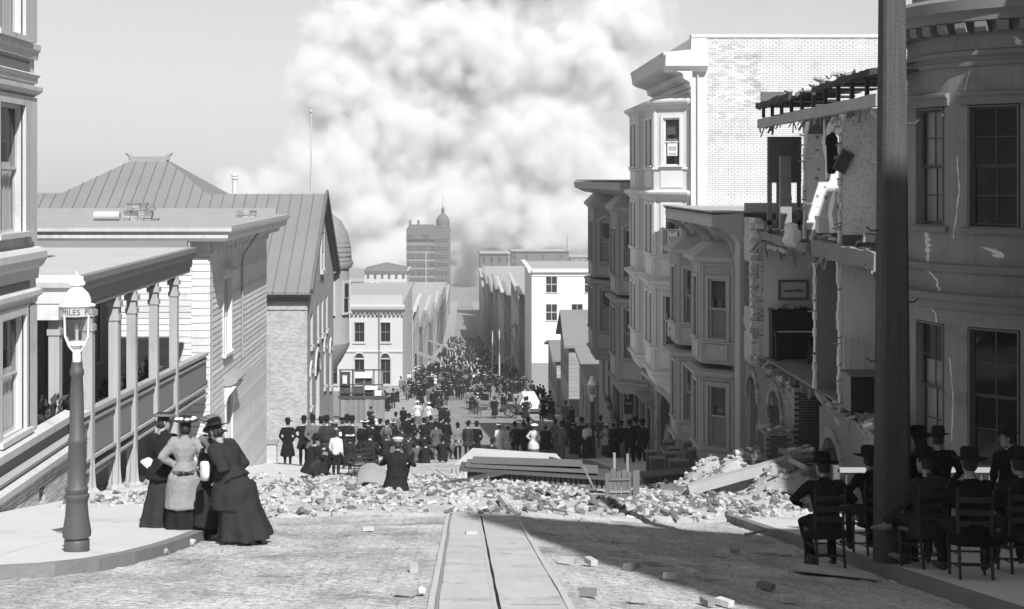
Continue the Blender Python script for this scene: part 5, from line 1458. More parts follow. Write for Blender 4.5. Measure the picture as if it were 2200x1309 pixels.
right_h = [(188, 205, 640, 'd'), (207, 240, 622, 'w'), (242, 280, 640, 'g'), (282, 330, 632, 'w'), (332, 390, 625, 'g'), (392, 460, 632, 'd'), (462, 560, 612, 'g'), (562, 690, 620, 'w')]
for i, (a, b, py, c) in enumerate(right_h):
    zt_ = ZA(py, a)
    rows = frange(zt_ - 3, GZ(a) + 2, 3.9)[::-1] if zt_ - 3 > GZ(a) + 2 else [GZ(a) + 2]
    block('street_building', ['dark narrow building beside the tall blank white one on the right', 'white building with pale side wall down the right of the lower street', 'grey building midway down the right of the lower street', 'pale building downhill of the midway grey one on the right', 'grey building far down the right side of the street',
          'dark building near the foot of the right side of the street', 'grey block on the right below the far office blocks', 'pale long block on the right at the bottom of the street'][i], 'building', XR, 24 + i * 2, a, b, zt_, {'w': cw, 'g': cg, 'd': cd}[c], rows, 'buildings lining the lower street', 'right', gap=3.2 + i * .2)
# awnings over the lower pavements
for i, (px, py, Y, s) in enumerate(((940, 775, 215, -1), (925, 745, 300, -1), (1062, 782, 225, 1), (1085, 715, 210, 1))):
    t = thing('awning', ['grey shop awning over the left pavement above the crowd', 'pale shop awning farther down the left pavement', 'grey shop awning over the right pavement above the crowd', 'striped awning on the right wall below the pale building'][i], 'awning', PX(px, py, Y))
    x0, x1 = (XL, KL - .2) if s < 0 else (KR + .2, XR)
    zz = ZA(py, Y)
    xa, xb = (x0, x1) if s < 0 else (x1, x0)
    q = MB(); q.add([(xa, Y, zz + 1.2), (xa, Y + 8, zz + .6), (xb, Y + 8, zz - .9), (xb, Y, zz - .3), (xa, Y, zz + 1.15), (xa, Y + 8, zz + .55), (xb, Y + 8, zz - .95), (xb, Y, zz - .35)], BOXF); q.build('canopy', G('cityg'), t)
    q = MB(); q.box(min(xb, xb + .06), max(xb, xb + .06), Y, Y + 8, zz - 1.5, zz - .3); q.build('valance', G('cityw'), t)
    for yy in (Y + .3, Y + 7.6):
        q = MB(); q.tube([(xb, yy, GZ(yy)), (xb, yy, zz - .4)], .06, 6); q.build('pole', G('cityg'), t)
# tall poles and masts of the lower street
for i, (px, Y, pt, lab) in enumerate(((1058, 190, 715, 'pale telegraph pole on the right pavement, left of a matching pair'), (1073, 178, 712, 'pale telegraph pole on the right pavement, right of a matching pair'), (915, 330, 540, 'tall thin mast rising in front of the domed tower'), (878, 300, 610, 'thin mast left of the domed tower mast'), (1093, 420, 538, 'thin far mast standing against the grey office block'))):
    t = thing('telegraph_pole', lab, 'pole', (XA(px, Y), Y, GZ(Y)), 'poles of the lower street')
    x = XA(px, Y)
    q = MB(); q.tube([(x, Y, GZ(Y)), (x, Y, ZA(pt, Y))], [.12, .08], 8); q.build('shaft', G('cityw') if i != 3 else cg, t)
    q = MB(); q.lathe([(.05, 0), (.14, .08), (.14, .16), (.02, .26)], 8, (x, Y, ZA(pt, Y))); q.build('finial', cg, t)
# domed office tower
Y = 725.0
hH = thing('domed_tower', 'nine-storey dark office tower with gables and onion dome at the street foot', 'tower', (-19, 735, GZ(735)))
x0, x1 = XA(873, Y), XA(965, Y); xt = XA(935, Y)
zH = ZA(492, Y); ct = mat('tower_stone', .12, .9, .1, .06, 0, 1.); ct2 = mat('tower_trim', .34, .9, .1, .06, 0, 1.)
q = MB(); q.box(x0, x1, Y, Y + 24, -80, zH); q.build('wall', ct, hH)
q = MB(); q.add([(x0, Y, zH), (xt, Y, zH), (xt - 1, Y + 4, zH + 2.2), (x0 + 1.5, Y + 4, zH + 2.2), (x0, Y + 24, zH), (xt, Y + 24, zH)], [(0, 1, 2, 3), (0, 3, 4), (1, 5, 2), (3, 2, 5, 4)]); q.build('roof', cd, hH)
for x in (x0 + 1.2, x0 + 5.5):
    q = MB(); q.box(x, x + 1.3, Y + 3, Y + 4.2, zH + .5, zH + 4.4); q.build('chimney', ct, hH)
wmH = win_mesh(1.15, 2.4, ct2, 'tower')
for r_ in range(8):
    z = ZA(515 + r_ * 17.6, Y) - 1.6
    q = MB(facing_camera(Y)); q.box(x0 - .1, x1 + .1, .0, .35, z - 1.0, z - .6); q.build('belt_course', ct2, hH)
    for px in (879, 887, 899, 906, 913, 925, 931, 944, 951, 958):
        piece('window', wmH, facing_camera(Y).mat((XA(px, Y), .1, z)), hH)
for r_ in range(8):
    z = ZA(515 + r_ * 17.6, Y) - 1.6
    for yy in frange(Y + 3, Y + 21, 4): piece('window', wmH, facing_street_left(x1).mat((yy, .1, z)), hH)
for px, w in ((883, 3.0), (915, 5.5)):
    xc = XA(px, Y); zz = zH - 5.5
    q = MB(); q.add([(xc - w, Y - .8, zz), (xc + w, Y - .8, zz), (xc, Y - .8, zz + w * 1.1), (xc - w, Y + 2, zz), (xc + w, Y + 2, zz), (xc, Y + 2, zz + w * 1.1)], [(0, 1, 2), (3, 5, 4), (0, 2, 5, 3), (1, 4, 5, 2), (0, 3, 4, 1)]); q.build('gable', ct, hH)
    for dx in (-.8, .8): piece('window', wmH, facing_camera(Y - .8).mat((xc + dx, .05, zz + .3)), hH)
q = MB(); q.box(xt, x1 + .6, Y - .6, Y + 7, zH - 30, zH + .6); q.build('corner_bay', ct, hH)
for r_ in range(7):
    z = ZA(515 + r_ * 17.6, Y) - 1.6
    for px in (942, 950, 958): piece('window', wmH, facing_camera(Y - .6).mat((XA(px, Y), .1, z)), hH)
xc = (xt + x1) / 2 + .3
q = MB(); q.lathe([(3.4, 0), (3.5, 1.0), (3.3, 1.4), (3.5, 2.2), (3.55, 3.4), (3.2, 4.8), (2.4, 6.0), (1.4, 6.9), (.8, 7.4), (.75, 8.6), (.9, 8.8), (1.0, 9.4), (.7, 10.1), (.3, 10.6), (.12, 11.5), (.08, 16.5)], 20, (xc, Y + 3.2, zH + .6)); q.build('dome', ct, hH, 40)
# other far blocks
def far(px0, px1, pt, Y, dep, m, nrow, lab, w=1.2, gap=3.4, first=8.):
    zt_ = ZA(pt, Y)
    return block('office_block', lab, 'building', XA(px0, Y), XA(px1, Y), Y, Y + dep, zt_, m, [zt_ - 4.0 - 4.2 * k for k in range(nrow)], 'far office blocks', 'right' if px0 > 996 else 'left', w, 2.3, gap, 1.0)
far(1031, 1098, 546, 712, 30, cd, 5, 'grey six-storey office block right of the smoky street end')
far(1099, 1112, 541, 735, 24, cd, 3, 'narrow dark block joined to the grey office block')
far(1112, 1222, 541, 790, 30, cd, 3, 'broad hazy block with a thin mast behind the white end building', gap=9)
far(1226, 1300, 553, 860, 30, cg, 4, 'faint far block at the right, beside the dark cornice')
far(783, 874, 582, 690, 30, cw, 2, 'long pale building with a row of windows left of the domed tower', 1.3, 3.0)
far(730, 790, 606, 760, 30, cg, 2, 'low faint block at the left end of the far row')
far(1110, 1200, 598, 560, 30, cd, 2, 'low dark roofed block below the broad hazy one')
far(1040, 1110, 590, 600, 20, cg, 2, 'low grey block below the six-storey office block')
far(745, 880, 622, 520, 30, cg, 1, 'low grey roofs behind the arcaded white building')
q = MB(); q.add([(XA(780, 690), 688, ZA(582, 690)), (XA(876, 690), 688, ZA(582, 690)), (XA(828, 690), 700, ZA(566, 690)), (XA(780, 690), 720, ZA(582, 690)), (XA(876, 690), 720, ZA(582, 690))], [(0, 1, 2), (0, 2, 3), (1, 4, 2), (3, 2, 4)])
o = q.build('hipped_roof', cd); tag(recentre(o), 'low dark hipped roof on the long pale building left of the tower', 'roof')
q = MB(); q.tube([(XA(1220, 790), 795, ZA(541, 790)), (XA(1220, 790), 795, ZA(508, 790))], [.3, .15], 6); o = q.build('roof_mast', cd); tag(recentre(o), 'thin dark mast on the broad hazy block', 'mast')
rc = random.Random(5)
for k in range(26):
    s = -1 if k % 2 else 1
    x = s * rc.uniform(60, 330); y_ = rc.uniform(560, 980); w_ = rc.uniform(14, 34); hh = rc.uniform(9, 20)
    block('far_block', 'plain distant block half lost in the smoke haze', 'building', x - w_ / 2, x + w_ / 2, y_, y_ + 25, GZ(y_) + hh, rc.choice((cw, cg, cd)), [GZ(y_) + hh - 4], 'distant blocks in the haze', None, 1.2, 2.2, 4.5, .8)

# ---------------------------------------------------------------- people
V = Vector
def ell(c, ax, ay, rx, ry, n=14, fold=0., nf=9, ph=0.):
    return [c + ax * (math.cos(2 * PI * k / n) * rx * (1 + fold * math.sin(nf * 2 * PI * k / n + ph))) + ay * (math.sin(2 * PI * k / n) * ry * (1 + fold * math.sin(nf * 2 * PI * k / n + ph))) for k in range(n)]

def fuse(name, parts, voxel, smooth=2):
    """join overlapping closed parts {material index: MB} into one continuous skin"""
    allv, allf, trees, keys = [], [], [], []
    for k, mb in parts.items():
        if not mb.v: continue
        b = len(allv)
        allv += mb.v; allf += [tuple(i + b for i in f) for f in mb.f]
        trees.append(BVHTree.FromPolygons([V(v) for v in mb.v], mb.f)); keys.append(k)
    me = bpy.data.meshes.new('tmp'); me.from_pydata(allv, [], allf)
    ob = bpy.data.objects.new('tmp', me); COL.objects.link(ob)
    r_ = ob.modifiers.new('r', 'REMESH'); r_.mode = 'VOXEL'; r_.voxel_size = voxel
    if smooth:
        s_ = ob.modifiers.new('s', 'SMOOTH'); s_.factor = .5; s_.iterations = smooth
    dg = bpy.context.evaluated_depsgraph_get()
    out = bpy.data.meshes.new_from_object(ob.evaluated_get(dg))
    bpy.data.objects.remove(ob); bpy.data.meshes.remove(me)
    out.name = name
    idx = []
    for p in out.polygons:
        c = p.center; best, bd = 0, 9e9
        for t, k in zip(trees, keys):
            d = t.find_nearest(c)[3]
            if d is not None and d < bd: bd, best = d, k
        idx.append(best)
    return out, idx

def hand_mb(mb, w, d, nrm, s=1.0, curl=.5, m=0, side=1):
    """palm, four bent fingers of unequal length and a thumb leaving the side of the palm"""
    d = d.normalized(); nrm = (nrm - d * nrm.dot(d)).normalized(); a = d.cross(nrm)
    P = lambda u, v, t: w + d * u * s + a * v * s + nrm * t * s
    mb.loft([ell(P(0, 0, 0), a, nrm, .026 * s, .02 * s, 8), ell(P(.03, 0, 0), a, nrm, .036 * s, .018 * s, 8), ell(P(.085, 0, .004), a, nrm, .043 * s, .016 * s, 8), ell(P(.1, 0, .006), a, nrm, .038 * s, .012 * s, 8)], m)
    for k, (v, l) in enumerate(((-.032, .068), (-.011, .078), (.011, .073), (.031, .058))):
        p0 = P(.085, v, .004); b1 = d * math.cos(curl * .6) + nrm * math.sin(curl * .6); b2 = d * math.cos(curl * 1.6) + nrm * math.sin(curl * 1.6)
        p1 = p0 + b1 * l * .5 * s; p2 = p1 + b2 * l * .5 * s
        mb.tube([p0, p1, p2], [.0098 * s, .009 * s, .0065 * s], 6, m)
    t0 = P(.02, side * .03, .004); t1 = t0 + (d * .6 + a * side * .75 + nrm * .3).normalized() * .04 * s
    mb.tube([t0, t1, t1 + (d * .9 + a * side * .2 + nrm * .35).normalized() * .034 * s], [.013 * s, .011 * s, .008 * s], 6, m)

def head_mb(skin, hair, c, f, up, s=1.0, woman=False):
    """head with brow, nose, ears, eyes and chin; c centre, f facing"""
    f = f.normalized(); up = (up - f * up.dot(f)).normalized(); r_ = f.cross(up)
    P = lambda x, y, z: c + (r_ * x + f * y + up * z) * s
    rings = []
    for z, rx, ry, oy in ((-.125, .025, .03, .045), (-.11, .045, .05, .035), (-.075, .062, .075, .02), (-.03, .07, .088, .006), (.02, .076, .095, 0), (.06, .076, .096, -.004), (.095, .064, .08, -.008), (.118, .035, .045, -.01), (.124, .01, .012, -.01)):
        rings.append(ell(P(0, oy, z), r_, f, rx * s, ry * s, 14))
    skin.loft(rings)
    skin.loft([[P(-.012, .088, .02), P(.012, .088, .02), P(.004, .094, .03), P(-.004, .094, .03)], [P(-.018, .094, -.03), P(.018, .094, -.03), P(.01, .122, -.022), P(-.01, .122, -.022)], [P(-.012, .085, -.045), P(.012, .085, -.045), P(.006, .1, -.042), P(-.006, .1, -.042)]])
    for e in (-1, 1):
        skin.loft([ell(P(e * .07, -.01, -.035), f, up, .01 * s, .016 * s, 8), ell(P(e * .082, -.014, -.01), f, up, .018 * s, .03 * s, 8), ell(P(e * .084, -.02, .01), f, up, .008 * s, .014 * s, 8)])
        hair.loft([ell(P(e * .03, .088, .006), r_, up, .014 * s, .006 * s, 6), ell(P(e * .03, .094, .006), r_, up, .009 * s, .003 * s, 6)])
        hair.loft([[P(e * .016, .092, .026), P(e * .046, .084, .026), P(e * .046, .084, .034), P(e * .016, .092, .034)], [P(e * .016, .098, .026), P(e * .046, .09, .026), P(e * .046, .09, .034), P(e * .016, .098, .034)]])
    hair.loft([[P(-.022, .098, -.07), P(.022, .098, -.07), P(.018, .098, -.064), P(-.018, .098, -.064)], [P(-.018, .101, -.07), P(.018, .101, -.07), P(.014, .101, -.064), P(-.014, .101, -.064)]])
    skin.tube([c - up * .06 * s - f * .012 * s, c - up * .13 * s - f * .03 * s, c - up * .2 * s - f * .045 * s], [.052 * s, .05 * s, .06 * s], 10)
    # hair: cap over back and top
    rr = []
    for z, rx, ry, oy in (((-.09 if woman else -.07), .055, .05, -.05), (-.04, .079, .078, -.03), (.02, .084, .09, -.022), (.06, .084, .096, -.014), (.1, .07, .085, -.012), (.128, .03, .04, -.012)):
        rr.append(ell(P(0, oy, z), r_, f, rx * s, ry * s, 14))
    hair.loft(rr)
    if woman:
        hair.loft([ell(P(0, -.1, -.06), r_, up, .03 * s, .03 * s, 10), ell(P(0, -.12, -.03), r_, up, .06 * s, .05 * s, 10), ell(P(0, -.14, .0), r_, up, .03 * s, .03 * s, 10)])

def hat_meshes(kind, c, f, up, s=1.0):
    """crown-and-brim hat; returns list of (part name, MB)"""
    f = f.normalized(); up = (up - f * up.dot(f)).normalized(); r_ = f.cross(up)
    def prof(pr, sx=1., sy=1., n=18, curl=0., dent=0.):
        q = MB(); rings = []
        for r0, z in pr:
            ring = []
            for k in range(n):
                a = 2 * PI * k / n
                zz = z + curl * max(0, r0 - .1) * abs(math.cos(a)) ** 2 - dent * (math.sin(a) > .3) * (z > .1)
                ring.append(c + (r_ * (math.cos(a) * r0 * sx) + f * (math.sin(a) * r0 * sy) + up * zz) * s)
            rings.append(ring)
        q.loft(rings); return q
    if kind == 'bowler':
        return [('hat', prof([(.085, .035), (.15, .03), (.158, .036), (.15, .044), (.098, .05), (.1, .1), (.092, .145), (.065, .172), (.02, .18)], .92, 1.08, curl=.35)), ('hat_band', prof([(.1005, .052), (.1025, .052), (.1025, .078), (.1005, .078)], .93, 1.09))]
    if kind == 'slouch':
        return [('hat', prof([(.085, .03), (.2, .012), (.208, .018), (.2, .028), (.1, .048), (.104, .1), (.098, .145), (.07, .16), (.03, .138)], .95, 1.08, curl=.22, dent=.0)), ('hat_band', prof([(.1015, .05), (.1055, .05), (.1065, .082), (.1015, .082)], .955, 1.085))]
    if kind == 'fedora':
        return [('hat', prof([(.085, .035), (.165, .022), (.172, .028), (.165, .036), (.098, .05), (.1, .1), (.088, .15), (.06, .165), (.025, .14)], .94, 1.08, curl=.4)), ('hat_band', prof([(.1, .052), (.1025, .052), (.1025, .09), (.1, .09)], .945, 1.085))]
    if kind == 'cap':
        q = prof([(.09, .03), (.1, .05), (.125, .085), (.128, .1), (.1, .125), (.03, .135)], .98, 1.08)
        b = MB(); n = 9; vs = []
        for t in range(2):
            for k in range(n):
                a = PI * (.15 + .7 * k / (n - 1)); rr = .095 + .055 * t
                vs.append(c + (r_ * (math.cos(a) * rr) + f * (math.sin(a) * rr * 1.1) + up * (.045 - .02 * t)) * s)
        vs += [v + up * .008 * s for v in vs]
        b.add(vs, [(k, k + 1, n + k + 1, n + k) for k in range(n - 1)] + [(2 * n + k, 3 * n + k, 3 * n + k + 1, 2 * n + k + 1) for k in range(n - 1)] + [(n + k, n + k + 1, 3 * n + k + 1, 3 * n + k) for k in range(n - 1)])
        return [('hat', q), ('visor', b)]
    if kind == 'boater':
        return [('hat', prof([(.085, .04), (.165, .04), (.165, .05), (.1, .052), (.1, .12), (.095, .125), (.02, .125)], .96, 1.06)), ('hat_band', prof([(.1005, .055), (.1035, .055), (.1035, .09), (.1005, .09)], .965, 1.065))]
    if kind == 'lady':       # wide, tilted and trimmed
        q = prof([(.08, .05), (.17, .045), (.185, .055), (.17, .068), (.1, .075), (.105, .11), (.09, .14), (.03, .15)], 1.0, 1.08, curl=.25)
        t = MB(); rnd_ = random.Random(int(c.x * 1000) % 97)
        for k in range(9):
            a = 2 * PI * k / 9; p = c + (r_ * math.cos(a) * .13 + f * math.sin(a) * .13 + up * (.09 + rnd_.uniform(-.01, .015))) * s
            t.loft([ell(p - up * .03 * s, r_, f, .015 * s, .015 * s, 6), ell(p, r_, f, .042 * s, .038 * s, 6), ell(p + up * .028 * s, r_, f, .02 * s, .02 * s, 6)])
        return [('hat', q), ('hat_trim', t)]
    if kind == 'ladyflat':
        return [('hat', prof([(.08, .055), (.16, .05), (.172, .06), (.16, .085), (.12, .1), (.03, .105)], 1.05, 1.1, curl=.1)), ('hat_trim', prof([(.125, .088), (.135, .08), (.14, .11), (.12, .118), (.08, .11)], .8, .9, 12))]
    return []

TPL_N = []
def make_person(name, J, mats, voxel=.02, hat=None, hatm='cloth_black', bandm='cloth_dark', coat_hem=.72, skirt=None, scarf=None, hands=True, fingers=True, sleeve=1.0, girth=1.0, woman=False, peplum=False, apron=None, trimm='cloth_white', s=1.0, fold=.09):
    """J joints (metres).  mats = coat, lower, skin, shoe, shirt"""
    P = {k: MB() for k in range(5)}
    pel, che, nek = J['pelvis'], J['chest'], J['neck']
    side = J.get('side', V((1, 0, 0)))
    sp = (nek - pel).normalized(); fw = sp.cross(side) * -1
    fw = side.cross(sp) * -1 if False else sp.cross(side)
    fw = -fw if fw.dot(J['face']) < 0 and abs(fw.dot(J['face'])) > .05 else fw
    g = girth
    W = J.get('w', 1.0)
    mid = pel.lerp(che, .45)
    sh_c = (J['shL'] + J['shR']) / 2
    wst = .88 if woman else 1.0
    tors = [(pel - sp * .1 * s, .165 * g, .125 * g), (pel, .17 * g, .13 * g), (mid, .155 * g * wst, .115 * g * wst), (che - sp * .05 * s, .17 * g, .125 * g), (che + sp * .05 * s, .185 * g * W, .125 * g), (sh_c - sp * .015 * s, .17 * g * W, .105 * g), (sh_c + sp * .045 * s, .1 * g, .08 * g), (nek, .06, .06), (nek + sp * .03 * s, .052, .055)]
    P[0].loft([ell(c, side, fw, rx * s, ry * s, 16) for c, rx, ry in tors])
    # arms
    for e in 'LR':
        a, b, w = J['sh' + e], J['el' + e], J['wr' + e]
        r0 = (.066 if not woman else .068) * sleeve * s
        P[0].tube([a + (sh_c - a) * .3, a, a.lerp(b, .25), a.lerp(b, .65), b, b.lerp(w, .3), b.lerp(w, .7), w], [r0 * 1.0, r0 * 1.1, r0 * 1.04, r0 * .88, r0 * .82, r0 * .78, r0 * .64, r0 * .52], 12)
    # legs or skirt
    if skirt:
        hem, top_r, hem_r = skirt['hem'], .2, skirt['r']
        hc = skirt.get('c', V((pel.x, pel.y, 0)))
        rings = []
        n = 42
        tops = [(mid + sp * .02, .125 * g, .1 * g, 0), (pel + sp * .02, .17 * g, .14 * g, .01), (pel - sp * .12 * s, .2 * g, .18 * g, .02)]
        if coat_hem is not None: tops = [(mid, .09 * g, .08 * g, 0), (pel + sp * .02, .14 * g, .11 * g, .01), (pel - sp * .12 * s, .19 * g, .17 * g, .02)]
        for c, rx, ry, fo in tops: rings.append(ell(c, side, fw, rx * s, ry * s, n, fo))
        z0 = (pel - sp * .12 * s).z
        for t in (.25, .5, .75, .93, 1.0):
            c = (pel - sp * .12 * s).lerp(V((hc.x, hc.y, hem)), t)
            rr = .2 * g + (hem_r - .2 * g) * t ** 1.15
            rings.append(ell(c, side, V((-side.y, side.x, 0)), rr * s, rr * s * .95, n, fold * t, 7, skirt.get('ph', 0)))
        P[1].loft(rings)
        for e, x in (('L', -.1), ('R', .1)):
            fpos = skirt.get('feet', {}).get(e, V((hc.x, hc.y, 0)) + side * x)
            P[3].loft([ell(fpos + V((0, 0, .0)) + J['dirf'] * t, side, ZV, w_ * s, h_ * s, 8) for t, w_, h_ in ((-.08, .03, .03), (-.03, .038, .07), (.06, .04, .045), (.14, .035, .03), (.17, .015, .015))])
    else:
        for e in 'LR':
            h_, k, a = J['hip' + e], J['kn' + e], J['an' + e]
            P[1].tube([h_ + (pel - h_) * .3 + sp * .02, h_, h_.lerp(k, .35), h_.lerp(k, .75), k, k.lerp(a, .3), k.lerp(a, .7), a], [.1 * g * s, .102 * g * s, .096 * g * s, .078 * s, .07 * s, .07 * s, .062 * s, .058 * s], 12)
            t = J.get('toe' + e, J['dirf'])
            t = V((t.x, t.y, t.z)).normalized()
            up_ = (a - k).normalized() * -1
            up_ = (up_ - t * up_.dot(t)).normalized() if abs(up_.dot(t)) < .95 else ZV
            sd = t.cross(up_)
            base = a - up_ * .055 * s
            P[3].loft([ell(base + t * u * s, sd, up_, w_ * s, hh * s, 10) for u, w_, hh in ((-.08, .028, .03), (-.06, .036, .05), (0, .04, .06), (.07, .043, .042), (.14, .046, .032), (.18, .035, .026), (.2, .012, .012))])
    # coat skirts
    if coat_hem is not None:
        d = J.get('coatdir', -ZV)
        L_ = coat_hem
        cc = pel
        rings = [ell(mid, side, fw, .15 * g * s * wst, .118 * g * s * wst, 20), ell(pel, side, fw, (.178 if not skirt else .2) * g * s, (.14 if not skirt else .17) * g * s, 20)]
        for t in ((.35, .7, 1.0) if not skirt else (.15, .4, .7, 1.0)):
            c = pel + d * L_ * t; rr = .18 * g + .05 * t + L_ * .12 * t
            if skirt: rr = max(rr, (.2 * g + (skirt['r'] - .2 * g) * min(1., L_ * t / max(.3, pel.z - skirt['hem'])) ** 1.0) + .05)
            rings.append(ell(c, side, d.cross(side).normalized(), rr * s, rr * s * (.85 if not skirt else .98), 20, .04 * t, 6))
        P[0].loft(rings)
    # neck/collar
    P[4].tube([nek - sp * .03 * s, nek + sp * .035 * s], [.062 * s, .056 * s], 10)
    out, idx = fuse(name, P, voxel)
    if voxel < .03:       # creases of worn cloth
        out.update(); sd_ = (sum(map(ord, name)) + len(TPL_N)) * 7.3; TPL_N.append(1)
        nv = [(v.co.copy(), v.normal.copy()) for v in out.vertices]
        for v, (c, n_) in zip(out.vertices, nv):
            a = noise.noise(V((c.x * 9 + sd_, c.y * 9, c.z * 5))) * .016 + abs(noise.noise(V((c.x * 17, c.y * 17 + sd_, c.z * 22)))) * -.014
            v.co = c + n_ * a
    mlist = [G(m) for m in mats] + [G('hair')]
    for m in mlist: out.materials.append(m)
    out.polygons.foreach_set('material_index', idx)
    # head and hands grow out of collar and cuffs
    sk, hr = MB(), MB()
    hd = J['head']; f = J['face']; hup = J.get('hup', ZV)
    head_mb(sk, hr, hd, f, hup, s * J.get('hs', 1.0), woman)
    if hands:
        for e in 'LR':
            d = J.get('hd' + e, (J['wr' + e] - J['el' + e]).normalized()); nm = J.get('hn' + e, V((0, 1, 0)) if abs(d.y) < .8 else V((1, 0, 0)))
            if fingers: hand_mb(sk, J['wr' + e] - d * .01, d, nm, s, J.get('curl', .5), 0, 1 if e == 'L' else -1)
            else: sk.tube([J['wr' + e], J['wr' + e] + d * .08 * s, J['wr' + e] + d * .15 * s], [.03 * s, .042 * s, .02 * s], 6)
    b = bmesh.new(); b.from_mesh(out)
    for mbx, mi in ((sk, 2), (hr, 5)):
        vs = [b.verts.new(v) for v in mbx.v]
        for f_ in mbx.f:
            try: fc = b.faces.new([vs[i] for i in f_]); fc.material_index = mi
            except ValueError: pass
    b.to_mesh(out); b.free()
    out.polygons.foreach_set('use_smooth', [True] * len(out.polygons))
    ob = bpy.data.objects.new('person', out); COL.objects.link(ob)
    if hat:
        root = None
        for nm, q in hat_meshes(hat, hd + hup * .03 * s, f, J.get('hatup', hup), s * 1.03 * J.get('hs', 1.0)):
            o = q.build(nm, G(hatm if nm in ('hat', 'visor') else (trimm if nm == 'hat_trim' else bandm)), root or ob, 50)
            root = root or o
    if scarf:
        q = MB(); c = nek + sp * .0
        q.loft([ell(c - sp * .07 * s, side, fw, .16 * s, .12 * s, 14), ell(c - sp * .03 * s, side, fw, .15 * s, .115 * s, 14), ell(c + sp * .035 * s, side, fw, .075 * s, .075 * s, 14), ell(c + sp * .05 * s, side, fw, .06 * s, .06 * s, 14)])
        q.build('scarf', G(scarf), ob, True)
    return ob

def rotv(v, a): return V((v.x * math.cos(a) - v.y * math.sin(a), v.x * math.sin(a) + v.y * math.cos(a), v.z))
def J_stand(h=1.72, arms='down', turn=0., lean=0., stance=.1, step=0., woman=False, tilt=0.):
    """faces +Y"""
    k = h / 1.75
    ln = math.sin(lean)
    J = {'pelvis': V((0, 0, .95)) * k, 'chest': V((0, .25 * ln, 1.27)) * k, 'neck': V((0, .02 + .45 * ln, 1.485)) * k}
    J['head'] = J['neck'] + V((0, .05 + .06 * ln, .155)) * k
    J['face'] = rotv(V((0, 1, -.1 - .5 * abs(ln) + tilt)), turn); J['dirf'] = V((0, 1, 0)); J['hup'] = V((0, .1, 1))
    sw = .165 if woman else .195
    for e, x in (('L', -1), ('R', 1)):
        J['sh' + e] = V((x * sw, .02 + .4 * ln, 1.41)) * k
        J['hip' + e] = V((x * .095, 0, .9)) * k
        st = step * x
        J['kn' + e] = V((x * (stance * .5 + .06), st * .5 + .02 + max(0, st) * .1, .5)) * k
        J['an' + e] = V((x * stance, st - .02, .085 + max(0, -st) * .15)) * k
        J['toe' + e] = V((x * .25, 1, -.0))
        if arms == 'down': el, wr = V((x * (sw + .07), -.02 + .3 * ln, 1.12)), V((x * (sw + .07), .06 + .2 * ln, .87))
        elif arms == 'hips': el, wr = V((x * (sw + .2), -.05, 1.17)), V((x * .17, .05, 1.03))
        elif arms == 'pocket': el, wr = V((x * (sw + .12), -.07, 1.13)), V((x * (sw + .02), .1, .93))
        elif arms == 'fold': el, wr = V((x * (sw + .07), .08, 1.13)), V((x * -.06, .24, 1.16))
        elif arms == 'front': el, wr = V((x * (sw + .06), .02, 1.13)), V((x * .06, .22, 1.0))
        elif arms == 'back': el, wr = V((x * (sw + .08), -.1, 1.13)), V((x * .03, -.17, .95))
        elif arms == 'one':
            el, wr = (V((x * (sw + .2), -.04, 1.17)), V((x * .18, .04, 1.03))) if x < 0 else (V((x * (sw + .07), -.02, 1.12)), V((x * (sw + .06), .06, .87)))
        elif arms == 'point':
            el, wr = (V((x * (sw + .07), -.02, 1.12)), V((x * (sw + .06), .06, .87))) if x < 0 else (V((x * (sw + .12), .2, 1.36)), V((x * (sw + .1), .46, 1.44)))
        elif arms == 'lift':
            el, wr = V((x * (sw + .08), .02, 1.14)), V((x * .1, .26, .92))
        J['el' + e], J['wr' + e] = el * k, wr * k
    return J
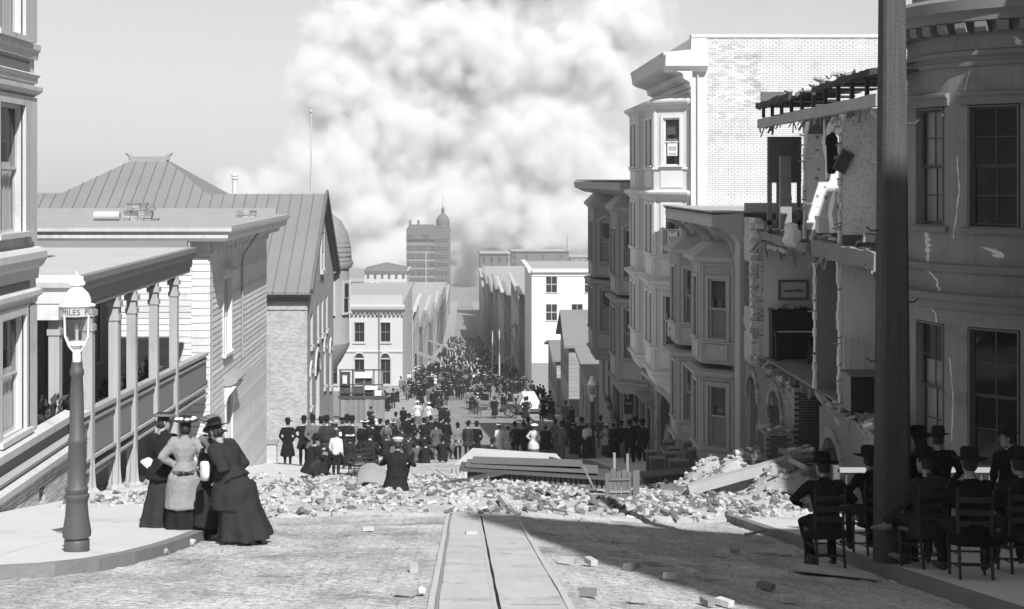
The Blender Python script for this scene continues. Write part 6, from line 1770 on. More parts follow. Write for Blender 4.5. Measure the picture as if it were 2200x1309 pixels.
def J_sit(h=1.72, seat=.46, lean=.0, legs='down', arms='lap', turn=0., lx=0.):
    """sits facing +Y, hips at the seat"""
    k = h / 1.75
    J = {'pelvis': V((0, -.02, seat + .12))}
    ln = math.sin(lean); c = math.cos(lean)
    J['chest'] = J['pelvis'] + V((lx * .5, .33 * ln, .33 * c)) * k; J['neck'] = J['pelvis'] + V((lx, .55 * ln + .03, .545 * c)) * k
    J['head'] = J['neck'] + V((0, .06, .15)) * k
    J['face'] = rotv(V((0, 1, -.1)), turn); J['dirf'] = V((0, 1, 0)); J['hup'] = V((0, .12, 1)); J['coatdir'] = V((0, -.12, -1)).normalized()
    for e, x in (('L', -1), ('R', 1)):
        J['sh' + e] = J['neck'] + V((x * .195, -.02, -.075)) * k
        J['hip' + e] = J['pelvis'] + V((x * .1, .03, -.02))
        J['kn' + e] = V((x * .14, .44, seat + .06)) ; J['an' + e] = V((x * .15, .42, .085)); J['toe' + e] = V((x * .3, 1, 0))
        if legs == 'under': J['kn' + e] = V((x * .17, .4, seat + .04)); J['an' + e] = V((x * .14, .12, .1)); J['toe' + e] = V((x * .2, 1, -.35))
        if legs == 'wide': J['kn' + e] = V((x * .26, .38, seat + .06)); J['an' + e] = V((x * .24, .36, .085)); J['toe' + e] = V((x * .5, 1, 0))
        if arms == 'lap': J['el' + e] = J['sh' + e] + V((x * .08, .06, -.3)) * k; J['wr' + e] = V((x * .1, .26, seat + .18))
        elif arms == 'knees': J['el' + e] = J['sh' + e] + V((x * .1, .14, -.25)) * k; J['wr' + e] = J['kn' + e] + V((-x * .02, -.06, .1))
        elif arms == 'fold': J['el' + e] = J['sh' + e] + V((x * .07, .1, -.27)) * k; J['wr' + e] = J['sh' + e] + V((-x * .24, .27, -.26)) * k
        elif arms == 'out': J['el' + e] = J['sh' + e] + V((x * .22, .02, -.2)) * k; J['wr' + e] = J['sh' + e] + V((x * .06, .2, -.3)) * k
    if legs == 'cross':
        J['knR'] = V((.02, .42, seat + .16)); J['anR'] = V((-.26, .44, seat + .0)); J['toeR'] = V((-1, .35, -.1))
        J['knL'] = V((-.08, .42, seat + .05)); J['anL'] = V((-.08, .4, .085))
    return J
def J_squat(h=1.72, arms='knees', turn=0., lean=.25):
    J = J_sit(h, .16, lean, 'down', 'lap', turn)
    k = h / 1.75
    for e, x in (('L', -1), ('R', 1)):
        J['kn' + e] = V((x * .2, .34, .5)) * k; J['an' + e] = V((x * .13, .08, .09)); J['toe' + e] = V((x * .3, 1, 0))
        J['el' + e] = J['sh' + e] + V((x * .12, .16, -.22)) * k; J['wr' + e] = J['kn' + e] + V((-x * .12, .1, .06))
        if arms == 'wide': J['el' + e] = J['sh' + e] + V((x * .2, .08, -.24)) * k; J['wr' + e] = J['kn' + e] + V((x * .0, .02, .08))
    J['coatdir'] = V((0, -.2, -1)).normalized()
    return J
def J_ground(h=1.72, turn=0.):
    J = J_sit(h, .0, .12, 'down', 'lap', turn)
    k = h / 1.75
    for e, x in (('L', -1), ('R', 1)):
        J['kn' + e] = V((x * .2, .4, .42)) * k; J['an' + e] = V((x * .16, .66, .09)); J['toe' + e] = V((x * .2, 1, .2))
        J['el' + e] = J['sh' + e] + V((x * .12, .12, -.25)) * k; J['wr' + e] = J['kn' + e] + V((-x * .06, .02, .06))
    J['coatdir'] = V((0, -.1, -1)).normalized()
    return J
def put(o, x, y, z, rz, label, group=None, sc=1.0):
    o.location = (x, y, z); o.rotation_euler = (0, 0, rz); o.scale = (sc, sc, sc)
    return tag(o, label, 'person', group)
BLK = ['cloth_black', 'cloth_dark', 'skin', 'leather', 'cloth_white']
DRK = ['cloth_dark', 'cloth_black', 'skin', 'leather', 'cloth_white']

# --- the five women by the lamp post
wz = lambda y: GZ(y) + .122
J = J_stand(1.58, 'front', turn=-.9, woman=True)
o = make_person('w', J, ['cloth_black', 'cloth_dark', 'skin', 'leather', 'cloth_black'], .017, 'ladyflat', 'cloth_mid', coat_hem=.16, skirt={'hem': .02, 'r': .36}, sleeve=1.15, woman=True, trimm='cloth_dark', s=.92)
put(o, -4.1, 18.9, wz(18.9), R(-8), 'woman in black jacket and long dark skirt, leftmost of the group by the lamp post', None, .95)
J = J_stand(1.5, 'hips', turn=.15, woman=True)
o = make_person('w', J, ['cloth_grey', 'cloth_dark', 'skin', 'leather', 'cloth_grey'], .017, 'lady', 'cloth_dark', coat_hem=.5, skirt={'hem': .02, 'r': .31}, sleeve=1.25, woman=True, s=.92, hands=True)
put(o, -3.72, 18.5, wz(18.5), R(4), 'woman in belted pale grey coat standing with hands on hips', None, .95)
q = MB(); q.loft([ell(V((0, .0, z)), V((1, 0, 0)), V((0, 1, 0)), r_, r_ * .8, 20) for z, r_ in ((.885, .128), (.885, .142), (.92, .14), (.92, .126))]); q.build('belt', G('cloth_grey'), o)
J = J_stand(1.54, 'front', turn=.5, woman=True)
o = make_person('w', J, ['cloth_mid', 'cloth_dark', 'skin', 'leather', 'cloth_white'], .018, 'lady', 'cloth_mid', coat_hem=.16, skirt={'hem': .02, 'r': .33}, sleeve=1.1, woman=True, s=.92, trimm='cloth_mid')
put(o, -3.55, 19.6, wz(19.6), R(170), 'woman in mid grey jacket and wide hat half hidden behind the pale coat', None, .95)
J = J_stand(1.46, 'front', turn=-.2, woman=True)
o = make_person('w', J, ['cloth_dark', 'cloth_black', 'skin', 'leather', 'cloth_white'], .017, 'lady', 'cloth_black', coat_hem=.62, skirt={'hem': .08, 'r': .27}, scarf='cloth_white', sleeve=1.1, woman=True, s=.92, trimm='cloth_pale')
put(o, -3.3, 18.3, wz(18.3) - .1, R(-10), 'girl in long dark coat with white collar and flower-trimmed hat', None, .95)
J = J_stand(1.56, 'lift', turn=-.3, lean=.6, woman=True, step=.2)
sk_ = {'hem': .1, 'r': .4, 'c': V((.0, -.18, 0)), 'feet': {'L': V((-.06, .12, .05)), 'R': V((.1, -.3, .05))}}
o = make_person('w', J, ['cloth_dark', 'cloth_dark', 'skin', 'leather', 'cloth_black'], .018, 'fedora', 'cloth_black', coat_hem=.36, skirt=sk_, sleeve=1.7, girth=1.3, woman=True, s=.94, fold=.1)
put(o, -2.92, 17.7, GZ(17.7), R(62), 'stooping woman in full dark skirt and cloak stepping off the kerb', None, .95)
q = MB(); q.loft([ell(V((-.26, .3, z)), V((.5, .8, 0)).normalized(), V((-.8, .5, 0)).normalized(), r_, .05, 12) for z, r_ in ((.86, .08), (.93, .13), (1.05, .13), (1.1, .06))]); q.build('muff', G('cloth_white'), o, True)

# --- chairs
def make_chair(seat=.46, w=.42, d=.4, back=.98):
    t = thing('wooden_chair', '', 'chair', (0, 0, 0), 'wooden chairs along the right kerb', static=False)
    cm = G('chairwood')
    for x in (-1, 1):
        q = MB(); q.tube([(x * w * .46, d * .5, 0), (x * w * .46, d * .48, seat)], [.017, .021], 8); q.build('leg', cm, t)
        q = MB(); q.tube([(x * w * .42, -d * .56, 0), (x * w * .42, -d * .48, seat), (x * w * .44, -d * .52, seat + .25), (x * w * .46, -d * .68, back)], [.017, .021, .019, .015], 8); q.build('leg', cm, t)
        q = MB(); q.lathe([(.01, 0), (.02, .012), (.008, .03)], 8, (x * w * .46, -d * .68, back)); q.build('finial', cm, t)
        for z in (.14, .28):
            q = MB(); q.tube([(x * w * .45, d * .48, z), (x * w * .425, -d * .52, z)], .011, 6); q.build('rung', cm, t)
    for z in (.12, .26):
        q = MB(); q.tube([(-w * .46, d * .49, z), (w * .46, d * .49, z)], .012, 6); q.build('rung', cm, t)
    q = MB(); q.tube([(-w * .42, -d * .54, .17), (w * .42, -d * .54, .17)], .012, 6); q.build('rung', cm, t)
    q = MB(); q.add([(-w / 2, d / 2, seat - .02), (w / 2, d / 2, seat - .02), (w * .45, -d / 2, seat - .02), (-w * .45, -d / 2, seat - .02), (-w / 2, d / 2, seat + .02), (w / 2, d / 2, seat + .02), (w * .45, -d / 2, seat + .02), (-w * .45, -d / 2, seat + .02)], BOXF); q.build('seat', G('rush'), t)
    for z, y in ((seat + .13, -.5), (seat + .26, -.55), (seat + .4, -.63)):
        q = MB(); n = 7; vs = []
        for i in range(n):
            a = -1 + 2 * i / (n - 1)
            vs += [(a * w * .43, d * (y - .05 * (1 - a * a)), z), (a * w * .43, d * (y - .02 - .05 * (1 - a * a)), z + .065)]
        vs += [(a_, b_ - .012, c_) for a_, b_, c_ in vs]
        m_ = 2 * n
        q.add(vs, [(2 * i, 2 * i + 2, 2 * i + 3, 2 * i + 1) for i in range(n - 1)] + [(m_ + 2 * i, m_ + 2 * i + 1, m_ + 2 * i + 3, m_ + 2 * i + 2) for i in range(n - 1)] + [(2 * i + 1, 2 * i + 3, m_ + 2 * i + 3, m_ + 2 * i + 1) for i in range(n - 1)]); q.build('slat', cm, t)
    return t
swz = lambda x, y: GXY(x, y) + .122
chair0 = make_chair()
CHAIRS = [(4.62, 17.7, None, R(4), 'slat-back chair in the gutter under the man in the slouch hat'), (5.5, 18.6, 1, R(8), 'slat-back chair half hidden behind the telegraph pole'),
          (5.62, 16.9, 1, R(18), 'slat-back chair just right of the pole under the man crossing his legs'), (5.75, 15.7, 1, R(-6), 'slat-back chair nearest the viewer under the broad-backed man'),
          (6.55, 16.3, 1, R(-2), 'slat-back chair at the right edge of the picture'), (6.45, 19.2, 1, R(10), 'slat-back chair under the boy in the cap')]
for i, (x, y, sw, rz, lab) in enumerate(CHAIRS):
    c = chair0 if i == 0 else copy_tree(chair0)
    c.location = (x, y, swz(x, y) if sw else GXY(x, y)); c.rotation_euler = (R(-6), 0, rz); c['label'] = lab
    CHAIRS[i] = (x, y, c.location.z, rz)
# --- the men along the right kerb
def on_chair(i, J, label, dz=0., **kw):
    x, y, z, rz = CHAIRS[i]
    o = make_person('m', J, kw.pop('mats', BLK), kw.pop('voxel', .018), coat_hem=kw.pop('coat_hem', .2), **kw)
    return put(o, x, y, z + dz, rz, label)
on_chair(0, J_sit(1.7, .46, .12, 'under', 'out', turn=.3), 'man in slouch hat seated in the gutter, elbow stuck out', hat='slouch', hatm='cloth_black', mats=['cloth_dark', 'cloth_black', 'skin', 'leather', 'cloth_dark'], girth=1.12)
on_chair(1, J_sit(1.68, .46, .16, 'down', 'knees', turn=-.15), 'man in wide hat seated directly behind the telegraph pole', hat='slouch', hatm='cloth_black')
on_chair(2, J_sit(1.66, .46, .2, 'cross', 'lap', turn=.25, lx=.12), 'man in bowler with white collar seated with legs crossed towards the pole', hat='bowler', hatm='cloth_black', mats=['cloth_dark', 'cloth_dark', 'skin', 'shoe_tan', 'cloth_white'])
on_chair(3, J_sit(1.74, .46, .03, 'wide', 'fold', turn=-.1), 'broad-backed man in wide-brimmed hat seated nearest the viewer', hat='slouch', hatm='cloth_dark', girth=1.22)
on_chair(4, J_sit(1.7, .46, .06, 'down', 'lap', turn=.1), 'man in bowler seated at the right edge', hat='bowler', hatm='cloth_dark', girth=1.1)
on_chair(5, J_sit(1.5, .46, .5, 'down', 'knees', turn=.5), 'boy in dark cap leaning forward on his chair behind the pole', hat='cap', hatm='cloth_dark', s=.95)
o = make_person('m', J_stand(1.62, 'pocket', turn=.2), BLK, .018, 'fedora', 'cloth_black', coat_hem=.3); put(o, 5.83, 17.7, swz(5.83, 17.7), R(5), 'man standing in dark suit just to the right of the pole')
o = make_person('m', J_stand(1.62, 'pocket', turn=-.7), BLK, .018, 'fedora', 'cloth_dark', coat_hem=.3); put(o, 7.05, 20.5, swz(7, 20.5), R(10), 'man in soft felt hat standing against the bow front')
o = make_person('m', J_stand(1.64, 'pocket', turn=1.0), BLK, .018, 'bowler', 'cloth_dark', coat_hem=.3); put(o, 7.72, 19.6, swz(7.7, 19.6), R(12), 'man in bowler standing in profile behind the seated men at the right edge')

# --- the big man crouched on the rubble
J = J_squat(1.72, 'wide', .1, .2)
o = make_person('m', J, ['cloth_black', 'cloth_black', 'skin', 'leather', 'cloth_dark'], .02, 'cap', 'cloth_pale', coat_hem=.3, girth=1.3); put(o, -1.47, 30.3, GZ(30.3) + .12, R(-8), 'heavy man in black coat and pale cap crouching on the rubble')

# --- templates for the middle distance: build once, then copy
TPL = {}
def tpl(k, J, **kw):
    kw.setdefault('voxel', .035); kw.setdefault('fingers', True)
    o = make_person(k, J, kw.pop('mats', BLK), **kw); TPL[k] = o; return o
tpl('man_hips', J_stand(1.7, 'one', .2), hat='bowler', coat_hem=.3)
tpl('man_down', J_stand(1.7, 'down', -.3), hat='fedora', coat_hem=.28, mats=DRK)
tpl('man_back', J_stand(1.72, 'back', 0), hat='bowler', coat_hem=.3, mats=['cloth_mid', 'cloth_dark', 'skin', 'leather', 'cloth_white'])
tpl('man_walk', J_stand(1.68, 'down', 0, 0, .09, .2), hat='fedora', coat_hem=.25)
tpl('man_long', J_stand(1.7, 'pocket', .3), hat='slouch', coat_hem=.6)
tpl('man_fold', J_stand(1.7, 'fold', .5), hat='cap', coat_hem=.25, mats=DRK)
tpl('man_grey', J_stand(1.7, 'pocket', -.2), hat='bowler', coat_hem=.26, mats=['cloth_mid', 'cloth_mid', 'skin', 'leather', 'cloth_white'])
tpl('man_point', J_stand(1.7, 'point', -.2), hat='fedora', coat_hem=.26)
tpl('woman_dark', J_stand(1.56, 'front', .1, woman=True), hat='lady', hatm='cloth_dark', coat_hem=.16, skirt={'hem': .03, 'r': .34}, woman=True, s=.93, sleeve=1.15)
tpl('woman_white', J_stand(1.58, 'front', -.2, woman=True), hat='lady', hatm='cloth_dark', coat_hem=None, skirt={'hem': .03, 'r': .33}, woman=True, s=.93, sleeve=1.15, mats=['cloth_white', 'cloth_white', 'skin', 'leather', 'cloth_white'])
tpl('woman_whitehat', J_stand(1.6, 'down', .3, woman=True), hat='lady', hatm='cloth_white', coat_hem=.5, skirt={'hem': .14, 'r': .27}, woman=True, s=.93, mats=['cloth_white', 'cloth_mid', 'skin', 'leather', 'cloth_white'])
tpl('woman_pale', J_stand(1.58, 'hips', .2, woman=True), hat='lady', hatm='cloth_white', coat_hem=.3, skirt={'hem': .03, 'r': .3}, woman=True, s=.93, mats=['cloth_pale', 'cloth_mid', 'skin', 'leather', 'cloth_white'])
tpl('woman_shawl', J_stand(1.55, 'fold', .1, woman=True), hat='lady', hatm='cloth_black', coat_hem=.3, skirt={'hem': .03, 'r': .36}, woman=True, s=.95, girth=1.25, sleeve=1.7, mats=['cloth_black', 'cloth_mid', 'skin', 'leather', 'cloth_black'])
tpl('woman_blouse', J_stand(1.56, 'front', -.4, woman=True), hat='boater', hatm='straw', coat_hem=None, skirt={'hem': .03, 'r': .33}, woman=True, s=.93, sleeve=1.2, mats=['cloth_white', 'cloth_dark', 'skin', 'leather', 'cloth_white'])
tpl('squat', J_squat(1.68), hat='bowler', coat_hem=.2)
tpl('squat_cap', J_squat(1.66, 'wide', .3), hat='cap', hatm='cloth_dark', coat_hem=.2, mats=DRK)
tpl('ground', J_ground(1.68), hat='fedora', coat_hem=.14, mats=['cloth_mid', 'cloth_dark', 'skin', 'leather', 'cloth_white'])
tpl('ground_dark', J_ground(1.66, .4), hat='bowler', coat_hem=.14)
tpl('boy', J_stand(1.25, 'down', .2), hat='cap', hatm='cloth_mid', coat_hem=None, s=.8, mats=['cloth_white', 'cloth_dark', 'skin', 'leather', 'cloth_white'])
tpl('girl', J_stand(1.22, 'front', .1, woman=True), hat='lady', hatm='cloth_mid', coat_hem=.2, skirt={'hem': .38, 'r': .3}, woman=True, s=.8, mats=['cloth_dark', 'cloth_mid', 'skin', 'leather', 'cloth_dark'])
tpl('sitter', J_sit(1.7, .44, .2, 'down', 'lap'), hat='fedora', coat_hem=.18, mats=['cloth_dark', 'cloth_dark', 'skin', 'leather', 'cloth_white'])
used = set()
def person(kind, x, y, rz, label, group=None, sc=1.0, dz=0.0, z=None):
    o = TPL[kind]
    if kind in used: o = copy_tree(o)
    used.add(kind)
    for k in ('label', 'group'):
        if k in o: del o[k]
    return put(o, x, y, (GXY(x, y) + (.12 if (x > KR or x < KL) and 15 < y < 64 else 0) if z is None else z) + dz, rz, label, group, sc)
def feet(px, py): Y = CAMZ * FPX / (py - 922.0); return XA(px, Y), Y
def at(px, Y): return XA(px, Y), Y
GM = 'spectators gathered in the middle of the street'
x, y = at(618, 52); person('man_long', x, y, R(5), 'person in long dark gown standing alone against the brick hall', GM, .97)
MID = [('man_hips', 652, 50, 'man in bowler with elbow out, left of the crowd below the brick hall'), ('man_back', 672, 49, 'man with white collar beside the man with elbow out'), ('man_long', 689, 52, 'tall man in long coat below the arched hall door'),
       ('man_down', 702, 48, 'man with hands at his sides in the crowd below the hall'), ('woman_blouse', 722, 51, 'woman in white blouse and boater in the crowd below the hall'), ('man_fold', 735, 54, 'man in cap behind the woman in the boater'),
       ('man_grey', 757, 50, 'man in light grey suit at the right end of the hall crowd'), ('man_hips', 745, 46, 'man in bowler behind the child in the short dress'), ('woman_dark', 715, 55, 'woman in dark dress and wide hat deep in the hall crowd')]
for k, px, Y, lab in MID: x, y = at(px, Y); person(k, x, y, R(random.uniform(-12, 12)), lab, GM)
x, y = at(665, 37.5); person('squat', x, y, R(-60), 'old man in dark coat crouching at the left edge of the rubble', GM, 1.0, .05)
x, y = at(692, 39.5); person('squat_cap', x, y, R(-15), 'youth crouching beside the old man at the rubble', GM, .92)
x, y = at(722, 40); person('boy', x, y, R(-20), 'boy in white shirt and light cap standing before the rubble', GM)
x, y = at(752, 40.5); person('girl', x, y, R(5), 'girl in short dark dress with pale hem behind the rubble', GM)
x, y = at(793, 42); person('sitter', x, y, R(-8), 'man seated on a kitchen chair behind the rubble', GM)
c2 = copy_tree(chair0); c2.location = (x, y, GZ(y)); c2.rotation_euler = (0, 0, R(-8)); c2['label'] = 'wooden chair under the man seated behind the rubble'; c2['group'] = 'chairs behind the rubble'
c3 = copy_tree(chair0); c3.location = (XA(768, 40.2), 40.2, GZ(40.2)); c3.rotation_euler = (0, 0, R(25)); c3['label'] = 'empty wooden chair tilted beside the girl in the short dress'; c3['group'] = 'chairs behind the rubble'
x, y = at(800, 47); person('man_hips', x, y, R(10), 'man in bowler, hand on hip, right of the seated man', GM)
x, y = at(783, 48.5); person('woman_shawl', x, y, R(0), 'stout woman in black shawl behind the seated man', GM)
for k, px, Y, lab in (('ground', 897, 60, 'man sitting on the ground, left of three in the roadway'), ('ground_dark', 914, 59, 'man sitting on the ground, middle of three in the roadway'), ('squat', 951, 60, 'man squatting, right of three in the roadway'),
                      ('ground_dark', 1056, 64, 'man sitting alone on the ground by the fallen cornice')):
    x, y = at(px, Y); person(k, x, y, R(random.uniform(-15, 15)), lab, GM)
MID2 = [('man_back', 984, 66, 'man in pale grey suit, left of the trio in mid street'), ('man_down', 1005, 62.5, 'man in dark coat, middle of the trio in mid street'), ('man_long', 1023, 64, 'man in long coat, right of the trio in mid street'),
        ('woman_white', 1073, 66, 'woman in long white dress with dark hat'), ('woman_whitehat', 1091, 66, 'woman in white coat with broad white hat'), ('man_hips', 1108, 69, 'man in bowler just right of the two women in white'),
        ('man_walk', 1126, 66.5, 'man striding right of the two women in white'), ('woman_pale', 1147, 63, 'woman in pale jacket with white hat beside the black shawl'), ('woman_shawl', 1172, 62, 'stout woman in full black shawl left of the lamp'),
        ('man_grey', 1206, 64, 'man in grey suit between the shawl and the lamp'), ('man_down', 1221, 66, 'man in dark suit between the shawl and the lamp'), ('man_hips', 1250, 66, 'man in bowler just left of the street lamp'),
        ('woman_blouse', 1262, 63, 'woman in white blouse and boater by the street lamp'), ('man_grey', 1290, 65, 'man in grey cap right of the street lamp'), ('woman_pale', 1303, 62.5, 'woman in pale jacket second right of the street lamp'),
        ('woman_dark', 1318, 64, 'woman in dark dress right of the street lamp'), ('man_fold', 1333, 62, 'man with folded arms by the shop corner'), ('man_long', 1367, 60.5, 'man in long coat in the shop doorway'),
        ('man_down', 1380, 61, 'man in felt hat beside the shop doorway'), ('man_walk', 1352, 58.5, 'man standing before the shop sign'), ('woman_dark', 1235, 68, 'woman in dark hat behind the men at the lamp'), ('man_back', 1192, 69, 'man in grey coat behind the black shawl'), ('man_back', 1135, 72, 'man with back turned behind the pale jacket')]
for k, px, Y, lab in MID2:
    Y += random.choice((-4, -1.5, 0, 3, 7, 11)) + random.uniform(-1, 1) if px > 1180 else random.uniform(-1, 3.5); x, y = at(px, Y); person(k, x, y, R(random.uniform(-50, 50)), lab, GM, random.uniform(.95, 1.03))
for k, px, py, lab in (('man_long', 1168, 905, 'dark figure standing on the pale steps by the wooden houses'), ('woman_shawl', 1184, 900, 'second dark figure on the steps by the wooden houses')):
    x, y = at(px, 99); person(k, x, y, R(10), lab, GM, 1.0, .4)
# the seated and standing crowd at the crossing, then the packed street beyond
rnd = random.Random(31)
GC = 'crowd at the crossing'
KD = {'man_hips': 'man in bowler with one elbow out', 'man_down': 'man in dark suit and felt hat', 'man_back': 'man in grey coat, hands behind him', 'man_walk': 'striding man in felt hat', 'man_long': 'man in long dark coat', 'man_fold': 'man in cap with folded arms', 'man_grey': 'man in mid grey suit', 'man_point': 'man pointing with one arm',
      'woman_dark': 'woman in dark dress and trimmed hat', 'woman_blouse': 'woman in white blouse and boater', 'woman_pale': 'woman in pale jacket', 'woman_shawl': 'stout woman in black shawl', 'squat': 'squatting man in bowler', 'squat_cap': 'squatting man in cap', 'ground': 'man in grey sitting on the ground', 'ground_dark': 'man in bowler sitting on the ground'}
kinds = ['man_hips', 'man_down', 'man_back', 'man_walk', 'man_long', 'man_fold', 'man_grey', 'man_point', 'woman_dark', 'woman_dark', 'woman_blouse', 'woman_pale', 'woman_shawl', 'man_down', 'man_long', 'man_hips']
low = ['squat', 'squat_cap', 'ground', 'ground_dark']
taken = []
def free(x, y, d):
    for a, b in taken:
        if abs(a - x) < d and abs(b - y) < d: return False
    taken.append((x, y)); return True
n = 0
while n < 46:
    px, Y = rnd.uniform(778, 962), rnd.uniform(64, 84)
    x, y = at(px, Y)
    if x < -6.6 or not free(x, y, .55): continue
    k = rnd.choice(low) if rnd.random() < .45 else rnd.choice(kinds)
    person(k, x, y, R(rnd.uniform(-35, 35)), KD[k] + ' at the crossing, ' + ('against the fence' if px < 835 else 'before the drying frame' if px < 880 else 'left of the mid-street trio'), GC); n += 1
n = 0
GS = 'packed crowd farther down the street'
while n < 205:
    Y = 92 + 120 * rnd.random() ** 1.25
    x = rnd.uniform(-7.0, 7.8)
    if Y < 118 and rnd.random() < .72: continue
    if noise.noise(V((x * .35, Y * .09, 3))) < -.12: continue
    if not free(x, Y, .5): continue
    k = rnd.choice(kinds)
    person(k, x, Y, R(rnd.uniform(-30, 30)), KD[k] + (' just below the crossing' if Y < 120 else ' in the packed lower street' if Y < 150 else ' far down the packed street') + (', left side' if x < -2.2 else ', right side' if x > 2.8 else ', mid roadway'), GS, rnd.uniform(.86, 1.06)); n += 1
# beyond: too many to count
def low_person(mb, x, y, z, r_, m):
    w = r_.uniform(.2, .27); h = r_.uniform(1.55, 1.78)
    mb.lathe([(w * .55, 0), (w * .7, h * .3), (w * .95, h * .5), (w, h * .78), (w * .35, h * .84)], 6, (x, y, z), m)
    mb.lathe([(.07, 0), (.11, .1), (.16, .14), (.11, .17), (.09, .3)], 6, (x, y, z + h * .83), m if r_.random() < .85 else 2)
q = MB()
for i in range(1500):
    Y = 205 + 320 * rnd.random() ** 1.5
    x = rnd.uniform(-5.5, 6.5)
    low_person(q, x, Y, GZ(Y), rnd, rnd.choice((0, 0, 0, 0, 1)) if rnd.random() < .93 else 2)
o = q.build('crowd', [G('cloth_black'), G('cloth_mid'), G('cloth_pale')])
tag(o, 'dense dark crowd filling the street far beyond the crossing', 'crowd', None, 'stuff')
for k in TPL:
    if k not in used: bpy.data.objects.remove(TPL[k])

# ---------------------------------------------------------------- street furniture
# telegraph pole
px_, py_ = 5.42, 17.55
tp = thing('telegraph_pole', 'squared dark timber telegraph pole standing at the right kerb', 'pole', (px_, py_, swz(px_, py_)), static=False)
q = MB()
rings = []
for z, w in ((-.2, .2), (.0, .198), (2.5, .18), (5.5, .155), (10.5, .115)):
    c = w * .24
    rings.append([(x + noise.noise(V((x * 3, y, z))) * .006, y, z) for x, y in ((-w + c, -w), (w - c, -w), (w, -w + c), (w, w - c), (w - c, w), (-w + c, w), (-w, w - c), (-w, -w + c))])
q.loft(rings); q.build('shaft', G('pole'), tp)
for z, s in ((5.05, -1), (2.55, -1), (5.55, 1), (3.3, 1), (4.2, -1)):
    q = MB(); q.tube([(s * .15, -.02, z), (s * .27, -.03, z - .01), (s * .33, -.03, z + .04)], .012, 6); q.build('step_iron', G('iron'), tp)
for z in (9.4, 10.0):
    q = MB(); q.box(-1.2, 1.2, -.2, -.1, z, z + .12); q.build('cross_arm', G('pole'), tp)
# street lamps
def lamp(loc, label, text=None, rz=0., sc=1.0):
    t = thing('street_lamp', label, 'street lamp', loc, static=False, rz=rz)
    t.scale = (sc, sc, sc)
    q = MB(); q.lathe([(.15, 0), (.15, .13), (.135, .15)], 12); q.build('base_block', G('lampiron'), t, 40)
    q = MB(); q.lathe([(.13, .15), (.168, .18), (.17, .24), (.14, .42), (.128, .58), (.132, .62), (.15, .65), (.15, .68), (.125, .7), (.135, .73), (.14, .76), (.11, .8), (.112, 1.0), (.1, 1.3), (.107, 1.32), (.107, 1.36), (.092, 1.38), (.08, 1.9), (.07, 2.12), (.085, 2.14), (.085, 2.2), (.07, 2.22), (.066, 2.3)], 18); q.build('post', G('lampiron'), t, 40)
    q = MB(); q.lathe([(.05, 2.3), (.055, 2.46), (.06, 2.5)], 12); q.build('holder', G('enamel'), t, 40)
    for k in range(4):
        a = PI / 4 + k * PI / 2; c, s = math.cos(a), math.sin(a)
        q = MB(); q.tube([(c * .05, s * .05, 2.42), (c * .13, s * .13, 2.5), (c * .19, s * .19, 2.62), (c * .2, s * .2, 2.88)], .011, 6); q.build('frame_arm', G('enamel'), t)
    q = MB(); q.lathe([(.09, 2.53), (.12, 2.56), (.15, 2.66), (.165, 2.78), (.165, 2.87)], 20, cap=False); q.build('globe', G('glassclear'), t, 60)
    q = MB(); q.lathe([(.1, 2.5), (.115, 2.51), (.1, 2.545), (.07, 2.55)], 16); q.build('globe_seat', G('enamel'), t, 40)
    q = MB(); q.lathe([(.02, 2.5), (.02, 2.66), (.03, 2.7), (.012, 2.76)], 8); q.build('burner', G('pale'), t, 40)
    q = MB(); q.lathe([(.195, 2.86), (.2, 2.86), (.2, 2.97), (.195, 2.97)], 28, cap=False); bd_ = q.build('name_band', G('pale'), t, 40)
    if text:
        cu = bpy.data.curves.new('lettering', 'FONT'); cu.body = text; cu.size = .098; cu.align_x = 'CENTER'; cu.extrude = .0
        to = bpy.data.objects.new('tmp', cu); COL.objects.link(to)
        dg = bpy.context.evaluated_depsgraph_get()
        me = bpy.data.meshes.new_from_object(to.evaluated_get(dg)); bpy.data.objects.remove(to)
        for v in me.vertices:
            a = -PI / 2 + v.co.x / .2025; z = 2.882 + v.co.y
            v.co = V((math.cos(a) * .2025, math.sin(a) * .2025, z))
        me.materials.clear(); me.materials.append(G('ink'))
        lo_ = bpy.data.objects.new('lettering', me); COL.objects.link(lo_); lo_.parent = bd_
    q = MB(); q.lathe([(.205, 2.97), (.225, 2.985), (.205, 3.0), (.17, 3.0), (.168, 3.06), (.14, 3.13), (.09, 3.18), (.08, 3.19), (.078, 3.215), (.06, 3.22), (.1, 3.235), (.1, 3.26), (.075, 3.3), (.03, 3.315), (.012, 3.33), (.014, 3.37), (.004, 3.4)], 24); q.build('dome_cap', G('enamel'), t, 40)
    return t
lamp((-4.21, 15.1, wz(15.1)), 'iron gas lamp with white dome and street-name band on the left corner', 'MILES  PL', R(14), .895)
lamp((XA(1272, 63), 63, GXY(6, 63) + .12), 'gas lamp with white dome among the crowd on the right pavement', None, 0, 1.12)

# railing before the bow front
rl = thing('area_railing', 'pale-topped area railing behind the seated men', 'railing', (8, 22.6, swz(8, 22.6)))
zb = swz(8, 22.6)
q = MB(); q.box(XA(1798, 22.6), 9.0, 22.55, 22.68, zb + .98, zb + 1.04); q.build('handrail', G('trim_grey'), rl)
q = MB(); q.box(XA(1798, 22.6), 9.0, 22.58, 22.64, zb + .12, zb + .16); q.build('bottom_rail', G('dkgrey'), rl)
bal = MB(); bal.tube([(0, 0, .16), (0, 0, .98)], .018, 6); balm = bal.mesh('baluster', G('dkgrey'))
for x in frange(XA(1801, 22.6), 8.95, .13): piece('baluster', balm, Matrix.Translation((x, 22.61, zb)), rl)
q = MB(); q.box(XA(1797, 22.6) - .06, XA(1797, 22.6) + .04, 22.55, 22.67, zb, zb + 1.08); q.build('newel', G('dkgrey'), rl)

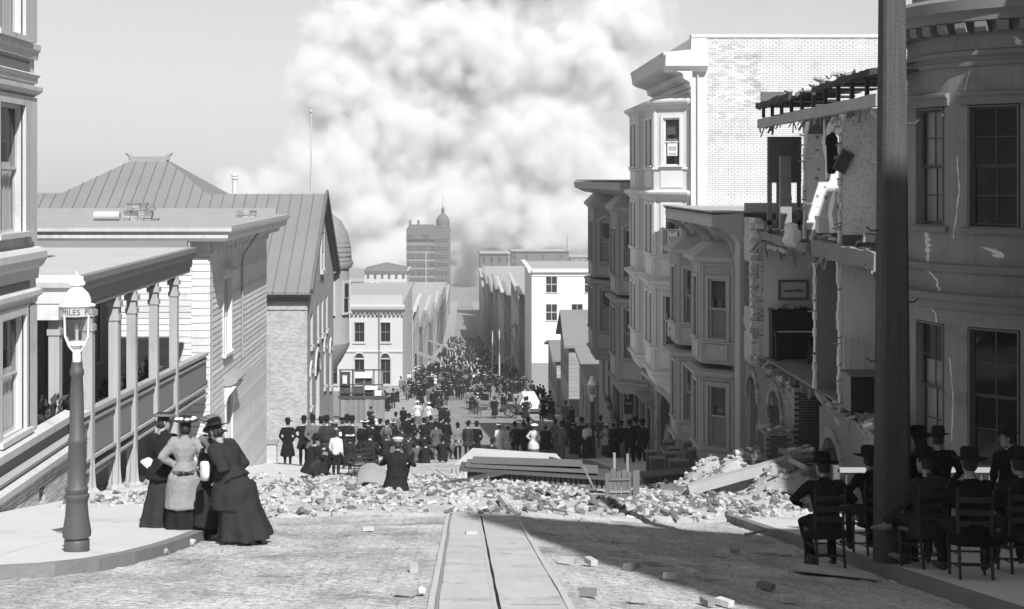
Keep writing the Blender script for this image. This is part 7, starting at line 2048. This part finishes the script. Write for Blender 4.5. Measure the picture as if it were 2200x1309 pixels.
# ---------------------------------------------------------------- rubble
rnd = random.Random(404)
def rub(x, y):
    """height of the rubble bank over the street"""
    if x < -7.2 or x > 8.1 or y < 20 or y > 56: return 0.0
    near = 23.4 + max(0.0, (x - 1.0)) * .75 + noise.noise(V((x * .8, 0, 2))) * .8
    ridge = math.exp(-((y - near - 2.6) / 2.4) ** 2) * (.2 if x > -6.5 else .1)
    tail = .1 * max(0.0, 1 - abs(y - near - 9) / 12) * (1 if x < 3 else 0) if y > near + 3 else 0
    heap = 1.15 * math.exp(-((x - 7.0) / 1.5) ** 2 - ((y - 33.5) / 4.2) ** 2)
    h = max(ridge, tail) + heap
    if y < near: h *= max(0.0, 1 - (near - y) / .9)
    return h * (.8 + .95 * noise.noise(V((x * .9, y * .9, 4))))
xs, ys_ = frange(-7.2, 8.1, .22), frange(22, 50, .24)
mb = MB(); gi = {}
for j, y in enumerate(ys_):
    for i, x in enumerate(xs):
        h = rub(x, y)
        gi[i, j] = len(mb.v); mb.v.append((x, y, GXY(x, y) + (h * .95 + .015 + .03 * noise.noise(V((x * 5, y * 5, 1))) if h > .02 else -.12)))
for j in range(len(ys_) - 1):
    for i in range(len(xs) - 1):
        f = (gi[i, j], gi[i + 1, j], gi[i + 1, j + 1], gi[i, j + 1])
        if max(mb.v[k][2] - GXY(mb.v[k][0], mb.v[k][1]) for k in f) > 0: mb.f.append(f); mb.m.append(0)
o = mb.build('rubble_bank', mat('rubble_dust', .4, .95, .3, 2.5, .7, 10.), None, True)
tag(o, 'bank of mortar dust and crushed brick across the street', 'rubble', None, 'stuff')
pieces = []
tries = 0
while len(pieces) < 9000 and tries < 240000:
    tries += 1
    x, y = rnd.uniform(-7.1, 8.0), 22 + 32 * rnd.random() ** 1.2
    h = rub(x, y)
    if h < .02 or rnd.random() > (.3 + h * 3.2) * (.35 + .9 * max(0., .5 + noise.noise(V((x * .7, y * .6, 8))))): continue
    if x > -5 and x < -2.9 and 21 < y < 22.5: continue
    if (V((x, y)) - V((-1.47, 30.3))).length < .45: continue
    dark = (.5 < x < 6 and y < 31) * .35 + .25
    pieces.append((math.hypot(x, y), x, y, GXY(x, y) + h * .9 + rnd.uniform(-.03, .05), rnd.random() < dark))
pieces.sort()
GB = 'loose pieces in the rubble bank'
def rub_rot(): return Matrix.Rotation(rnd.uniform(0, 2 * PI), 4, 'Z') @ Matrix.Rotation(rnd.gauss(0, .5), 4, 'X') @ Matrix.Rotation(rnd.gauss(0, .5), 4, 'Y')
BIGB = {True: [brick_mesh(G('rubbledk'), .21, .07, .1), brick_mesh(G('brickred'), .21, .07, .1), brick_mesh(G('rubbledk'), .12, .07, .1)], False: [brick_mesh(G('rubble'), .21, .07, .1), brick_mesh(G('brickpale'), .21, .07, .1), brick_mesh(G('rubble'), .12, .07, .1)]}
stuff = {}
nsolo = 0
for d, x, y, z, dk in pieces:
    isb = rnd.random() < .42
    s = rnd.uniform(.45, .95) if isb else .04 + .17 * rnd.random() ** 2
    Mx = Matrix.Translation((x, y, z)) @ rub_rot() @ Matrix.Diagonal((s, rnd.uniform(.55, 1.0), rnd.uniform(.6, 1.0), 1) if isb else (s, s, s * rnd.uniform(.5, 1.1), 1))
    me = rnd.choice(BIGB[dk]) if isb else rnd.choice(CHD if dk else CH)
    if nsolo < 285 and rnd.random() < .55:
        o = piece('fallen_brick' if isb else 'plaster_lump', me, Mx)
        tag(o, ('dark' if dk else 'pale') + (' loose brick in the rubble bank ' if isb else ' lump of broken plaster in the rubble bank ') + ('by the left pavement' if x < -2.5 else 'left of the cable track' if x < 0 else 'over the cable track' if x < 1 else 'right of the cable track' if x < 4 else 'by the right kerb'), 'brick' if isb else 'plaster', ('dark ' if dk else 'pale ') + ('bricks' if isb else 'plaster lumps') + ' in the rubble bank'); nsolo += 1
    else:
        q = stuff.setdefault(dk, MB())
        q.add([Mx @ v.co for v in me.vertices], [tuple(p.vertices) for p in me.polygons])
        k_ = len(q.m) - len(me.polygons)
for i in range(170):        # splinters of lath and board through the heap
    x, y = rnd.uniform(-6, 8), rnd.uniform(23.5, 42)
    h = rub(x, y)
    if h < .05: continue
    q = stuff[True]
    Mx = Matrix.Translation((x, y, GXY(x, y) + h * .82 + .06)) @ Matrix.Rotation(rnd.uniform(0, PI), 4, 'Z') @ Matrix.Rotation(rnd.gauss(0, .25), 4, 'Y')
    q.mbox(Mx, rnd.uniform(.25, 1.1), rnd.uniform(.025, .09), .018)
for dk, q in stuff.items():
    o = q.build('rubble', G('rubbledk') if dk else G('rubble')); tag(o, ('dark' if dk else 'pale') + ' broken brick and plaster heaped across the street', 'rubble', None, 'stuff')
# loose bricks on the open roadway
LOOSE = [(880, 1228, 'p', 'pale brick by the left rail of the cable track'), (1216, 1213, 'p', 'pale brick right of the track at the shadow edge'), (1262, 1214, 'p', 'second pale brick right of the track at the shadow edge'), (1350, 1222, 'd', 'dark brick in the shade right of the track'),
         (1440, 1246, 'p', 'pale broken brick where the shadow meets the sunlit road'), (1482, 1238, 'p', 'large pale brick where the shadow meets the sunlit road'), (868, 1282, 'd', 'dark brick at the bottom left of the track'), (905, 1280, 'p', 'pale plaster lump beside the dark brick left of the track'),
         (1232, 1280, 'p', 'long pale brick in the sunlit road below the shadow'), (1262, 1284, 'd', 'dark half brick beside the long pale brick'), (1372, 1296, 'p', 'pale brick near the bottom edge right of the track'), (1512, 1301, 'd', 'dark brick at the bottom edge, left of a pair'), (1550, 1304, 'p', 'pale brick at the bottom edge, right of a pair'),
         (1698, 1296, 'p', 'pale brick at the bottom edge near the right kerb'), (645, 1182, 'd', 'dark brick on the open road left of the track'), (352, 1192, 'p', 'white plaster lump lying against the left kerb'), (372, 1178, 'p', 'small white plaster piece by the left kerb'), (408, 1172, 'p', 'large white plaster slab leaning on the left kerb'),
         (240, 1206, 'p', 'white scrap at the corner of the left pavement'), (665, 1196, 'p', 'pale chip on the open road left of the track'), (1010, 1150, 'p', 'small chip lying on the cable track'), (1580, 1190, 'd', 'dark chip in the shaded gutter'), (1640, 1268, 'd', 'dark brick near the right gutter'), (790, 1140, 'p', 'pale chip just below the rubble left of the track')]
for pxl, pyl, c, lab in LOOSE:
    Y = CAMZ * FPX / (pyl - 922.0)
    for _ in range(6): Y = (CAMZ + GZ(Y) - GXY(XA(pxl, Y), Y)) * FPX / (pyl - 922.0)
    x = XA(pxl, Y)
    lump = 'lump' in lab or 'slab' in lab or 'scrap' in lab
    me = rnd.choice(CH) if lump else BIGB[c == 'd'][0]
    sc = rnd.uniform(.1, .18) if lump else rnd.uniform(.55, .85)
    o = piece('plaster_lump' if lump else 'loose_brick', me, Matrix.Translation((x, Y, GXY(x, Y) + (.04 if lump else .006))) @ Matrix.Rotation(rnd.uniform(0, PI), 4, 'Z') @ Matrix.Scale(sc, 4))
    tag(o, lab, 'plaster' if lump else 'brick')
q = MB()
for i in range(2600):
    Y = 9 + 17 * rnd.random(); x = rnd.uniform(-4.5, 5.0)
    if -.35 < x < .95 and rnd.random() < .85: continue
    if x < KL and Y > 14.6: continue
    s = rnd.uniform(.006, .02) * (1 if rnd.random() < .93 else 2.2)
    Mx = Matrix.Translation((x, Y, GXY(x, Y) + s * .2)) @ rub_rot() @ Matrix.Scale(s, 4)
    me = rnd.choice(CH); q.add([Mx @ v.co for v in me.vertices], [tuple(p.vertices) for p in me.polygons])
o = q.build('grit', G('rubbledk')); tag(o, 'small grit and chips strewn over the roadway', 'grit', None, 'stuff')

# ---------------------------------------------------------------- fallen cornices and timbers
def local(name, label, cat, x, y, z, rz=0., rx=0., ry=0.):
    t = thing(name, label, cat, (x, y, z), static=False); t.rotation_euler = (rx, ry, rz); return t
def gz(x, y): return GXY(x, y) + rub(x, y)
# pale fallen cornice with toothed underside
x0, x1, Y = XA(972, 45.5), XA(1232, 45.5), 45.5
t = local('fallen_cornice', 'large pale fallen cornice with toothed edge lying in mid street', 'cornice', (x0 + x1) / 2, Y, gz(1, Y) + .05, R(-2))
L_ = (x1 - x0)
q = MB(); q.add([(-L_ / 2, 0, .0), (L_ / 2, -.2, -.1), (L_ / 2 - .5, 2.2, .02), (-L_ / 2 + .6, 2.4, .1), (-L_ / 2, 0, .17), (L_ / 2, -.2, .02), (L_ / 2 - .5, 2.2, .16), (-L_ / 2 + .6, 2.4, .3)], BOXF); q.build('sheet', G('pale'), t)
q = MB(); q.add([(-L_ / 2 - .05, -.12, -.1), (L_ / 2 - .6, -.3, -.12), (L_ / 2 - .6, .0, -.1), (-L_ / 2 - .05, .0, -.1), (-L_ / 2 - .05, -.12, .22), (L_ / 2 - .6, -.3, .1), (L_ / 2 - .6, 0, .1), (-L_ / 2 - .05, 0, .22)], BOXF); q.build('fascia', G('mid'), t)
tm = MB(); tm.box(-.035, .035, -.08, 0, -.1, .12); tmm = tm.mesh('tooth', G('trim_grey'))
for k in range(26): piece('tooth', tmm, Matrix.Translation((-L_ / 2 + .05 + k * .13, -.13 - k * .006, .02)), t)
# dark fallen cornice
x0, x1, Y = XA(1003, 35.2), XA(1310, 35.2), 35.2
t = local('fallen_cornice', 'long dark fallen cornice with slatted face in front of the pale one', 'cornice', (x0 + x1) / 2, Y, gz(2, Y) - .02, R(-3), 0, R(2))
L_ = x1 - x0
q = MB(); q.box(-L_ / 2, L_ / 2, 0, .9, .02, .34); q.build('box', G('wooddark'), t)
for k, (y0, z0, dz) in enumerate(((-.16, .36, .05), (-.05, .43, .04), (.05, .5, .05))):
    q = MB(); q.bar((-L_ / 2 - .2 + k * .15, y0 + .45, z0), (L_ / 2 + .1 - k * .4, y0 + .4, z0 + dz * (k - 1)), .95 - k * .15, .05); q.build('moulding', G('dkgrey') if k else G('dkgrey2'), t)
sm_ = MB(); sm_.box(-.04, .04, -.05, 0, .0, .3); smm = sm_.mesh('slat', G('dkgrey'))
for k in range(int(L_ / .13)):
    if k > 5: piece('slat', smm, Matrix.Translation((-L_ / 2 + .1 + k * .13, -.01, .02)), t)
# fallen cornice at the right
x0, x1, Y = XA(1385, 39.5), XA(1585, 39.5), 39.5
t = local('fallen_cornice', 'dark fallen cornice lying below the dark bay house stoop', 'cornice', (x0 + x1) / 2, Y, gz(6, Y) - .05, R(4), 0, R(-4))
L_ = x1 - x0
q = MB(); q.box(-L_ / 2, L_ / 2, 0, .5, .05, .38); q.build('box', G('dkgrey2'), t)
q = MB(); q.box(-L_ / 2 - .1, L_ / 2 + .1, -.1, .55, .382, .45); q.build('moulding', G('dkgrey'), t)
for k in range(int(L_ / .16)): piece('slat', smm, Matrix.Translation((-L_ / 2 + .1 + k * .16, -.01, .05)), t)
# standing broken board panel
x0, Y = XA(1300, 33.6), 33.6
t = local('broken_board_panel', 'broken upright panel of dark boards standing in the rubble', 'panel', x0 + .4, Y, gz(3.6, Y) - .1, R(3))
for k, (w, h) in enumerate(((.13, .62), (.12, .72), (.12, .66), (.13, .7), (.1, .64), (.17, .68))):
    q = MB(); q.box(-.4 + k * .135, -.4 + k * .135 + w * .95, -.01, .02, 0, h + .05); q.build('board', G('dkgrey'), t)
for k, (xx, h) in enumerate(((-.2, 1.15), (.12, 1.12))):
    q = MB(); q.box(xx, xx + .06, .02, .08, 0, h); q.build('post', G('wood'), t)
for z in (.2, .5):
    q = MB(); q.box(-.3, .2, -.05, -.011, z, z + .05); q.build('cleat', G('wood'), t)
TIM = [((960, 1043), (1088, 1014), 34.6, .22, .07, 'wooddark', 'long dark plank slanting up over the rubble in mid street', .25), ((1253, 1000), (1277, 1052), 33.8, .1, .05, 'wood', 'pale stick leaning against the dark fallen cornice', 0),
       ((1478, 1052), (1700, 1016), 31.0, .26, .22, 'trim_grey', 'long squared gutter beam lying across the right-hand rubble', .2), ((1415, 1045), (1480, 1052), 31.6, .2, .1, 'dkgrey', 'short dark timber at the end of the gutter beam', .15),
       ((1690, 985), (1812, 1046), 28.5, .2, .1, 'wooddark', 'heavy dark rafter sloping down behind the man in the slouch hat', .3), ((1640, 1010), (1760, 1022), 30.5, .12, .06, 'wood', 'thin splintered lath lying over the brick stoop wall', .1),
       ((690, 1038), (870, 1024), 33.0, .16, .04, 'woodpale', 'pale board lying across the left-hand rubble', .1), ((1180, 985), (1235, 1000), 41.0, .2, .08, 'wooddark', 'charred post end sticking up behind the pale cornice', 0),
       ((1600, 1150), (1648, 1138), 21.5, .08, .03, 'wood', 'broken stick lying on the kerb stones', 0), ((1620, 1188), (1700, 1200), 19.2, .1, .03, 'woodpale', 'splintered lath in the gutter behind the seated man', 0)]
for (a, b), (c, d), Y, w, h, m, lab, dy in TIM:
    p0, p1 = PX(a, b, Y), PX(c, d, Y + dy)
    for p in (p0, p1):
        p.z = max(p.z, gz(p.x, p.y) + h / 2)
    n = 6
    q = MB(); tt = (p1 - p0).normalized(); aa = tt.cross(ZV).normalized(); bb = aa.cross(tt)
    q.loft([[p0.lerp(p1, i / n) + aa * (sx * w / 2 + rnd.uniform(-.008, .008)) + bb * (sy * h / 2 + rnd.uniform(-.006, .006)) for sx, sy in ((-1, -1), (1, -1), (1, 1), (-1, 1))] for i in range(n + 1)])
    o = q.build('fallen_timber', G(m)); tag(recentre(o), lab, 'timber')
Y = 16.6
q = MB(); q.add([(3.9, 16.5, 0), (4.85, 16.2, 0), (5.0, 17.1, 0), (4.2, 17.5, 0), (3.9, 16.5, .04), (4.85, 16.2, .04), (5.0, 17.1, .04), (4.2, 17.5, .04)], BOXF)
q.v = [(a, b, c * .6 + GXY(a, b) + .012) for a, b, c in q.v]
o = q.build('loose_board', G('pale')); tag(recentre(o), 'pale flat board lying in the gutter under the nearest chair', 'board')
q = MB(); vs = []
for j in range(5):
    for i in range(7): vs.append((XA(770 + i * 16, 33), 32.4 + j * .3, gz(-2, 33) + .12 + .1 * math.sin(i * 1.1) + .05 * j + (.1 if j == 2 else 0)))
q.add(vs + [(a, b, c - .015) for a, b, c in vs], [(j * 7 + i, j * 7 + i + 1, j * 7 + i + 8, j * 7 + i + 7) for j in range(4) for i in range(6)])
o = q.build('buckled_sheet', G('mid'), None, True); tag(recentre(o), 'buckled grey sheet metal lying beside the crouching man', 'sheet metal')
# newel post by the clapboard house
np_ = local('gate_post', 'square stone gate post at the far corner of the clapboard house', 'post', XA(584, 54.5), 54.5, GZ(54.5) + .1)
q = MB(); q.box(-.2, .2, -.2, .2, 0, .78); q.build('shaft', G('pale'), np_)
q = MB(); q.box(-.25, .25, -.25, .25, .782, .88); q.build('cap', G('mid'), np_)
q = MB(); q.bar((-.3, -.1, .5), (-1.3, -.6, -.35), .06, .06); q.build('handrail', G('dkgrey'), np_)

# ---------------------------------------------------------------- fence, drying frame, cart
Y = 100.0
t = thing('board_fence', 'tall weathered board fence in front of the drying frame', 'fence', (XA(780, Y), Y, GZ(Y)))
x0, x1 = XA(732, Y), XA(827, Y); n = 16
for k in range(n):
    a = x0 + (x1 - x0) * k / n; z1 = ZA(857, Y) + rnd.uniform(-.05, .02)
    q = MB(); q.box(a, a + (x1 - x0) / n * .95, Y + rnd.uniform(0, .03), Y + .05, GZ(Y) - .5, z1); q.build('board', G('wood'), t)
q = MB(); q.box(x0 - .2, x1 + .1, Y - .06, Y + .1, ZA(857, Y), ZA(851, Y)); q.build('cap_rail', G('wooddark'), t)
for k in (5, 10):
    a = x0 + (x1 - x0) * k / n; q = MB(); q.box(a - .05, a + .05, Y + .05, Y + .14, GZ(Y) - .5, ZA(860, Y)); q.build('post', G('wooddark'), t)
Y = 107.0
t = thing('drying_frame', 'rough timber drying frame with dark boards behind the fence', 'frame', (XA(778, Y), Y, GZ(Y)))
for pxx in (731, 758, 782, 803, 821):
    q = MB(); q.box(XA(pxx, Y) - .06, XA(pxx, Y) + .06, Y, Y + .12, GZ(Y), ZA(794, Y)); q.build('post', G('wood') if pxx > 760 else G('wooddark'), t)
for pyy in (796, 828, 846):
    q = MB(); q.box(XA(729, Y), XA(823, Y), Y - .08, Y - .001, ZA(pyy, Y), ZA(pyy - 2.5, Y)); q.build('cross_rail', G('wooddark'), t)
for a, b, c, d in ((732, 752, 860, 800), (760, 780, 860, 832), (784, 818, 858, 836), (770, 800, 826, 806)):
    q = MB(); q.box(XA(a, Y), XA(b, Y), Y + .13, Y + .18, ZA(c, Y), ZA(d, Y)); q.build('dark_board', G('wooddark'), t)
GL = 'washing on the drying frame'
for i, (a, b, c, d, lab) in enumerate(((736, 746, 825, 806, 'small white cloth hanging at the left of the drying frame'), (763, 800, 815, 799, 'white sheet hung from the top rail of the drying frame'), (784, 812, 838, 829, 'white sheet on the middle rail of the drying frame'), (805, 820, 852, 838, 'pale cloth hanging at the right of the drying frame'))):
    q = MB(facing_camera(Y - .15)); curtain_mesh(q, XA(a, Y), XA(b, Y), ZA(c, Y) + rnd.uniform(0, .15), ZA(d, Y), 0, .05, 4)
    o = q.build('laundry', G('cloth_white')); tag(recentre(o), lab, 'laundry', GL)
# canvas-covered wagon load on the right
Y = 112.0
t = thing('covered_wagon', 'white canvas-covered wagon standing by the right pavement', 'wagon', (XA(1140, Y), Y, GZ(Y)))
xa, xb, xc, xd = XA(1113, Y), XA(1168, Y), XA(1153, Y), XA(1125, Y)
zb = GZ(Y) + .55; z1 = ZA(852, Y)
q = MB(); q.loft([[(xa, Y, zb), (xb, Y, zb), (xc, Y, z1), (xd, Y, z1)], [(xa, Y + 4, zb), (xb, Y + 4, zb), (xc, Y + 4, z1 - .2), (xd, Y + 4, z1 - .2)]]); q.build('canvas', G('canvas'), t)
q = MB(); q.box(xa + .1, xb - .1, Y + .05, Y + 3.9, zb - .25, zb - .002); q.build('bed', G('wooddark'), t)
def wheel(t, x, y, z, r_):
    q = MB(); q.fr = lambda p: V((x + p[2], y + p[0], z + p[1]))
    q.loft([[(math.cos(2 * PI * k / 20) * rr, math.sin(2 * PI * k / 20) * rr, w) for k in range(20)] for rr, w in ((r_, -.03), (r_, .03), (r_ - .06, .03), (r_ - .06, -.03), (r_, -.03))], 0, False)
    w_ = q.build('wheel', G('wooddark'), t)
    for k in range(5):
        a = PI * k / 5
        q = MB(); q.bar((x, y + math.cos(a) * (r_ - .05), z + math.sin(a) * (r_ - .05)), (x, y - math.cos(a) * (r_ - .05), z - math.sin(a) * (r_ - .05)), .03, .03, 0, (1, 0, 0)); q.build('spoke', G('wooddark'), w_)
for xx in (xa + .05, xb - .05):
    for yy in (Y + .7, Y + 3.2): wheel(t, xx, yy, GZ(yy) + .45, .45)
# light cart with driver and horse
Y = 108.5
t = thing('light_cart', 'light open cart with a driver crossing behind the crowd', 'cart', (XA(1098, Y), Y, GZ(Y)))
xc = XA(1098, Y)
q = MB(); q.box(xc - .75, xc + .75, Y - .5, Y + .5, GZ(Y) + .75, GZ(Y) + 1.0); q.build('box', G('wooddark'), t)
q = MB(); q.box(xc - .2, xc + .2, Y - .5, Y + .5, GZ(Y) + 1.0, GZ(Y) + 1.3); q.build('seat', G('wood'), t)
for s in (-1, 1):
    q = MB(); q.fr = lambda p: V((xc + p[0], Y + s * .6 + p[2], GZ(Y) + .6 + p[1]))
    q.loft([[(math.cos(2 * PI * k / 20) * rr, math.sin(2 * PI * k / 20) * rr, w) for k in range(20)] for rr, w in ((.6, -.03), (.6, .03), (.54, .03), (.54, -.03), (.6, -.03))], 0, False); w_ = q.build('wheel', G('wooddark'), t)
    for k in range(5):
        a = PI * k / 5
        q = MB(); q.bar((xc + math.cos(a) * .55, Y + s * .6, GZ(Y) + .6 + math.sin(a) * .55), (xc - math.cos(a) * .55, Y + s * .6, GZ(Y) + .6 - math.sin(a) * .55), .03, .03, 0, (0, 1, 0)); q.build('spoke', G('wooddark'), w_)
    q = MB(); q.tube([(xc - .6, Y + s * .4, GZ(Y) + .85), (xc - 2.6, Y + s * .32, GZ(Y) + 1.0)], .03, 6); q.build('shaft', G('wood'), t)
person('sitter', xc, Y, R(80), 'driver seated on the light cart', None, 1.0, 0, GZ(Y) + .88)
# horse, walking left
hq = {0: MB()}
H = hq[0]
B0 = lambda p: V(p)
H.tube([(-.62, 0, 1.22), (-.5, 0, 1.2), (-.2, 0, 1.12), (.2, 0, 1.1), (.5, 0, 1.16), (.72, 0, 1.2), (.85, 0, 1.12)], [.12, .24, .27, .28, .28, .25, .12], 12)
H.tube([(-.5, 0, 1.25), (-.75, 0, 1.5), (-.95, 0, 1.75), (-1.02, 0, 1.86)], [.2, .15, .11, .09], 10)
H.tube([(-.95, 0, 1.86), (-1.1, 0, 1.78), (-1.32, 0, 1.58), (-1.42, 0, 1.5)], [.09, .11, .075, .05], 10)
for s in (-.05, .05): H.tube([(-.98, s, 1.92), (-.97, s * 1.4, 2.04)], [.035, .012], 6)
for s, fx, bx in ((-.14, -.12, .08), (.14, .1, -.12)):
    H.tube([(-.46, s, 1.1), (-.48 + fx * .4, s, .8), (-.48 + fx, s, .46), (-.46 + fx * 1.3, s, .12), (-.5 + fx * 1.3, s, .02)], [.14, .085, .055, .045, .06], 8)
    H.tube([(.62, s, 1.12), (.52 + bx * .3, s, .82), (.74 + bx, s, .54), (.68 + bx * 1.3, s, .14), (.63 + bx * 1.3, s, .02)], [.19, .12, .06, .045, .06], 8)
H.tube([(.84, 0, 1.2), (.95, 0, 1.0), (.97, 0, .6)], [.05, .07, .02], 8)
me, idx = fuse('horse', hq, .035)
me.materials.append(G('horse')); me.polygons.foreach_set('use_smooth', [True] * len(me.polygons))
ho = bpy.data.objects.new('horse', me); COL.objects.link(ho)
ho.location = (xc - 2.0, Y, GZ(Y)); ho.rotation_euler = (0, 0, R(6)); tag(ho, 'dark horse walking left in the shafts of the light cart', 'horse')
q = MB(); q.tube([(-.98, 0, 1.95), (-.72, 0, 1.62), (-.52, 0, 1.42)], [.03, .05, .03], 6, 0, 1.6); q.build('mane', G('hair'), ho)
# upturned handcart at the crossing on the left
Y = 106.0
t = thing('handcart', 'upturned wooden handcart left of the crossing', 'cart', (XA(935, Y), Y, GZ(Y)))
xc = XA(935, Y)
q = MB(); q.bar((xc - .9, Y, GZ(Y) + .45), (xc + .9, Y, GZ(Y) + .6), .9, .25); q.build('bed', G('wood'), t)
for s in (-.45, .45):
    q = MB(); q.bar((xc + .8, Y + s, GZ(Y) + .6), (xc + 1.9, Y + s, GZ(Y) + .15), .06, .06); q.build('handle', G('wood'), t)
wheel(t, xc - .3, Y - .2, GZ(Y) + .4, .4); wheel(t, xc + .3, Y - .2, GZ(Y) + .4, .4)

# ---------------------------------------------------------------- haze box (round everything but sky and smoke)
q = MB(); q.box(-900, 900, -45, 1010, -90, 26)
hz = q.build('haze', bpy.data.materials.new('haze'))
hm = hz.data.materials[0]
hm.use_nodes = True
nt = hm.node_tree; nt.nodes.clear()
mo = nt.nodes.new('ShaderNodeOutputMaterial'); pv = nt.nodes.new('ShaderNodeVolumePrincipled')
pv.inputs['Color'].default_value = (.92, .92, .92, 1); pv.inputs['Density'].default_value = .0003
nt.links.new(pv.outputs[0], mo.inputs['Volume'])
tag(hz, 'thin pale smoke haze hanging over the whole lower city', 'haze', None, 'stuff')
# ---------------------------------------------------------------- smoke of the burning city, beyond the last buildings
def smoke_volume(name, label, lo, hi, res, blobs, nscale, namp, dens, col, seed=0.0, soft=0.45, detail=6.0, absorb=0.0, aniso=0.0):
    """blobs: (centre, radii) ellipsoids joined, their edge torn by noise; stored as a voxel grid."""
    me = bpy.data.meshes.new(name)
    ob = bpy.data.objects.new(name, me)
    COL.objects.link(ob)
    ng = bpy.data.node_groups.new(name, 'GeometryNodeTree')
    ng.interface.new_socket('Geometry', in_out='INPUT', socket_type='NodeSocketGeometry')
    ng.interface.new_socket('Geometry', in_out='OUTPUT', socket_type='NodeSocketGeometry')
    N, L = ng.nodes, ng.links
    gout = N.new('NodeGroupOutput')
    vc = N.new('GeometryNodeVolumeCube')
    vc.inputs['Min'].default_value = lo
    vc.inputs['Max'].default_value = hi
    vc.inputs['Resolution X'].default_value = res[0]
    vc.inputs['Resolution Y'].default_value = res[1]
    vc.inputs['Resolution Z'].default_value = res[2]
    pos = N.new('GeometryNodeInputPosition')
    def vm(op, a, b=None):
        n = N.new('ShaderNodeVectorMath'); n.operation = op
        for i, v in enumerate((a, b)):
            if v is None: continue
            if isinstance(v, (tuple, list)): n.inputs[i].default_value = v
            else: L.new(v, n.inputs[i])
        return n.outputs['Value' if op in ('LENGTH',) else 'Vector']
    def mt(op, a, b=None, c=None, clamp=False):
        n = N.new('ShaderNodeMath'); n.operation = op; n.use_clamp = clamp
        for i, v in enumerate((a, b, c)):
            if v is None: continue
            if isinstance(v, (int, float)): n.inputs[i].default_value = v
            else: L.new(v, n.inputs[i])
        return n.outputs[0]
    nz = N.new('ShaderNodeTexNoise'); nz.noise_dimensions = '4D'
    nz.inputs['W'].default_value = seed
    nz.inputs['Scale'].default_value = nscale
    nz.inputs['Detail'].default_value = detail
    nz.inputs['Roughness'].default_value = 0.55
    nz.inputs['Distortion'].default_value = 0.6
    L.new(pos.outputs[0], nz.inputs['Vector'])
    nz2 = N.new('ShaderNodeTexVoronoi'); nz2.feature = 'SMOOTH_F1'
    nz2.inputs['Scale'].default_value = nscale * 2.6
    nz2.inputs['Smoothness'].default_value = 0.35
    try: nz2.inputs['Detail'].default_value = 2.0
    except KeyError: pass
    L.new(pos.outputs[0], nz2.inputs['Vector'])
    f = None
    for c, r in blobs:
        d = vm('LENGTH', vm('DIVIDE', vm('SUBTRACT', pos.outputs[0], c), r))
        s = mt('SUBTRACT', 1.0, d)
        f = s if f is None else mt('SMOOTH_MAX', f, s, 0.12)
    n0 = mt('MULTIPLY', mt('SUBTRACT', nz.outputs[0], 0.5), namp)
    n1 = mt('MULTIPLY', mt('SUBTRACT', 0.45, nz2.outputs['Distance']), namp * 0.45)
    f = mt('ADD', mt('ADD', f, n0), n1)
    f = mt('DIVIDE', f, soft, clamp=True)
    f = mt('MULTIPLY', mt('POWER', f, 1.3), dens)
    L.new(f, vc.inputs['Density'])
    sm = N.new('GeometryNodeSetMaterial')
    L.new(vc.outputs[0], sm.inputs[0])
    mat = bpy.data.materials.new(name)
    mat.use_nodes = True
    nt = mat.node_tree
    nt.nodes.clear()
    mo = nt.nodes.new('ShaderNodeOutputMaterial')
    pv = nt.nodes.new('ShaderNodeVolumePrincipled')
    pv.inputs['Color'].default_value = (col, col, col, 1)
    pv.inputs['Density'].default_value = 1.0
    pv.inputs['Anisotropy'].default_value = aniso
    pv.inputs['Absorption Color'].default_value = (absorb, absorb, absorb, 1)
    nt.links.new(pv.outputs[0], mo.inputs['Volume'])
    sm.inputs['Material'].default_value = mat
    L.new(sm.outputs[0], gout.inputs[0])
    md = ob.modifiers.new('smoke', 'NODES')
    md.node_group = ng
    me.materials.append(mat)
    ob['label'] = label
    ob['category'] = 'smoke'
    ob['kind'] = 'stuff'
    return ob

def blob(px, py, Y, rx, rz, ry):
    return (tuple(PX(px, py, Y)), (rx * Y / FPX, ry, rz * Y / FPX))
SB = [blob(1000, 430, 1390, 320, 150, 110), blob(700, 365, 1320, 150, 120, 70), blob(720, 200, 1420, 150, 160, 80), blob(880, 290, 1410, 230, 150, 110), blob(760, 470, 1330, 150, 100, 80),
      blob(1150, 330, 1400, 220, 170, 110), blob(1000, 110, 1430, 320, 180, 110), blob(1240, 140, 1440, 200, 150, 100), blob(800, 60, 1450, 170, 120, 90),
      blob(1330, 50, 1450, 150, 120, 80), blob(840, 540, 1330, 220, 90, 80), blob(1180, 480, 1350, 190, 110, 80), blob(590, 420, 1380, 150, 90, 60), blob(1310, 400, 1430, 150, 140, 80), blob(1060, -60, 1450, 380, 120, 90)]
smoke_volume('smoke', 'great billowing pale smoke bank rising above the far end of the street',
             (-430, 1190, -95), (430, 1610, 300), (310, 110, 170), SB, 0.0142, 1.32, 0.065, 0.996, soft=0.44, detail=9.0)
smoke_volume('smoke_veil', 'thin grey smoke veil drifting wide on either side of the main bank',
             (-900, 1620, -95), (1000, 1900, 480), (110, 30, 60), [blob(600, 330, 1750, 420, 260, 120), blob(1500, 120, 1750, 560, 240, 120), blob(1000, 300, 1750, 700, 380, 120), blob(250, 500, 1750, 420, 120, 110)], 0.006, 1.1, 0.0035, 0.93, 4.0, soft=0.9, detail=5.0)
smoke_volume('dark_smoke', 'dark smoke drifting low across the far end of the street',
             (-22, 1015, -92), (30, 1105, -12), (40, 50, 60), [blob(1000, 600, 1060, 34, 46, 30), blob(1012, 560, 1060, 28, 38, 24), blob(990, 632, 1060, 36, 26, 30)], 0.05, 0.8, 0.2, 0.3, 2.0, soft=0.6)
